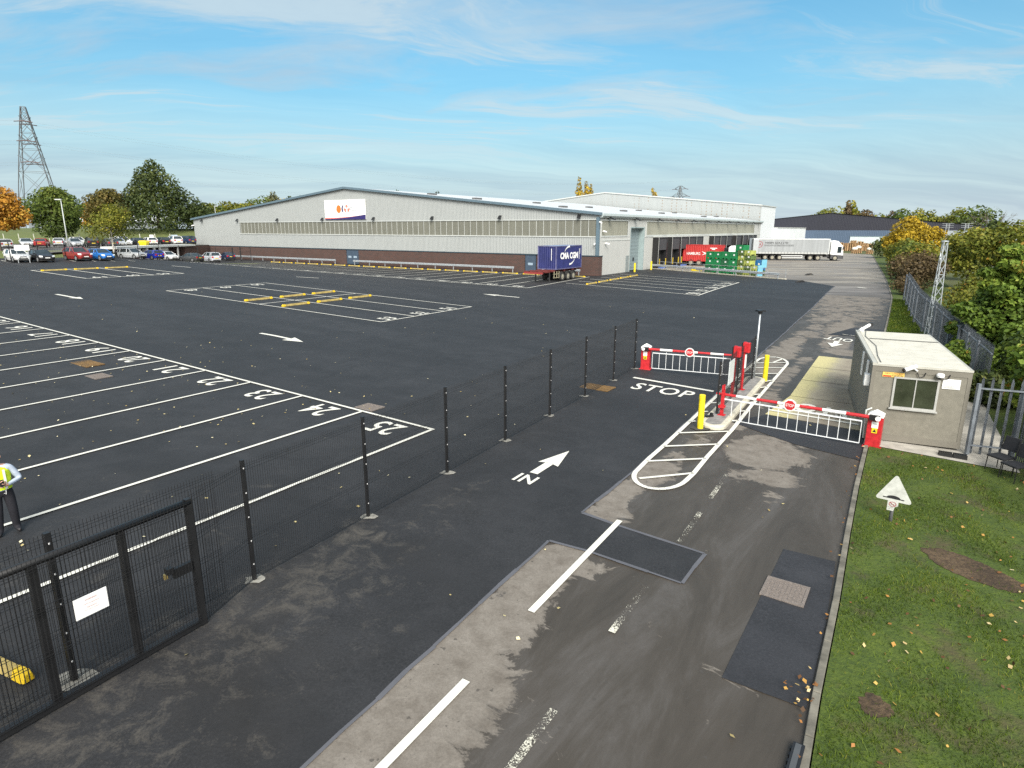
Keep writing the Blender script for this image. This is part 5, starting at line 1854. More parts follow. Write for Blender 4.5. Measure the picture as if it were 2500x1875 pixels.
for k in range(ny):
    y_ = .02 + k * (CL - .1) / ny
    mb.ext([(.12, y_, CH + .03), (.12, y_ + .04, CH + .055), (.12, y_ + .09, CH + .055), (.12, y_ + .13, CH + .03)], (CW - .2, 0, 0))
mb.box(-.02, -.02, CH + .03, .1, CL + .02, CH + .055)
roof_ = mb.build('roof', RW, cab)
mb = MB()
mb.path([(.2, .05, CH + .07), (.22, 1.2, CH + .07), (.36, 3.2, CH + .07), (.2, 5.4, CH + .07), (.34, 6.9, CH + .07)], .012, 5)
mb.box(.3, 4.9, CH + .058, CW - .05, 4.96, CH + .075)
mb.build('roof_cable', plain('grey_cable', (0.15, 0.15, 0.14), .7), roof_)
WFR = plain('silver_frame', (0.36, 0.36, 0.34), .4)
wx0, wx1, wz0, wz1 = .66, 1.74, 1.24, 2.12
mb = MB()
mb.box(wx0 - .06, -.05, wz0 - .05, wx1 + .06, -.013, wz0)
mb.box(wx0 - .1, -.1, wz0 - .09, wx1 + .1, -.013, wz0 - .05)
mb.box(wx0 - .06, -.05, wz1, wx1 + .06, -.013, wz1 + .05)
for a in (wx0 - .06, (wx0 + wx1) / 2 - .02, wx1): mb.box(a, -.045, wz0, a + (.06 if a != (wx0 + wx1) / 2 - .02 else .03), -.013, wz1)
wn_ = mb.build('window', WFR, cab)
mb = MB()
mb.box(wx0, -.022, wz0, wx1, -.012, wz1)
mb.build('pane', mat_glass('cabin_glass', (0.03, 0.035, 0.022), .03), wn_)
mb = MB()
mb.box(.28, -.02, 2.14, .86, -.014, 2.29)
mb.mat(1).box(.3, -.022, 2.15, .52, -.0195, 2.19)
mb.mat(1).text('SECURITY', (.58, -.0225, 2.255), (1, 0, 0), (0, 0, 1), .48, .035)
mb.mat(2).text('01384 871300', (.68, -.0225, 2.19), (1, 0, 0), (0, 0, 1), .3, .05)
mb.build('company_plate', [plain('amber_plate', (0.75, 0.5, 0.12), .5), RED, INK], cab)
mb = MB()
mb.box(1.86, -.02, 1.92, 2.31, -.014, 2.22)
mb.mat(1).text('APSA', (2.0, -.0225, 2.14), (1, 0, 0), (0, 0, 1), .18, .045)
mb.mat(1).text('security', (2.17, -.0225, 2.1), (1, 0, 0), (0, 0, 1), .2, .03)
mb.mat(2).box(1.89, -.022, 2.03, 2.28, -.0195, 2.035)
for z_ in (2.0, 1.97, 1.945): mb.mat(2).box(1.89, -.022, z_, 2.1 + random.random() * .12, -.0195, z_ + .009)
mb.build('notice_plate', [WHITE, PR, INK], cab)
def cam_bullet(x, y, z, dx, dy, sc=1.0, nm='security_camera'):
    m_ = MB()
    m_.path([(x, y, z), (x + dx * .42 * sc, y + dy * .42 * sc, z - .1 * sc)], .06 * sc, 10)
    m_.mat(1).path([(x + dx * .42 * sc, y + dy * .42 * sc, z - .1 * sc), (x + dx * .47 * sc, y + dy * .47 * sc, z - .112 * sc)], .055 * sc, 10)
    m_.mat(0).path([(x + dx * .12 * sc, y + dy * .12 * sc, z - .03), (x + .05, y + .04, z - .14), (x + .05, .0, z - .16)], .025 * sc, 6)
    return m_.build(nm, [WHITE, BLACK], cab)
cam_bullet(1.12, -.08, CH + .04, -.75, -.45)
m_ = MB()
m_.lathe([(0, .06), (.08, .05), (.11, 0), (.1, -.06), (0, -.1)], (1.76, -.12, CH - .16), 14)
m_.mat(1).lathe([(0, -.13), (.05, -.11), (.06, -.06)], (1.74, -.16, CH - .16), 10)
m_.build('dome_camera', [WHITE, BLACK], cab)
for a in (1.24, 1.86):
    m_ = MB()
    m_.path([(a - .06, -.05, CH - .15), (a, -.06, CH - .3), (a + .12, -.05, CH - .26), (a + .16, -.03, CH - .14)], .014, 6)
    m_.build('camera_cable', BLACK, cab)
m_ = MB()
m_.path([(.08, CL - .5, CH + .1), (.45, CL - .1, CH + .3)], .06, 10)
m_.cbox(.2, CL - .3, CH + .1, .12, .12, .2)
m_.mat(1).cbox(.5, CL - .06, CH + .32, .14, .14, .14)
m_.build('roof_camera', [WHITE, BLACK], cab)
for yy, z_, d_, hh in ((.25, 1.75, .16, .35), (1.0, 1.6, .05, .8), (2.6, 1.6, .05, .8)):
    m_ = MB()
    m_.box(-d_, yy, z_, -.012, yy + .3, z_ + hh)
    m_.build('side_box', WHITE, cab)
m_ = MB()
m_.path([(-.04, -.35, .2), (-.06, -.35, 1.1), (.1, -.2, 1.15)], .025, 6)
m_.build('conduit', plain('pale_conduit', (0.5, 0.53, 0.5), .5), cab)
q = thing('drain_channel', 'black plastic drain channel piece lying in the grass below the cabin', 'drain channel', (12.72, 17.55, hz(12.7, 17.5) + .06), cang - .1)
mb = MB()
for a in range(2):
    mb.box(a * .36, -.1, 0, a * .36 + .34, -.06, .12)
    mb.box(a * .36, .06, 0, a * .36 + .34, .1, .12)
    for k in range(6): mb.box(a * .36 + .02 + k * .055, -.06, .09, a * .36 + .05 + k * .055, .06, .11)
    mb.box(a * .36, -.06, 0, a * .36 + .34, .06, .02)
mb.build('channel', BLACK, q)
q = thing('kerb_drain', 'black slotted kerb drain at the bottom of the photo', 'drain', uvz(6.9, .62), AA)
mb = MB()
mb.box(-1.0, -.07, -.05, .72, .07, .1)
mb.mat(1).box(-1.0, -.03, .1, .7, .04, .106)
for k in range(14): mb.mat(0).box(-.95 + k * .12, .07, .02, -.9 + k * .12, .09, .07)
mb.build('drain_body', [BLACK, plain('dull_grating', (0.06, 0.065, 0.07), .6)], q)

# ---------------------------------------------------------------- warning sign
sx, sy = 8.66, 13.1
sg2 = thing('road_sign', 'white triangular road hump sign on a grey post in the grass', 'sign', (sx, sy, hz(sx, sy)), R(-38))
mb = MB()
mb.cyl(0, .04, -.1, 1.0, .038, 12)
mb.build('post', plain('grey_post', (0.13, 0.13, 0.135), .6), sg2, smooth=True)
def round_tri(r, c, z):
    pts = []
    for k, a in enumerate((PI / 2, PI / 2 + 2 * PI / 3, PI / 2 + 4 * PI / 3)):
        for j in range(6):
            t = a - PI / 3 + 2 * PI / 3 * j / 5
            pts.append((r * math.cos(a) + c * math.cos(t), z + r * math.sin(a) + c * math.sin(t)))
    return pts
mb = MB()
mb.ext([(x_, -.02, z_) for x_, z_ in round_tri(.345, .045, .79)], (0, .02, 0))
mb.build('triangle_plate', plain('sign_white', (0.5, 0.51, 0.47), .55, var=.2, scale=9), sg2)
mb = MB()
hump = [(-.21, .63), (.21, .63), (.21, .655), (.15, .655)] + [(.13 * math.cos(t), .655 + .055 * math.sin(t)) for t in np.linspace(.15, PI - .15, 10)] + [(-.15, .655), (-.21, .655)]
mb.poly([(x_, -.0225, z_) for x_, z_ in hump])
mb.build('hump_symbol', INK, sg2)
mb = MB()
pl = [(-.1, .58), (.11, .58), (.11, .485), (.05, .45), (.03, .35), (-.1, .35)]
mb.ext([(x_, -.045, z_) for x_, z_ in pl], (0, .012, 0))
mb.mat(1)
o_, i_ = [(.0 + .075 * math.cos(t), .51 + .06 * math.sin(t)) for t in np.linspace(0, 2 * PI, 25)[:-1]], [(.0 + .06 * math.cos(t), .51 + .047 * math.sin(t)) for t in np.linspace(0, 2 * PI, 25)[:-1]]
for k in range(24): mb.poly([(o_[k][0], -.0475, o_[k][1]), (o_[(k + 1) % 24][0], -.0475, o_[(k + 1) % 24][1]), (i_[(k + 1) % 24][0], -.0475, i_[(k + 1) % 24][1]), (i_[k][0], -.0475, i_[k][1])])
mb.poly([(-.05, -.0475, .535), (-.038, -.0475, .545), (.05, -.0475, .485), (.038, -.0475, .475)])
mb.mat(2).poly([(-.045, -.047, .5), (.03, -.047, .5), (.03, -.047, .512), (-.045, -.047, .512)])
mb.text('No Smoking', (-.03, -.0475, .43), (1, 0, 0), (0, 0, 1), .1, .022)
mb.text('in this area', (-.03, -.0475, .395), (1, 0, 0), (0, 0, 1), .1, .016)
mb.build('no_smoking_plate', [plain('sign_white', (0.5, 0.51, 0.47), .5), plain('dull_red', (0.3, 0.05, 0.06), .6), INK], sg2)

# ---------------------------------------------------------------- palisade fences
def palisade(label, pts, h, step, pw):
    x0, y0 = xy(*pts[0])
    t = thing('palisade_fence', label, 'fence', (x0, y0, hz(x0, y0)), 0)
    z0 = hz(x0, y0)
    W_ = [xy(*p) for p in pts]
    for (a, b), (c, d) in zip(W_, W_[1:]):
        ln = math.hypot(c - a, d - b)
        nb = max(1, round(ln / 2.75))
        ex, ey = (c - a) / ln, (d - b) / ln
        for k in range(nb):
            s0, s1 = ln * k / nb, ln * (k + 1) / nb
            P_ = lambda s: (a + ex * s - x0, b + ey * s - y0, hz(a + ex * s, b + ey * s) - z0)
            m_ = MB()
            p_, q_ = P_(s0), P_(s1)
            nx, ny = -ey, ex
            for zr in (.35, h - .35): m_.bar((p_[0] - nx * .04, p_[1] - ny * .04, p_[2] + zr), (q_[0] - nx * .04, q_[1] - ny * .04, q_[2] + zr), .045)
            n = int((s1 - s0) / step)
            for j in range(n):
                r_ = P_(s0 + (j + .5) * (s1 - s0) / n)
                w_ = pw / 2
                A0, A1, A2 = (r_[0] - ex * w_, r_[1] - ey * w_), (r_[0] + nx * .02, r_[1] + ny * .02), (r_[0] + ex * w_, r_[1] + ey * w_)
                zb, zt = r_[2] + .05, r_[2] + h - .12
                m_.add([(*A0, zb), (*A1, zb), (*A2, zb), (*A0, zt), (*A1, zt + .13), (*A2, zt)], [(0, 1, 4, 3), (1, 2, 5, 4), (4, 1, 0, 3), (5, 2, 1, 4)])
            m_.build('pale_panel', PALI, t)
            m_ = MB()
            m_.bar((p_[0] - nx * .1, p_[1] - ny * .1, p_[2]), (p_[0] - nx * .1, p_[1] - ny * .1, p_[2] + h - .2), .09)
            m_.build('post', PALI, t)
PALI = plain('weathered_galvanising', (0.17, 0.19, 0.215), .6, .25, .3, 3)
palisade('grey steel palisade fence running behind the lattice mast', [(61.5, 1.7), (55.5, 1.1), (50.65, .6), (44, -.5), (36.5, -1.5), (29.5, -2.3)], 2.4, .155, .075)
palisade('open grey palisade fence joined to the right corner of the guard cabin', [(22.33, -1.52), (22.7, -2.7)], 2.45, .23, .075)
palisade('dense grey palisade fence along the right edge behind the chairs', [(22.7, -2.75), (15.4, -4.7)], 2.3, .11, .07)

# lattice mast
lx, ly = 25.56, 37.76
ms = thing('lattice_mast', 'slender galvanised lattice mast standing before the palisade fence', 'mast', (lx, ly, hz(lx, ly)), R(12))
mh, ba, tp_ = 5.75, .4, .15
mb = MB()
lg = [R(90), R(210), R(330)]
cor = lambda k, f: Vector(((ba + (tp_ - ba) * f) * math.cos(lg[k % 3]), (ba + (tp_ - ba) * f) * math.sin(lg[k % 3]), mh * f))
for k in range(3): mb.path([cor(k, 0), cor(k, 1)], .028, 7)
mb.build('leg', STEEL, ms)
mb = MB()
nb = 9
for i in range(nb):
    for k in range(3):
        mb.bar(cor(k, i / nb), cor(k + 1, (i + 1) / nb), .025)
        if i % 2: mb.bar(cor(k + 1, i / nb), cor(k, (i + 1) / nb), .022)
        if i % 3 == 0: mb.bar(cor(k, i / nb), cor(k + 1, i / nb), .03)
mb.build('bracing', STEEL, ms)
mb = MB()
mb.lathe([(tp_ + .05, 0), (tp_ + .05, .06), (.05, .08)], (0, 0, mh), 10)
mb.build('cap', STEEL, ms)

# two dark chairs
def chair(label, x, y, rz):
    t = thing('visitor_chair', label, 'chair', (x, y, hz(x, y) + .05), rz, 'dark chairs by the fence')
    DK = plain('dark_fabric', (0.014, 0.015, 0.019), .85, var=.3, scale=10)
    m_ = MB()
    m_.box(-.24, -.24, .42, .24, .24, .48)
    m_.build('seat', DK, t, bevel=.02)
    m_ = MB()
    m_.ext([(-.23, .24, .6), (.23, .24, .6), (.22, .33, .98), (-.22, .33, .98)], (0, .04, -.01))
    m_.build('backrest', DK, t, bevel=.015)
    for a in (-1, 1):
        for b in (-1, 1):
            m_ = MB()
            m_.path([(a * .23, b * .22, 0), (a * .22, b * .2, .43)] + ([(a * .22, .28, .95)] if b > 0 else []), .012, 6)
            m_.build('leg', BLACK, t)
chair('dark fabric chair at the right edge, the one nearer the palisade', 13.62, 16.35, R(-75))
chair('dark fabric chair at the right edge, the one nearer the camera', 13.55, 15.75, R(-80))

# ---------------------------------------------------------------- guard rails, wheel stops
def guard_rail(label, p0, p1, h=.75, zf=None, hand=False, posts=None):
    (xa, ya), (xb, yb) = p0, p1
    ln = math.hypot(xb - xa, yb - ya)
    za, zb = hz(xa, ya), hz(xb, yb)
    t = thing('crash_barrier', label, 'crash barrier', (xa, ya, za), math.atan2(yb - ya, xb - xa), 'galvanised crash barriers')
    dz = zb - za
    prof_ = [(0, -.155), (-.03, -.13), (-.06, -.1), (-.06, -.06), (-.01, -.02), (-.01, .02), (-.06, .06), (-.06, .1), (-.03, .13), (0, .155)]
    prof_ = prof_ + [(a + .012, b) for a, b in prof_[::-1]]
    m_ = MB()
    m_.loft([[(0, a, h - .16 + b) for a, b in prof_], [(ln, a, h - .16 + dz + b) for a, b in prof_]])
    m_.build('rail', STEEL, t)
    n = posts or max(2, int(ln / 3.2))
    for k in range(n + 1):
        s_ = .25 + (ln - .5) * k / n
        m_ = MB()
        m_.box(s_ - .05, .015, dz * s_ / ln - .02, s_ + .05, .1, h - .02 + dz * s_ / ln)
        m_.build('post', STEEL, t)
    return t
guard_rail('galvanised crash barrier along the brick wall, left of the blue double door', wpt(-1.0, 78), wpt(-1.0, 47.8), .82)
guard_rail('galvanised crash barrier along the brick wall, right of the blue double door', wpt(-1.0, 43.6), wpt(-1.0, 12.0), .82)
guard_rail('short crash barrier behind the blue container trailer', wpt(-1.0, 7.6), wpt(-1.0, 1.9), .82, posts=2)
guard_rail('galvanised crash barrier in front of the green crates', (20.6, 94.2), (31.6, 74.6), .75)
hr = thing('handrail', 'slim two bar handrail between the crates and the crash barrier', 'handrail', (21.0, 95.5, ZW), math.atan2(74.9 - 95.5, 32.8 - 21.0))
mb = MB()
for z_ in (.55, 1.1): mb.bar((0, 0, z_), (23.5, 0, z_), .045)
mb.build('rail', STEEL, hr)
for k in range(10):
    mb = MB()
    mb.bar((.1 + k * 2.58, 0, 0), (.1 + k * 2.58, 0, 1.1), .045)
    mb.build('post', STEEL, hr)
kb = MB()
for t_ in range(1):
    kb.bar((20.9, 94.4, ZW + .06), (32.2, 74.2, ZW + .06), .3, .12)
tag(kb.build('dock_kerb', plain('pale_kerb', (0.5, 0.47, 0.38), .85)), kind='structure')

WSM = plain('worn_yellow_rubber', (0.34, 0.26, 0.085), .7, var=.35, scale=5)
WSY = plain('bright_yellow_cap', (0.62, 0.42, 0.012), .5)
ws_proto = None
def wheel_stop(label, x, y, rz, group):
    global ws_proto
    if ws_proto is None:
        t = thing('wheel_stop', label, 'wheel stop', (x, y, hz(x, y)), rz, group)
        pr_ = lambda x_, k: [(x_, -.085 * k, .025), (x_, -.07 * k, .09), (x_, -.045 * k, .16 * k), (x_, .045 * k, .16 * k), (x_, .07 * k, .09), (x_, .085 * k, .025)]
        m_ = MB()
        m_.loft([pr_(-.98, 1), pr_(.98, 1)])
        for k in range(5): m_.cbox(-.8 + .4 * k, 0, .162, .08, .05, .008)
        m_.build('bar', WSM, t)
        for sgn_ in (-1, 1):
            m_ = MB()
            m_.loft([pr_(sgn_ * .97, 1.06), pr_(sgn_ * 1.18, 1.1), pr_(sgn_ * 1.24, .85)])
            m_.build('end_cap', WSY, t)
        ws_proto = t
        return t
    return copy_thing(ws_proto, (x, y, hz(x, y)), rz, label, group)
GW = 'yellow wheel stops'
c = I(1.55, 0)
for row_, b_ in (('left', 14.6), ('right', 10.2)):
    for k in range(3):
        u_, v_ = I(9.646 * (k + .5) / 3, b_)
        wheel_stop('yellow wheel stop in the middle island, %s row, %s from the camera' % (row_, ('nearest', 'middle', 'farthest')[k]), *xy(u_, v_), ia, GW)
for k in range(3):
    u_, v_ = lp(LA, LE, (k + .5) / 3)
    wheel_stop('yellow wheel stop in the small far left island, %s of three' % ('leftmost', 'middle', 'rightmost')[k], *xy(u_ + .1, v_ - 1.25), AA, GW)
for k in range(5):
    a_, b_ = lp(RA, RB, (k + .5) / 5), lp(RC, RD, (k + .5) / 5)
    u_, v_ = lp(b_, a_, .17)
    wheel_stop('yellow wheel stop by the roller door, %s of five counting away from the camera' % ORD[k], *xy(u_, v_), AA + .03, GW)
for k in range(19):
    wheel_stop('yellow wheel stop below the brick wall, %s to the left of the blue container' % ORD[k], *xy(69.2, 33.35 + 3.285 * (k + .5) + 1.65), AA + PI / 2, GW)
wheel_stop('yellow wheel stop seen through the gate at the left edge of the photo', -7.95, 8.05, R(-24), GW)

# ---------------------------------------------------------------- black fence in front of the parked cars
q0, q1 = (-60.5, 75.5), (-48.3, 117.5)
f3 = thing('mesh_fence', 'black mesh fence in front of the parked cars on the left', 'fence', (*q0, hz(*q0)), 0)
zq = hz(*q0)
pq = []
for px in (30, 98, 163, 225, 286, 340, 390, 439, 484, 527, 568, 587, 613):
    # crossing of the sight line with the fence line
    lo, hi = 0.0, 1.0
    for _ in range(40):
        m_ = (lo + hi) / 2
        x, y = q0[0] + (q1[0] - q0[0]) * m_, q0[1] + (q1[1] - q0[1]) * m_
        if x < seen_x(px, y, 2): lo = m_
        else: hi = m_
    pq.append((x, y))
for k, (x, y) in enumerate(pq):
    m_ = MB()
    w_ = .16 if k in (10, 11) else .075
    m_.bar((x - q0[0], y - q0[1], hz(x, y) - zq), (x - q0[0], y - q0[1], hz(x, y) - zq + 2.5), w_)
    m_.build('post', BLACK, f3)
for k, ((a, b), (c, d)) in enumerate(zip(pq, pq[1:])):
    if k == 10: continue
    m_ = MB()
    mesh_wires(m_, (a - q0[0], b - q0[1]), (c - q0[0], d - q0[1]), hz(a, b) - zq, hz(c, d) - zq, 2.4, .3, .008)
    m_.build('mesh_panel', WIRE, f3)
x, y = seen_x(30, 76), 76.5
sb = thing('site_board', 'blank white board on the black fence by the white estate car', 'sign', (seen_x(61, 77.0), 77.0, hz(-59, 77.5)), R(38))
mb = MB()
mb.box(-.72, -.05, 1.5, .72, .0, 2.15)
mb.build('board', plain('white_board', (0.8, 0.8, 0.78), .5, var=.05), sb)
for a in (-.55, .55):
    mb = MB()
    mb.bar((a, .05, 0), (a, .05, 2.1), .06)
    mb.build('post', STEEL, sb)

# lamp columns
def lamp(label, loc, h, arm):
    t = thing('street_lamp', label, 'street lamp', loc, 0, 'lamp columns')
    m_ = MB()
    m_.cyl(0, 0, -.3, h, .11, 10, .06)
    m_.build('column', plain('pale_column', (0.42, 0.45, 0.44), .5), t, smooth=True)
    m_ = MB()
    m_.cbox(arm * .35, 0, h + .06, .9, .3, .14)
    m_.build('lantern', plain('lamp_grey', (0.5, 0.52, 0.52), .4), t)
x, y = seen_x(168, 95, 3.4), 95
lamp('pale lamp column standing between the orange and the olive trees', (x, y, 3.4), 7.2, -1)
q = seen(524, 504, 165)
lamp('lamp head showing over the left end of the warehouse roof', (q[0], 165, 4), q[2] - 4, 1)
q = seen(2490, 552, 160)
lamp('lamp column at the right edge above the far car park', (q[0], 160, -1.5), q[2] + 1.5, -1)
# post and wire fence on the bank, and two plates
pf = thing('post_fence', 'thin pale post fence along the foot of the grass bank', 'fence', (-100, 128, 3.5))
for k in range(12):
    px = 9 + k * 37
    y = 131.5 + .02 * k
    x = seen_x(px, y, 5)
    m_ = MB()
    m_.bar((x + 100, y - 128, .0), (x + 100 - .1, y - 128, 2.0), .12)
    m_.build('post', plain('pale_post', (0.5, 0.5, 0.42), .8), pf)
for px, lab in ((370, 'small white sign plate above the upper cars, left of two'), (426, 'small white and blue sign plate above the upper cars, right of two')):
    q = seen(px, 577, 128)
    t = thing('sign_plate', lab, 'sign', (q[0], 128, 3.5), R(20))
    m_ = MB()
    m_.box(-.35 if px < 400 else -.55, -.03, q[2] - 3.9, .35 if px < 400 else .55, .03, q[2] - 3.2)
    m_.build('plate', WHITE if px < 400 else plain('pale_blue_notice', (0.5, 0.62, 0.72), .5), t)
    m_ = MB()
    m_.bar((0, .05, 0), (0, .05, q[2] - 3.3), .06)
    m_.build('post', STEEL, t)

# ---------------------------------------------------------------- pylons and power lines
PYL = plain('pylon_steel', (0.12, 0.125, 0.13), .6, .3)
def pylon(label, base, h, levels, half, bw, rz, tw=.05, hide=0):
    t = thing('electricity_pylon', label, 'pylon', base, rz, 'electricity pylons')
    f_ = lambda z: bw * (1 - z / h) ** .9 * .5 + .55 if z < levels[0] else (bw * (1 - levels[0] / h) ** .9 * .5 + .55) * max(.18, 1 - (z - levels[0]) / (h - levels[0]) * .82)
    m_ = MB()
    zs = [0]
    while zs[-1] < h - .5: zs.append(min(h, zs[-1] + max(1.6, 2.0 * f_(zs[-1]))))
    for a, b in zip(zs, zs[1:]):
        A, B = f_(a), f_(b)
        ca = [(-A, -A, a), (A, -A, a), (A, A, a), (-A, A, a)]
        cb_ = [(-B, -B, b), (B, -B, b), (B, B, b), (-B, B, b)]
        for k in range(4):
            m_.bar(ca[k], cb_[k], tw * 3.4)
            m_.bar(ca[k], cb_[(k + 1) % 4], tw * 1.9)
            m_.bar(ca[(k + 1) % 4], cb_[k], tw * 1.9)
        for k in range(4): m_.bar(cb_[k], cb_[(k + 1) % 4], tw * 1.9)
    m_.build('tower', PYL, t)
    tips = []
    for z, hl in zip(levels, half):
        A = f_(z)
        for sx_ in (-1, 1):
            m_ = MB()
            for dy in (-A, A):
                m_.bar((sx_ * A, dy, z), (sx_ * hl, dy * .15, z + .3), tw * 2)
                m_.bar((sx_ * A, dy, z + 2.2), (sx_ * hl, dy * .15, z + .3), tw * 2)
            m_.bar((sx_ * (A + hl) / 2, -A * .5, z + .15), (sx_ * (A + hl) / 2, A * .5, z + .15), tw * 2)
            tips.append((sx_ * hl, 0, z + .2))
            m_.build('cross_arm', PYL, t)
            m_ = MB()
            m_.path([(sx_ * hl, -2.6, z - .1), (sx_ * hl, 0, z + .2), (sx_ * hl, 2.6, z - .1)], .16, 6)
            m_.build('insulator', plain('insulator_brown', (0.1, 0.06, 0.06), .5), t)
    M_ = Matrix.Translation(base) @ Matrix.Rotation(rz, 4, 'Z')
    return [M_ @ Vector(p) for p in tips] + [M_ @ Vector((0, 0, h))]
la = math.atan2(190, 276) + PI / 2
q = seen(75, 425, 230)
pt = seen(53, 256, 230)
b_ = ((q[0] + .6), 231, 2.0)
ph = pt[2] - 2
T1 = pylon('tall lattice pylon at the left above the trees', b_, ph, [ph * .585, ph * .735, ph * .875], [4.6, 5.4, 4.2], 12.5, la - .12, .06)
q2 = seen(1661, 455, 420)
T2 = pylon('distant pylon top showing over the rusty grey gable', (q2[0], 420, 0), q2[2], [q2[2] - 6.4, q2[2] - 1.8], [6.2, 4.4], 8, la, .07)
CAB_ = plain('power_line', (0.26, 0.29, 0.32), .6)
names = ['lower', 'lower', 'middle', 'middle', 'upper', 'upper']
for k in range(6):
    a = T1[k]
    b = T2[min(k, 3)] if k < 4 else T2[2 + k - 4] + Vector((0, 0, 5))
    side = 'nearer' if (k % 2 == 0) else 'farther'
    for d_, nm in ((1, 'right'), (-1, 'left')):
        if d_ < 0: b = a + (a - T2[min(k, 3)]).normalized() * 250 + Vector((0, 0, -6))
        m_ = MB()
        n = 16
        m_.path([a + (b - a) * (j / n) - Vector((0, 0, 4 * (9 if d_ > 0 else 6) * (j / n) * (1 - j / n))) for j in range(n + 1)], .018, 4, caps=False)
        tag(m_.build('power_line', CAB_), '%s %s power line running %s from the tall pylon' % (side, names[k], 'right' if d_ > 0 else 'left'), 'power line', 'power lines')
# ---------------------------------------------------------------- cars
TYRE, RIM = RUBBER, plain('alloy_rim', (0.42, 0.43, 0.44), .35, .6)
LAMPW = plain('lamp_lens', (0.7, 0.72, 0.72), .15)
LAMPR = plain('tail_lens', (0.45, 0.02, 0.025), .2)
PLATEW, PLATEY = plain('white_number_plate', (0.75, 0.75, 0.72), .4), plain('yellow_number_plate', (0.75, 0.55, 0.06), .4)
BODY = dict(
    hatch=dict(L=4.1, W=1.74, h=1.47, hood=.92, deck=1.0, zs=.98, gb=(-1.95, .95), gr=(-1.55, .15), tail=1.0),
    saloon=dict(L=4.6, W=1.8, h=1.43, hood=.9, deck=.98, zs=.94, gb=(-1.75, .95), gr=(-.95, .2), tail=.97),
    estate=dict(L=4.45, W=1.77, h=1.5, hood=.94, deck=1.0, zs=.97, gb=(-2.15, 1.0), gr=(-1.9, .2), tail=1.0),
    suv=dict(L=4.45, W=1.84, h=1.68, hood=1.05, deck=1.12, zs=1.1, gb=(-2.1, .95), gr=(-1.8, .25), tail=1.1))
PAINTS = {}
def paint(name, col):
    if name not in PAINTS: PAINTS[name] = plain('paint_' + name, col, .32, .15, .06, 1.5, 0, .6)
    return PAINTS[name]
_car = {}


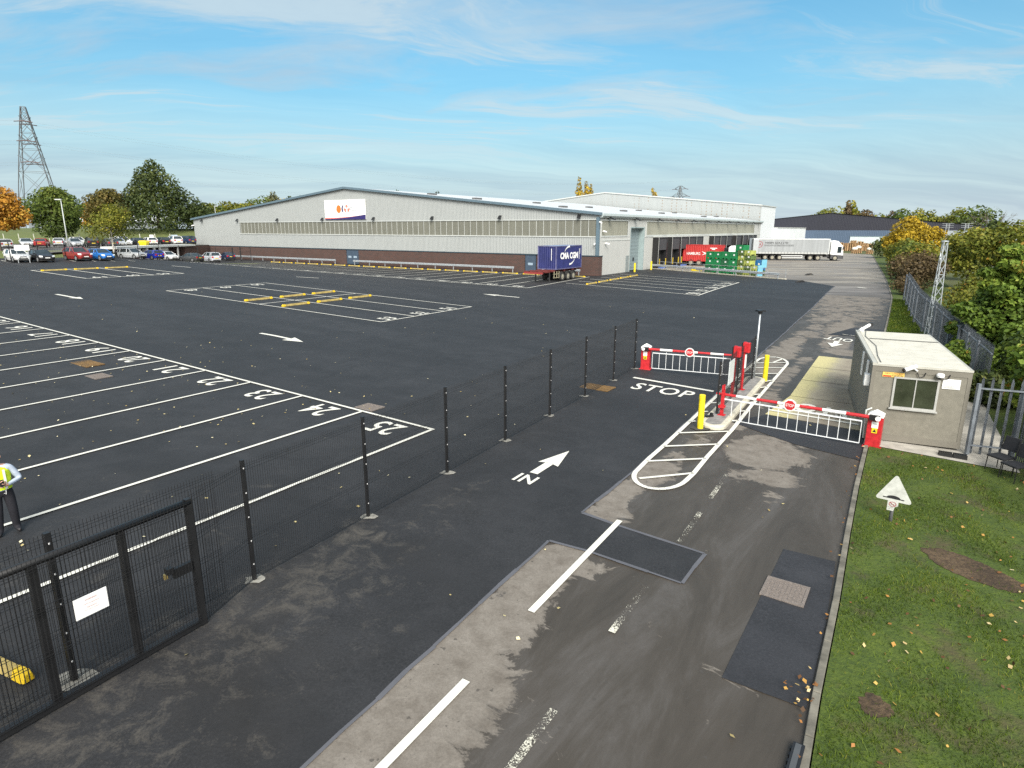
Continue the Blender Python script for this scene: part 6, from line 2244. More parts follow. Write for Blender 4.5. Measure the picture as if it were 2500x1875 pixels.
def car_proto(kind):
    b = BODY[kind]
    L_, W_, h, zs = b['L'], b['W'], b['h'], b['zs']
    f, r = L_ / 2, -L_ / 2
    t = thing('parked_car', '', 'car', (0, 0, 0))
    P0 = paint('base', (.5, .5, .5))
    st = [(r + .02, .42, b['tail'] - .12, .78, .74), (r + .1, .3, b['tail'], .92, .82), (r + .5, .24, zs + .02, .98, .93), (-.3, .2, zs, 1, .95), (b['gb'][1], .2, zs - .02, 1, .92), (f - .55, .22, b['hood'] - .04, .97, .8), (f - .14, .26, b['hood'] - .18, .88, .68), (f, .38, b['hood'] - .34, .66, .56)]
    m = MB()
    rings = []
    for x, zb, zt, kb, kt in st:
        hw = W_ / 2
        mid = zb + (zt - zb) * .45
        rings.append([(x, s_ * hw * k, z) for s_, k, z in ((-1, kb * .9, zb), (-1, kb, mid), (-1, kb * .985, zt - .08), (-1, kt * .95, zt), (-1, kt * .4, zt + .025), (1, kt * .4, zt + .025), (1, kt * .95, zt), (1, kb * .985, zt - .08), (1, kb, mid), (1, kb * .9, zb))])
    m.loft(rings)
    hb, hr_ = W_ / 2 * .93, W_ / 2 * .72
    (x0, x1), (u0, u1) = b['gb'], b['gr']
    lo = [(x0, -hb, zs), (x0, hb, zs), (x1, hb, zs - .02), (x1, -hb, zs - .02)]
    hi = [(u0, -hr_, h - .06), (u0, hr_, h - .06), (u1, hr_, h - .05), (u1, -hr_, h - .05)]
    top = [(u0 + .1, -hr_ * .86, h), (u0 + .1, hr_ * .86, h), (u1 - .2, hr_ * .86, h), (u1 - .2, -hr_ * .86, h)]
    m.loft([[tuple(c) for c in hi], top])
    for k in range(4): m.bar(lo[k], hi[k], .09, .07)
    for s_ in (-1, 1):
        xm = (x0 * .25 + x1 * .75 + u1) / 2 - .35
        m.bar((xm, s_ * hb, zs), (xm - .08, s_ * hr_, h - .06), .09, .05)
        m.bar((u0 * .85, s_ * hr_, h - .06), (x0 * .72, s_ * hb, zs), .12, .05)
    m.build('body', P0, t, bevel=.02)
    names = ['rear_window', 'side_window', 'windscreen', 'side_window']
    for k in range(4):
        a, b_ = k, (k + 1) % 4
        g = MB()
        ins = .985
        sc = lambda p: (p[0] * ins if k != 99 else p[0], p[1] * ins, p[2])
        g.ext([sc(lo[a]), sc(lo[b_]), sc(hi[b_]), sc(hi[a])], (0, 0, .012))
        g.build(names[k], GLASS, t)
    wb = L_ * .305
    for sx in (-1, 1):
        for sy in (-1, 1):
            x, y = sx * wb + .05, sy * (W_ / 2 - .1)
            m = MB()
            m.lathe([(.0, -.11), (.26, -.11), (.315, -.08), (.315, .08), (.26, .115), (.2, .1), (0, .1)] if sy > 0 else [(0, .11), (.26, .11), (.315, .08), (.315, -.08), (.26, -.115), (.2, -.1), (0, -.1)], (x, y, .315), 18, 'y')
            wh_ = m.build('wheel', TYRE, t)
            m = MB()
            m.lathe([(.0, sy * .122), (.2, sy * .118), (.225, sy * .102), (.225, 0)], (x, y, .315), 16, 'y')
            m.build('rim', RIM, wh_)
            m = MB()
            n = 14
            m.poly([(x + .39 * math.cos(PI * k / n), sy * (W_ / 2 + .004), .33 + .39 * math.sin(PI * k / n)) for k in range(n + 1)] + [(x - .39, sy * (W_ / 2 + .004), .24), (x + .39, sy * (W_ / 2 + .004), .24)])
            m.build('wheel_arch', DARK, t)
    m = MB()
    m.box(r + .1, -W_ / 2 * .86, .16, f - .12, W_ / 2 * .86, .3)
    m.box(f - .1, -W_ / 2 * .5, .36, f + .012, W_ / 2 * .5, .5)
    m.box(r - .0, -W_ / 2 * .62, .36, r + .1, W_ / 2 * .62, .46)
    m.build('bumper', DARK, t)
    for s_ in (-1, 1):
        m = MB()
        m.ext([(f - .16, s_ * W_ * .47, b['hood'] - .3), (f - .02, s_ * W_ * .30, b['hood'] - .33), (f - .06, s_ * W_ * .28, b['hood'] - .17), (f - .3, s_ * W_ * .46, b['hood'] - .13)], (.03, s_ * .012, .02))
        m.build('headlight', LAMPW, t)
        m = MB()
        m.box(r - .005, s_ * W_ * .33 - .1, b['tail'] - .32, r + .25, s_ * W_ * .33 + (.17 if s_ > 0 else .1), b['tail'] - .06)
        m.build('tail_light', LAMPR, t)
        m = MB()
        m.cbox(b['gb'][1] - .25, s_ * (W_ / 2 + .07), zs + .06, .14, .18, .13)
        m.build('wing_mirror', P0, t, bevel=.02)
    m = MB()
    m.box(f + .0, -.26, .47, f + .02, .26, .58)
    m.build('number_plate', PLATEW, t)
    m = MB()
    m.box(r - .02, -.26, .62, r + .03, .26, .73)
    m.build('number_plate', PLATEY, t)
    m = MB()
    m.box(f - .05, -.35, b['hood'] - .36, f + .008, .35, b['hood'] - .26)
    m.build('grille', BLACK, t)
    for o in t.children:
        for sl in o.material_slots: sl.link = 'DATA'
        if o.data.materials[0] == P0: o.material_slots[0].link = 'OBJECT'
    return t


def car(kind, colname, col, x, y, z, heading, label, group):
    if kind not in _car:
        t = car_proto(kind)
        _car[kind] = t
        t['label'], t['group'] = label, group
        t.location, t.rotation_euler = (x, y, z), (0, 0, heading)
    else: t = copy_thing(_car[kind], (x, y, z), heading, label, group)
    for o in t.children:
        if o.name.startswith(('body', 'wing_mirror')):
            o.material_slots[0].link = 'OBJECT'
            o.material_slots[0].material = paint(colname, col)
    return t


C = dict(white=(.8, .8, .79), silver=(.5, .52, .54), grey=(.2, .21, .23), black=(.014, .014, .017), red=(.38, .02, .022), maroon=(.26, .022, .02), blue=(.02, .16, .5), royal=(.012, .035, .42), navy=(.015, .03, .085), pale=(.6, .62, .66), gunmetal=(.075, .08, .085))
GC = 'cars parked on the lower level'
for kind, cn, px, y, hd, lab in [
        ('estate', 'white', 42, 78.8, -37, 'white estate car at the left end of the lower row'),
        ('hatch', 'black', 101, 79.6, -36, 'black hatchback between the white estate and the red car'),
        ('suv', 'maroon', 190, 83.2, -32, 'dark red crossover car in the lower row'),
        ('hatch', 'blue', 247, 84.8, -32, 'bright blue hatchback beside the dark red crossover'),
        ('estate', 'silver', 323, 95.5, -22, 'silver hatchback parked first below the walkway roof'),
        ('hatch', 'royal', 372, 101.5, 150, 'royal blue small car parked tail out below the walkway'),
        ('hatch', 'white', 409, 106, -30, 'small white car between the royal blue car and the white posts'),
        ('saloon', 'gunmetal', 466, 107, 155, 'dark grey saloon seen from behind near the warehouse'),
        ('suv', 'pale', 514, 110, 140, 'silver four wheel drive seen from behind near the warehouse'),
        ('hatch', 'navy', 556, 119, 130, 'dark blue hatchback nearest the brick wall')]:
    x = seen_x(px, y, hz(seen_x(px, y), y) + .5)
    car(kind, cn, C[cn], x, y, hz(x, y) + .03, R(hd), lab, GC)
GU = 'cars parked on the upper level'
for kind, cn, px, y, z, hd, lab in [
        ('estate', 'white', 8, 100, 3.45, 140, 'white van like car cut by the left edge, upper row'),
        ('saloon', 'silver', 64, 109, 3.5, -50, 'silver grey saloon under the orange tree, upper row'),
        ('saloon', 'red', 102, 107, 3.5, 118, 'red saloon seen from behind, upper row'),
        ('hatch', 'pale', 146, 111, 3.5, 120, 'pale grey hatchback with red tail lights beside the red saloon'),
        ('hatch', 'silver', 182, 107, 3.5, -42, 'silver hatchback right of the lamp column, upper row'),
        ('estate', 'white', 190, 120, 3.5, -40, 'white car mostly hidden behind the silver hatchback'),
        ('suv', 'black', 224, 108, 3.5, 130, 'black car left of the birch trunk, upper row'),
        ('estate', 'pale', 224, 121, 3.5, 130, 'pale car behind the black one, upper row'),
        ('saloon', 'gunmetal', 268, 108, 3.5, 135, 'dark grey car behind the birch trunk, upper row'),
        ('hatch', 'silver', 288, 110, 3.5, -40, 'silver car half hidden beside the white people carrier'),
        ('suv', 'white', 299, 113.5, 3.5, -38, 'white people carrier above the left end of the walkway'),
        ('saloon', 'black', 338, 116, 3.5, -30, 'black car beside the white people carrier, upper row'),
        ('hatch', 'white', 364, 119, 3.5, 140, 'white hatchback seen from behind, left of two'),
        ('hatch', 'black', 394, 121, 3.5, 145, 'black hatchback between the two white ones, upper row'),
        ('suv', 'white', 424, 124, 3.5, 140, 'white car seen from behind, right of two'),
        ('suv', 'navy', 454, 127, 3.5, 150, 'dark blue people carrier beside the warehouse corner'),
        ('hatch', 'gunmetal', 468, 134, 3.5, 150, 'dark car nearest the warehouse corner, upper row')]:
    x = seen_x(px, y, z + .5)
    car(kind, cn, C[cn], x, y, z, R(hd), lab, GU)
q = seen(352, 597, 112)
gb = thing('grit_bin', 'bright yellow grit bin at the edge of the upper car park', 'bin', (q[0], 112, 3.5), 0)
mb = MB()
mb.loft([[(-.5, -.4, 0), (.5, -.4, 0), (.5, .4, 0), (-.5, .4, 0)], [(-.7, -.5, .75), (.7, -.5, .75), (.7, .5, .75), (-.7, .5, .75)]])
mb.build('bin_body', YELLOW, gb)
mb = MB()
mb.loft([[(-.75, -.55, .75), (.75, -.55, .75), (.75, .55, .75), (-.75, .55, .75)], [(-.6, -.4, 1.0), (.6, -.4, 1.0), (.6, .4, 1.0), (-.6, .4, 1.0)]])
mb.build('lid', YELLOW, gb)
GR_ = 'cars in the far right car park'
sheet('right_car_park', [[(92, -8), (150, -6), (170, -30), (150, -60), (96, -62), (80, -40)]], .03, plain('sandy_tarmac', (0.26, 0.225, 0.17), .9, var=.25, scale=.4))
for kind, cn, px, py, y, hd, lab in [
        ('hatch', 'white', 2395, 630, 152, 150, 'white car beyond the red one in the far right car park'),
        ('hatch', 'red', 2408, 640, 143, 152, 'red car seen between the trees on the right'),
        ('saloon', 'navy', 2384, 627, 158, 150, 'blue car just showing left of the white one, far right'),
        ('estate', 'silver', 2412, 664, 118, -30, 'silver van half hidden by the maple leaves'),
        ('hatch', 'maroon', 2381, 662, 121, -30, 'dark red car tail beside the silver van'),
        ('hatch', 'pale', 2362, 657, 123, -30, 'pale car peeping out left of the dark red tail'),
        ('suv', 'navy', 2484, 634, 146, 160, 'dark blue car at the right edge of the far car park'),
        ('hatch', 'silver', 2502, 641, 143, 160, 'silver car cut by the right edge of the photo')]:
    q = seen(px, py, y)
    car(kind, cn, C[cn], q[0], y, q[2] - .75, R(hd), lab, GR_)

# ---------------------------------------------------------------- trucks, containers
def truck_wheel(m, x, y, s_, r=.5, w_=.32):
    m.lathe([(0, 0), (r * .85, 0), (r, .05), (r, w_ - .05), (r * .85, w_), (r * .6, w_ - .02), (0, w_ - .06)] if s_ > 0 else [(0, 0), (r * .85, 0), (r, -.05), (r, -w_ + .05), (r * .85, -w_), (r * .6, -w_ + .02), (0, -w_ + .06)], (x, y - s_ * w_, r), 22, 'y')
def add_wheels(t, xs, hw=1.25, r=.5, dirty=True):
    for x in xs:
        for s_ in (-1, 1):
            m = MB()
            truck_wheel(m, x, s_ * hw, s_, r)
            w_ = m.build('wheel', RUBBER, t)
            m = MB()
            m.lathe([(r * .58, s_ * -.02), (r * .55, s_ * -.09), (r * .3, s_ * -.1), (r * .24, s_ * .0), (0, s_ * .02)], (x, s_ * hw, r), 18, 'y')
            m.build('rim', plain('dusty_rim', (0.3, 0.28, 0.22), .7, .2), w_)


def corrugated(m, p0, p1, z0, z1, depth, pitch, nrm_):
    """pressed steel sheet between two corners"""
    p0, p1, nn = Vector(p0), Vector(p1), Vector(nrm_)
    d = p1 - p0
    n = max(2, int(d.length / pitch))
    pts = []
    for k in range(n):
        for f_, o in ((0, 0), (.3, 0), (.5, -depth), (.8, -depth)): pts.append(p0 + d * ((k + f_) / n) + nn * o)
    pts.append(p1)
    m.loft([[(p.x, p.y, z0) for p in pts], [(p.x, p.y, z1) for p in pts]], caps=False, closed=False)


def container(label, name, loc, rz, L_, m_, mframe):
    t = thing(name, label, 'container', loc, rz)
    w2_, h_ = 1.22, 2.59
    fr = MB()
    for x in (0, L_ - .12):
        for y in (-w2_, w2_ - .12): fr.box(x, y, 0, x + .12, y + .12, h_)
    for y in (-w2_ + .005, w2_ - .125):
        for z in (.0, h_ - .1): fr.box(.12, y, z + .002, L_ - .12, y + .12, z + .1 - .002)
    for x in (.005, L_ - .125):
        for z in (.0, h_ - .1): fr.box(x, -w2_ + .12, z + .004, x + .12, w2_ - .12, z + .1 - .004)
    fr.build('frame', mframe, t)
    for sy in (-1, 1):
        s_ = MB()
        corrugated(s_, (.12, sy * (w2_ - .02), 0), (L_ - .12, sy * (w2_ - .02), 0), .1, h_ - .1, .035, .28, (0, sy, 0))
        s_.build('side_panel', m_, t)
    for x, nx_ in ((.03, -1), (L_ - .03, 1)):
        s_ = MB()
        corrugated(s_, (x, -w2_ + .12, 0), (x, w2_ - .12, 0), .1, h_ - .1, .035, .25, (nx_, 0, 0))
        s_.build('end_panel', m_, t)
    s_ = MB()
    s_.poly([(.05, -w2_ + .05, h_ - .02), (L_ - .05, -w2_ + .05, h_ - .02), (L_ - .05, w2_ - .05, h_ - .02), (.05, w2_ - .05, h_ - .02)])
    s_.build('roof', plain('faded_blue_roof', (0.22, 0.3, 0.42), .6) if 'blue' in label else m_, t)
    return t
CB = plain('container_blue', (0.018, 0.023, 0.115), .5, var=.25, scale=1.2)
CR = plain('container_red', (0.42, 0.03, 0.028), .5, var=.2, scale=1.2)
cx0, cy0, ca = 4.9, 70.49, .9832
cz0 = hz(cx0, cy0) + 1.32
w0 = (cx0 - math.sin(ca) * 1.22, cy0 + math.cos(ca) * 1.22)
bc = container('dark blue shipping container on a parked red trailer', 'shipping_container', (w0[0], w0[1], cz0), ca, 6.06, CB, plain('faded_edge', (0.1, 0.1, 0.2), .7, var=.5, scale=3))
LETW = plain('white_lettering', (0.82, 0.82, 0.8), .5, var=.05)
mb = MB()
yf = -1.235
mb.text('CMA CGM', (2.98, yf, 1.48), (1, 0, 0), (0, 0, 1), 4.2, .74, .05)
def swoosh(cx_, cz_, r_, a0, a1, w0_, w1_):
    n = 14
    for k in range(n):
        qs = []
        for f_ in (k / n, (k + 1) / n):
            a = a0 + (a1 - a0) * f_
            w_ = w0_ + (w1_ - w0_) * f_
            qs.append(((cx_ + (r_ - w_) * math.cos(a), yf, cz_ + (r_ - w_) * .78 * math.sin(a)), (cx_ + (r_ + w_) * math.cos(a), yf, cz_ + (r_ + w_) * .78 * math.sin(a))))
        mb.poly([qs[0][0], qs[0][1], qs[1][1], qs[1][0]])
swoosh(3.05, 1.5, 1.28, R(155), R(90), .03, .14)
swoosh(3.05, 1.5, 1.28, R(-25), R(-92), .03, .14)
for z_, h_ in ((1.7, 1.3), (1.75, .6)): pass
mb.box(5.35, yf, 1.0, 5.42, yf + .003, 2.2)
mb.box(5.52, yf, 1.6, 5.58, yf + .003, 2.25)
mb.build('lettering', LETW, bc)
mb = MB()
mb.box(-.012, -.62, 1.0, -.008, -.56, 2.3)
mb.build('end_marking', LETW, bc)
tr_ = thing('container_trailer', 'dirty red skeletal trailer under the dark blue container', 'trailer', (w0[0], w0[1], hz(cx0, cy0)), ca)
CHR = plain('oxide_red', (0.13, 0.022, 0.02), .75, var=.4, scale=4)
mb = MB()
for y in (-.5, .5): mb.box(-2.9, y - .08, 1.0, 6.0, y + .08, 1.28)
for x in (-2.9, -1.8, -.3, 2.0, 4.0, 5.9): mb.box(x, -1.15, 1.12, x + .2, 1.15, 1.3)
mb.build('chassis', CHR, tr_)
for y in (-.9, .9):
    mb = MB()
    mb.cyl(-.9, y, 0.05, 1.0, .07, 8)
    mb.box(-1.05, y - .15, 0, -.75, y + .15, .06)
    mb.build('landing_leg', DARK, tr_)
mb = MB()
mb.box(-2.95, -1.2, .98, -2.8, 1.2, 1.16)
mb.build('front_beam', plain('marker_red', (0.25, 0.03, 0.028), .6), tr_)
mb = MB()
for y in (-1.2, 1.2):
    for z in (.45, .85): mb.bar((-.5, y, z), (.75, y, z), .06)
    for x in (-.4, .2, .7): mb.bar((x, y, .45), (x, y, 1.15), .06)
mb.build('side_guard', plain('dusty_steel', (0.33, 0.3, 0.2), .7, .2), tr_)
add_wheels(tr_, (1.5, 2.8, 4.1), 1.24, .5)
mb = MB()
for x in (1.5, 2.8, 4.1):
    for y in (-1.08, 1.08):
        n = 8
        mb.loft([[(x + .58 * math.cos(PI * (.12 + .76 * k / n)), y - .18, .5 + .58 * math.sin(PI * (.12 + .76 * k / n))) for k in range(n + 1)], [(x + .58 * math.cos(PI * (.12 + .76 * k / n)), y + .18, .5 + .58 * math.sin(PI * (.12 + .76 * k / n))) for k in range(n + 1)]], caps=False, closed=False)
mb.build('mudguard', DARK, tr_)


def tractor(t, x0, col_mat, hi=3.7, open_door=True):
    """cab with its front towards +x, back of cab at x0"""
    m = MB()
    pr_ = [(x0, 1.15), (x0, hi - .25), (x0 + .35, hi), (x0 + 1.2, hi - .15), (x0 + 1.7, 3.0), (x0 + 2.0, 2.85), (x0 + 2.18, 1.9), (x0 + 2.22, 1.0)]
    m.loft([[(x, s_ * 1.22, z) for x, z in pr_] for s_ in (-1, -.0, 1)])
    cab_ = m.build('cab', col_mat, t, bevel=.04)
    m = MB()
    m.ext([(x0 + 2.02, -1.05, 2.75), (x0 + 2.02, 1.05, 2.75), (x0 + 2.19, 1.05, 1.9), (x0 + 2.19, -1.05, 1.9)], (.03, 0, .01))
    m.build('windscreen', GLASS, cab_)
    for s_ in (-1, 1):
        m = MB()
        m.box(x0 + 1.15, s_ * 1.225 - .012, 1.45, x0 + 1.85, s_ * 1.225 + .012, 2.6)
        m.build('side_window', GLASS, cab_)
        m = MB()
        m.cbox(x0 + 2.1, s_ * 1.45, 2.35, .14, .22, .5)
        m.build('wing_mirror', BLACK, cab_)
    m = MB()
    m.box(x0 - .9, -.5, .6, x0 + 2.1, .5, 1.0)
    m.box(x0 + .1, -1.2, .35, x0 + 2.2, 1.2, 1.12)
    m.build('lower_body', plain('dark_grey_plastic', (0.05, 0.05, 0.055), .6), t)
    m = MB()
    m.box(x0 + 2.1, -1.2, .35, x0 + 2.3, 1.2, .95)
    m.build('bumper', plain('dark_grey_plastic', (0.05, 0.05, 0.055), .6), t)
    return cab_
# the curtain sided articulated lorry
ta = math.atan2(119.9 - 122.4, 60.1 - 48.9)
rx, ry = 48.9 - math.cos(ta) * 2.35 - math.sin(ta) * 1.25 - .2, 122.4 - math.sin(ta) * 2.35 + math.cos(ta) * 1.25
lo_ = thing('articulated_lorry', 'white cab lorry with a long grey curtain sided trailer', 'lorry', (rx, ry, ZW + .02), ta)
CURT = mat_clad('grey_curtain', (0.31, 0.33, 0.34), 1.1, 'x', .25, .3)
mb = MB()
mb.box(0.9, -1.24, 1.5, 13.55, 1.24, 3.88)
mb.build('curtain', CURT, lo_)
mb = MB()
mb.box(0, -1.27, 3.88, 13.6, 1.27, 4.02)
mb.box(13.5, -1.26, 1.2, 13.6, 1.26, 3.88)
mb.build('roof_rail', plain('pale_rail', (0.62, 0.64, 0.63), .5), lo_)
mb = MB()
mb.box(0, -1.27, 1.2, .95, 1.27, 3.88)
mb.build('rear_door', plain('grey_door_panel', (0.36, 0.38, 0.39), .5), lo_)
mb = MB()
mb.box(.95, -1.25, 1.2, 13.5, 1.25, 1.5)
for k in range(22): mb.mat(1).box(1.1 + k * .58, -1.262, 1.2, 1.14 + k * .58, -1.25, 1.62)
mb.build('side_raves', [plain('rave_grey', (0.4, 0.41, 0.4), .6), DARK], lo_)
mb = MB()
yl = -1.245
mb.text('NISSIN (U.K.) LTD', (4.2, yl - .01, 3.2), (1, 0, 0), (0, 0, 1), 4.1, .42, .02)
mb.box(2.0, yl - .012, 2.84, 7.3, yl - .008, 2.88)
mb.text('INTERNATIONAL FREIGHT FORWARDERS', (4.65, yl - .01, 2.68), (1, 0, 0), (0, 0, 1), 5.2, .16)
mb.build('lettering', INK, lo_)
mb = MB()
DR = plain('dull_red_logo', (0.25, 0.06, 0.07), .6)
n = 28
for k in range(n):
    a, b = 2 * PI * k / n, 2 * PI * (k + 1) / n
    if math.cos((a + b) / 2) < -.75: continue
    mb.poly([(1.1 + r_ * math.cos(t_), yl - .01, 2.95 + r_ * math.sin(t_)) for r_, t_ in ((.62, a), (.62, b), (.5, b), (.5, a))])
mb.text('A', (1.25, yl - .01, 2.95), (1, 0, 0), (0, 0, 1), .42, .5, .02)
mb.build('logo', DR, lo_)
mb = MB()
mb.box(.3, -.55, .85, 13.3, .55, 1.2)
for x in (.5, 6, 9): mb.box(x, -1.1, .95, x + .15, 1.1, 1.2)
mb.build('chassis', DARK, lo_)
mb = MB()
mb.box(5.2, -1.22, .45, 9.0, -1.16, .55)
mb.box(5.2, -1.22, .85, 9.0, -1.16, .95)
for x in (5.2, 8.9): mb.box(x, -1.22, .55, x + .1, -1.16, .85)
mb.build('side_guard', plain('pale_rail', (0.62, 0.64, 0.63), .5), lo_)
mb = MB()
mb.box(-.05, -1.2, .55, .05, 1.2, .8)
mb.mat(1).box(-.02, -1.24, .6, .5, -1.2, .8)
mb.build('rear_beam', [DARK, plain('amber_board', (0.75, 0.4, 0.03), .5)], lo_)
add_wheels(lo_, (2.35, 3.65, 4.95, 10.4, 11.75, 14.75), 1.24, .5)
tractor(lo_, 13.85, WHITE, 3.75)
# a second grey trailer backed onto the dock beyond it
d2 = wpt(69.6, -1.4)
g2 = thing('box_trailer', 'blue grey box trailer backed onto the dock behind the curtain sider', 'trailer', (d2[0], d2[1], ZW), WA - PI / 2)
mb = MB()
mb.box(0, -1.25, 1.2, 9.0, 1.25, 3.95)
mb.build('box_body', plain('blue_grey_box', (0.2, 0.235, 0.26), .5), g2)
mb = MB()
mb.box(.2, -.5, .8, 8.8, .5, 1.2)
mb.build('chassis', DARK, g2)
add_wheels(g2, (1.6, 2.9, 4.2), 1.2, .5)
# red container lorry
dd = wpt(31.2, -.45)
rl = thing('container_lorry', 'white cab lorry carrying the red container at the dock', 'lorry', (dd[0], dd[1], ZW), WA - PI / 2)
mb = MB()
mb.box(.2, -.5, .85, 6.6, .5, 1.2)
mb.build('chassis', DARK, rl)
add_wheels(rl, (1.4, 2.7, 5.6, 9.3), 1.22, .5)
tractor(rl, 7.3, WHITE, 3.25)
mb = MB()
mb.box(6.55, -1.0, 1.1, 6.95, 1.0, 2.9)
mb.build('equipment_rack', BLACK, rl)
rc = container('red shipping container with white lettering at the loading dock', 'shipping_container', (dd[0], dd[1], ZW + .72), WA - PI / 2, 6.06, CR, CR)
mb = MB()
yf2 = -1.235
mb.text('HAMBURG', (1.75, yf2, 1.22), (1, 0, 0), (0, 0, 1), 2.2, .44, .01)
mb.text('SÜD', (4.6, yf2, 1.25), (1, 0, 0), (0, 0, 1), .9, .62, .01)
mb.poly([(3.05, yf2, 1.62), (3.6, yf2, 1.42), (4.0, yf2, 1.24), (3.5, yf2, 1.3)])
mb.poly([(3.1, yf2, .95), (3.55, yf2, 1.12), (4.05, yf2, 1.25), (3.5, yf2, 1.24)])
mb.box(4.4, yf2, 2.05, 5.5, yf2 + .003, 2.16)
mb.box(4.7, yf2, 1.85, 5.2, yf2 + .003, 1.98)
mb.build('lettering', LETW, rc)

# ---------------------------------------------------------------- crates, pallets
GRN = plain('green_plastic', (0.012, 0.19, 0.062), .45, var=.2, scale=2)
GRND = plain('dark_green_plastic', (0.02, 0.12, 0.05), .5, var=.3, scale=2)
YGR = plain('yellow_green_plastic', (0.36, 0.4, 0.1), .5, var=.3, scale=2)
OLV = plain('olive_plastic', (0.09, 0.14, 0.04), .5, var=.3, scale=2)
BLP = plain('blue_plastic', (0.03, 0.16, 0.4), .5)
LBP = plain('light_blue_plastic', (0.16, 0.42, 0.56), .5)
_cr = {}
def crate(kind, label, loc, rz, group):
    m_, sx_, sy_, h_ = dict(green=(GRN, 1.32, 1.1, .93), dark=(GRND, 1.32, 1.1, .93), lime=(YGR, 1.0, 1.0, .62), olive=(OLV, 1.0, 1.0, .62), blue=(BLP, 1.0, .9, 1.3))[kind]
    if kind in _cr: return copy_thing(_cr[kind], loc, rz, label, group)
    t = thing('pallet_box', label, 'crate', loc, rz, group)
    b = MB()
    t0 = .05
    a, c_ = sx_ / 2 - .01, sy_ / 2 - .01
    b.box(-a, -c_, .14, a, -c_ + t0, h_)
    b.box(-a, c_ - t0, .14, a, c_, h_)
    b.box(-a, -c_ + t0, .14, -a + t0, c_ - t0, h_)
    b.box(a - t0, -c_ + t0, .14, a, c_ - t0, h_)
    b.box(-a + t0, -c_ + t0, .14, a - t0, c_ - t0, .2)
    for k in range(4):
        x = -a + (k + .5) * 2 * a / 4
        b.box(x - .03, -c_ - .012, .2, x + .03, -c_, h_ - .06)
    b.box(-a - .012, -c_ - .016, h_ - .06, a + .012, -c_ - .0, h_)
    b.build('box_wall', m_, t)
    b = MB()
    for x in (-a, -.1, a - .2):
        for y in (-c_, c_ - .14): b.box(x, y, 0, x + .2, y + .14, .139)
    b.build('foot', m_, t)
    b = MB()
    b.box(.05, -c_ - .03, h_ * .55, .3, -c_ - .016, h_ * .55 + .2)
    b.build('paper_label', WHITE, t)
    _cr[kind] = t
    return t
GCR = 'plastic pallet boxes at the dock'
ca_ = math.atan2(82.4 - 87.6, 31.2 - 28.2)        # the stack follows the crash barrier
cb0 = (26.45, 86.9)
sd = (math.cos(math.atan2(-20.2, 11.3)), math.sin(math.atan2(-20.2, 11.3)))
tn = (-sd[1], sd[0])
crz = math.atan2(sd[1], sd[0])
def cpos(a, b, z): return (cb0[0] + sd[0] * a + tn[0] * b, cb0[1] + sd[1] * a + tn[1] * b, ZW + .01 + z)
lay = ('bottom', 'middle', 'top')
for i in range(4):
    for l in range(3):
        crate('green' if (i * 2 + l) % 5 else 'dark', 'green plastic pallet box, %s layer, %s from the left of the front row' % (lay[l], ORD[i]), cpos(.66 + i * 1.35, .55, .935 * l), crz, GCR)
for i in range(3):
    for l in range(3): crate('dark', 'dark green pallet box in the back row, %s layer, %s from the left' % (lay[l], ORD[i]), cpos(1.9 + i * 1.35, 1.75, .935 * l), crz, GCR)
crate('green', 'green pallet box standing topmost on the back row', cpos(4.6, 1.75, .935 * 3), crz, GCR)
for i in range(2):
    for l in range(5):
        crate(('olive', 'lime', 'olive', 'lime', 'olive')[l] if i == 0 else ('lime', 'olive', 'lime', 'olive', 'lime')[l], '%s crate of the mixed yellow green stack, %s column' % (ORD[l] + ' from the ground', ('left', 'right')[i]), cpos(5.95 + i * 1.04, .5 + .1 * (l % 2), .625 * l), crz, GCR)
crate('olive', 'olive crate under the upright blue one', cpos(7.7, 1.7, 0), crz, GCR)
crate('blue', 'upright blue plastic crate right of the yellow green stack', cpos(7.7, 1.7, .63), crz, GCR)
crate('olive', 'lower olive crate at the right end of the crates', cpos(8.1, .5, 0), crz, GCR)
crate('lime', 'upper yellow green crate at the right end of the crates', cpos(8.1, .5, .625), crz, GCR)
q = thing('blue_panel', 'light blue plastic panel leaning at the right end of the crates', 'panel', cpos(8.75, .5, 0), crz)
mb = MB()
mb.box(-.04, -.45, 0, .04, .45, 1.35)
for k in range(4): mb.box(-.06, -.4 + k * .22, .05, -.04, -.34 + k * .22, 1.3)
mb.build('panel', LBP, q)
q = thing('blue_panel', 'light blue plastic panel standing against the upright blue crate', 'panel', cpos(8.3, 1.7, 1.0), crz)
mb = MB()
mb.box(-.04, -.45, 0, .04, .45, 1.0)
for k in range(4): mb.box(-.06, -.4 + k * .22, .05, -.04, -.34 + k * .22, .95)
mb.build('panel', LBP, q)
q = thing('pallet_truck', 'yellow pallet truck lying low by the left end of the green crates', 'pallet truck', cpos(-1.2, -.2, 0), crz)
mb = MB()
for y in (-.25, .25): mb.box(-.6, y - .08, .1, .6, y + .08, .18)
mb.box(-.85, -.33, .1, -.6, .33, .5)
mb.build('fork', YELLOW, q)
mb = MB()
mb.path([(-.75, 0, .5), (-1.15, 0, .95)], .03, 6)
mb.build('handle', BLACK, q)

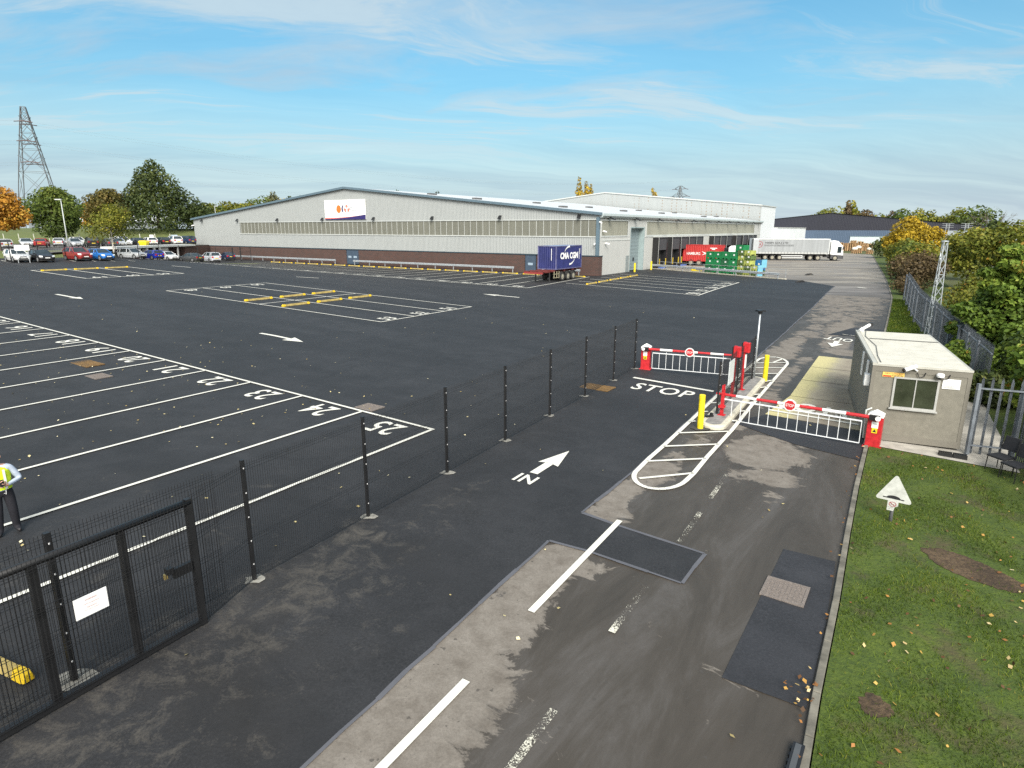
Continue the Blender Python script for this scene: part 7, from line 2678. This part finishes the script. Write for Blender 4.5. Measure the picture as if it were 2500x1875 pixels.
_pal = None
def pallet_stack(label, loc, rz, n, group):
    t = thing('pallet_stack', label, 'pallets', loc, rz, group)
    for k in range(n):
        b = MB()
        z = k * .148
        jx, jy = random.uniform(-.05, .05), random.uniform(-.05, .05)
        for j in range(6): b.box(-.6 + jx, -.5 + jy + j * .172, z + .12, .6 + jx, -.5 + jy + j * .172 + .13, z + .142)
        for j in range(3): b.box(-.6 + jx + j * .53, -.5 + jy, z, -.6 + jx + j * .53 + .14, .49 + jy, z + .12)
        b.build('pallet', TIMBER, t)
random.seed(5)
k = 0
names_ = []
for row_ in range(2):
    for px in range(2050 - row_ * 4, 2128, 6 + row_):
        y = 178 + row_ * 2.4 + random.uniform(-.5, .5)
        x = seen_x(px, y, ZW)
        n = random.choice((8, 11, 13, 15, 16, 17)) + (2 if 2075 < px < 2100 else -2)
        pallet_stack('pale wooden pallet stack in the distant yard, %s from the left of the %s row' % (ORD[(px - 2046) // (6 + row_)], ('front', 'back')[row_]), (x, y, ZW), random.uniform(-.5, .5), n, 'pallet stacks in the distance')
for k, (x, y) in enumerate(((84.6, 157.5), (87.2, 155.5), (86.6, 159.5))):
    pallet_stack('pallet stack under white sacks near the end of the hedge, %s' % ('left', 'right', 'rear')[k], (x, y, ZW), .2, 6 if k < 2 else 8, 'pallet stacks in the distance')
    q = thing('white_sack', 'plump white sack on the %s pallet stack by the hedge' % ('left', 'right', 'rear')[k], 'sack', (x, y, ZW + (6 if k < 2 else 8) * .148), .3)
    mb = MB()
    mb.loft([[(r_ * math.cos(t_) * 1.1, r_ * math.sin(t_) * .9, z_) for t_ in np.linspace(0, 2 * PI, 13)[:-1]] for r_, z_ in ((.5, 0), (.66, .15), (.64, .4), (.45, .6), (.15, .68))])
    mb.build('sack', plain('white_sacking', (0.66, 0.63, 0.56), .9, var=.2, scale=3), q, smooth=True)
for k, (u_, v_) in enumerate(((89.0, 13.3), (76.2, 12.2))):
    q = thing('rubber_scrap', 'black scrap of rubber on the muddy yard, %s one' % ('farther', 'nearer')[k], 'debris', uvz(u_, v_, .02), .3)
    mb = MB()
    mb.path([(-.7, 0, .03), (-.2, .12, .1), (.2, -.05, .16), (.7, .1, .03)], [.04, .12, .1, .03], 6)
    mb.build('scrap', RUBBER, q)
# ---------------------------------------------------------------- the man in the hi-vis vest at the left edge
pxy = (-10.40, 11.80)
man = thing('person', 'person in a pale shirt, yellow hi-vis vest and dark trousers, cut by the left edge', 'person', (*pxy, hz(*pxy)), R(46))


def skinned(name, joints, edges, root, mats, region, parent, sub=2):
    """joints: name -> (x, y, z, rx, ry); grown with the Skin modifier into one surface"""
    keys = list(joints)
    me = bpy.data.meshes.new(name)
    me.from_pydata([joints[k][:3] for k in keys], [(keys.index(a), keys.index(b)) for a, b in edges], [])
    o = bpy.data.objects.new(name, me)
    COL.objects.link(o)
    o.modifiers.new('skin', 'SKIN').use_smooth_shade = True
    for i, k in enumerate(keys):
        s_ = me.skin_vertices[0].data[i]
        s_.radius = joints[k][3:5]
        s_.use_root = (k == root)
    sb_ = o.modifiers.new('sub', 'SUBSURF')
    sb_.levels = sb_.render_levels = sub
    dg = bpy.context.evaluated_depsgraph_get()
    dg.update()
    out = bpy.data.meshes.new_from_object(o.evaluated_get(dg))
    bpy.data.objects.remove(o)
    out.name = name
    out.materials.clear()
    for m_ in mats: out.materials.append(m_)
    for p in out.polygons:
        p.material_index = region(p.center)
        p.use_smooth = True
    r = bpy.data.objects.new(name, out)
    COL.objects.link(r)
    r.parent = parent
    return r


SKIN = plain('skin', (0.5, 0.29, 0.21), .55, var=.08)
SHIRT = plain('pale_blue_shirt', (0.46, 0.52, 0.62), .8, var=.12, scale=12)
TROU = plain('dark_trousers', (0.008, 0.008, 0.013), .85, var=.3, scale=10)
SHOE = plain('black_shoe', (0.015, 0.014, 0.016), .5)
# faces local -y; his left arm is on +x
J = dict(pelvis=(0, 0, .95, .15, .115), waist=(0, 0, 1.08, .15, .11), chest=(0, .0, 1.28, .175, .12), upper=(0, .015, 1.42, .13, .1), neck=(0, .01, 1.5, .055, .055), head0=(0, -.01, 1.58, .075, .085), head1=(0, -.015, 1.68, .08, .095), head2=(0, 0, 1.76, .055, .065),
         shL=(.195, .02, 1.41, .078, .08), elL=(.33, .02, 1.13, .062, .062), wrL=(.1, -.24, 1.12, .034, .032), haL=(.04, -.275, 1.125, .036, .024),
         shR=(-.195, .02, 1.41, .078, .08), elR=(-.3, -.02, 1.15, .052, .052), wrR=(-.07, -.27, 1.18, .034, .032), haR=(-.01, -.3, 1.19, .036, .024),
         hiL=(.1, 0, .9, .108, .112), knL=(.12, -.03, .5, .085, .09), anL=(.135, .02, .1, .066, .07), toL=(.16, -.15, .05, .045, .035),
         hiR=(-.1, 0, .9, .108, .112), knR=(-.125, -.06, .5, .085, .09), anR=(-.155, -.04, .1, .066, .07), toR=(-.2, -.2, .05, .045, .035))
E_ = [('pelvis', 'waist'), ('waist', 'chest'), ('chest', 'upper'), ('upper', 'neck'), ('neck', 'head0'), ('head0', 'head1'), ('head1', 'head2'), ('upper', 'shL'), ('shL', 'elL'), ('elL', 'wrL'), ('wrL', 'haL'), ('upper', 'shR'), ('shR', 'elR'), ('elR', 'wrR'), ('wrR', 'haR'),
      ('pelvis', 'hiL'), ('hiL', 'knL'), ('knL', 'anL'), ('anL', 'toL'), ('pelvis', 'hiR'), ('hiR', 'knR'), ('knR', 'anR'), ('anR', 'toR')]
def region(c):
    if c.z > 1.49: return 0
    if (abs(c.x) < .11 and c.y < -.235 and 1.05 < c.z < 1.28): return 0
    if c.z > .97: return 1
    if c.z > .1: return 2
    return 3
body = skinned('body', J, E_, 'pelvis', [SKIN, SHIRT, TROU, SHOE], region, man)
# fingers rooted in the palms
mb = MB()
for s_, (bx_, by_, bz_), dirx in ((1, (.02, -.285, 1.125), -1), (-1, (.01, -.305, 1.19), 1)):
    for k, ln in enumerate((.062, .072, .068, .052)):
        o_ = Vector((bx_, by_, bz_ + .028 - k * .018))
        mb.path([o_, o_ + Vector((dirx * ln * .5, -.012, 0)), o_ + Vector((dirx * ln * .85, .012, -.004)), o_ + Vector((dirx * ln, .03, -.006))], [.010, .0095, .0085, .007], 7)
    o_ = Vector((bx_ - dirx * .03, by_ - .01, bz_ + .02))
    mb.path([o_, o_ + Vector((dirx * .02, -.03, .03)), o_ + Vector((dirx * .05, -.03, .04))], [.012, .011, .008], 7)
mb.build('hand_fingers', SKIN, man, smooth=True)
mb = MB()
mb.cbox(.0, -.325, 1.2, .075, .012, .14)
mb.build('phone', BLACK, man)
# hi-vis vest: a loose shell over chest and back with a reflective band
VEST = plain('hi_vis_yellow', (0.62, 0.8, 0.02), .7, var=.1, scale=9)
BAND = plain('reflective_band', (0.7, 0.72, 0.72), .4)
def tor(z, kx, ky, n=24, gap=0.0):
    return [(kx * math.cos(t), ky * math.sin(t) + .01, z) for t in [2 * PI * k / n for k in range(n)]]
mb = MB()
lv = [(.99, .19, .152), (1.06, .188, .15), (1.12, .19, .15), (1.2, .198, .152), (1.3, .205, .15), (1.37, .2, .14), (1.43, .165, .125), (1.47, .1, .09)]
for k in range(len(lv) - 1):
    mb.mat(1 if k in (1,) else 0)
    mb.loft([tor(*lv[k]), tor(*lv[k + 1])], caps=False)
mb.build('hi_vis_vest', [VEST, BAND], man, smooth=True)
mb = MB()
for s_ in (-1, 1):
    mb.ext([(s_ * .06, -.145, 1.01), (s_ * .1, -.142, 1.01), (s_ * .1, -.146, 1.42), (s_ * .06, -.15, 1.42)], (0, -.01, 0))
mb.build('vest_strip', BAND, man)
# face and hair
mb = MB()
for s_ in (-1, 1): mb.lathe([(0, -.006), (.012, -.003), (.013, .003), (0, .008)], (s_ * .032, -.108, 1.675), 10, 'y')
mb.build('eye', INK, man)
mb = MB()
mb.loft([[(-.008, -.1, 1.68), (.008, -.1, 1.68), (0, -.09, 1.68)], [(-.018, -.112, 1.635), (.018, -.112, 1.635), (0, -.09, 1.63)]])
mb.build('nose', SKIN, man)
mb = MB()
mb.cbox(0, -.1, 1.6, .05, .012, .01)
mb.build('mouth', plain('lip', (0.4, 0.16, 0.14), .5), man)
mb = MB()
for s_ in (-1, 1): mb.lathe([(0, -.01), (.03, -.008), (.03, .008), (0, .01)], (s_ * .085, .0, 1.66), 10, 'x')
mb.build('ear', SKIN, man)
mb = MB()
mb.loft([[(.092 * k_ * math.cos(t), .105 * k_ * math.sin(t) + .02, z_) for t in np.linspace(0, 2 * PI, 17)[:-1]] for k_, z_ in ((.98, 1.66), (1.02, 1.72), (.9, 1.775), (.55, 1.81), (.1, 1.825))])
mb.build('hair', plain('grey_brown_hair', (0.1, 0.075, 0.05), .8, var=.4, scale=30), man, smooth=True)
mb = MB()
mb.path([(.06, -.15, .98), (.05, -.16, .9), (.02, -.15, .93)], .006, 6)
mb.build('lanyard', WHITE, man)
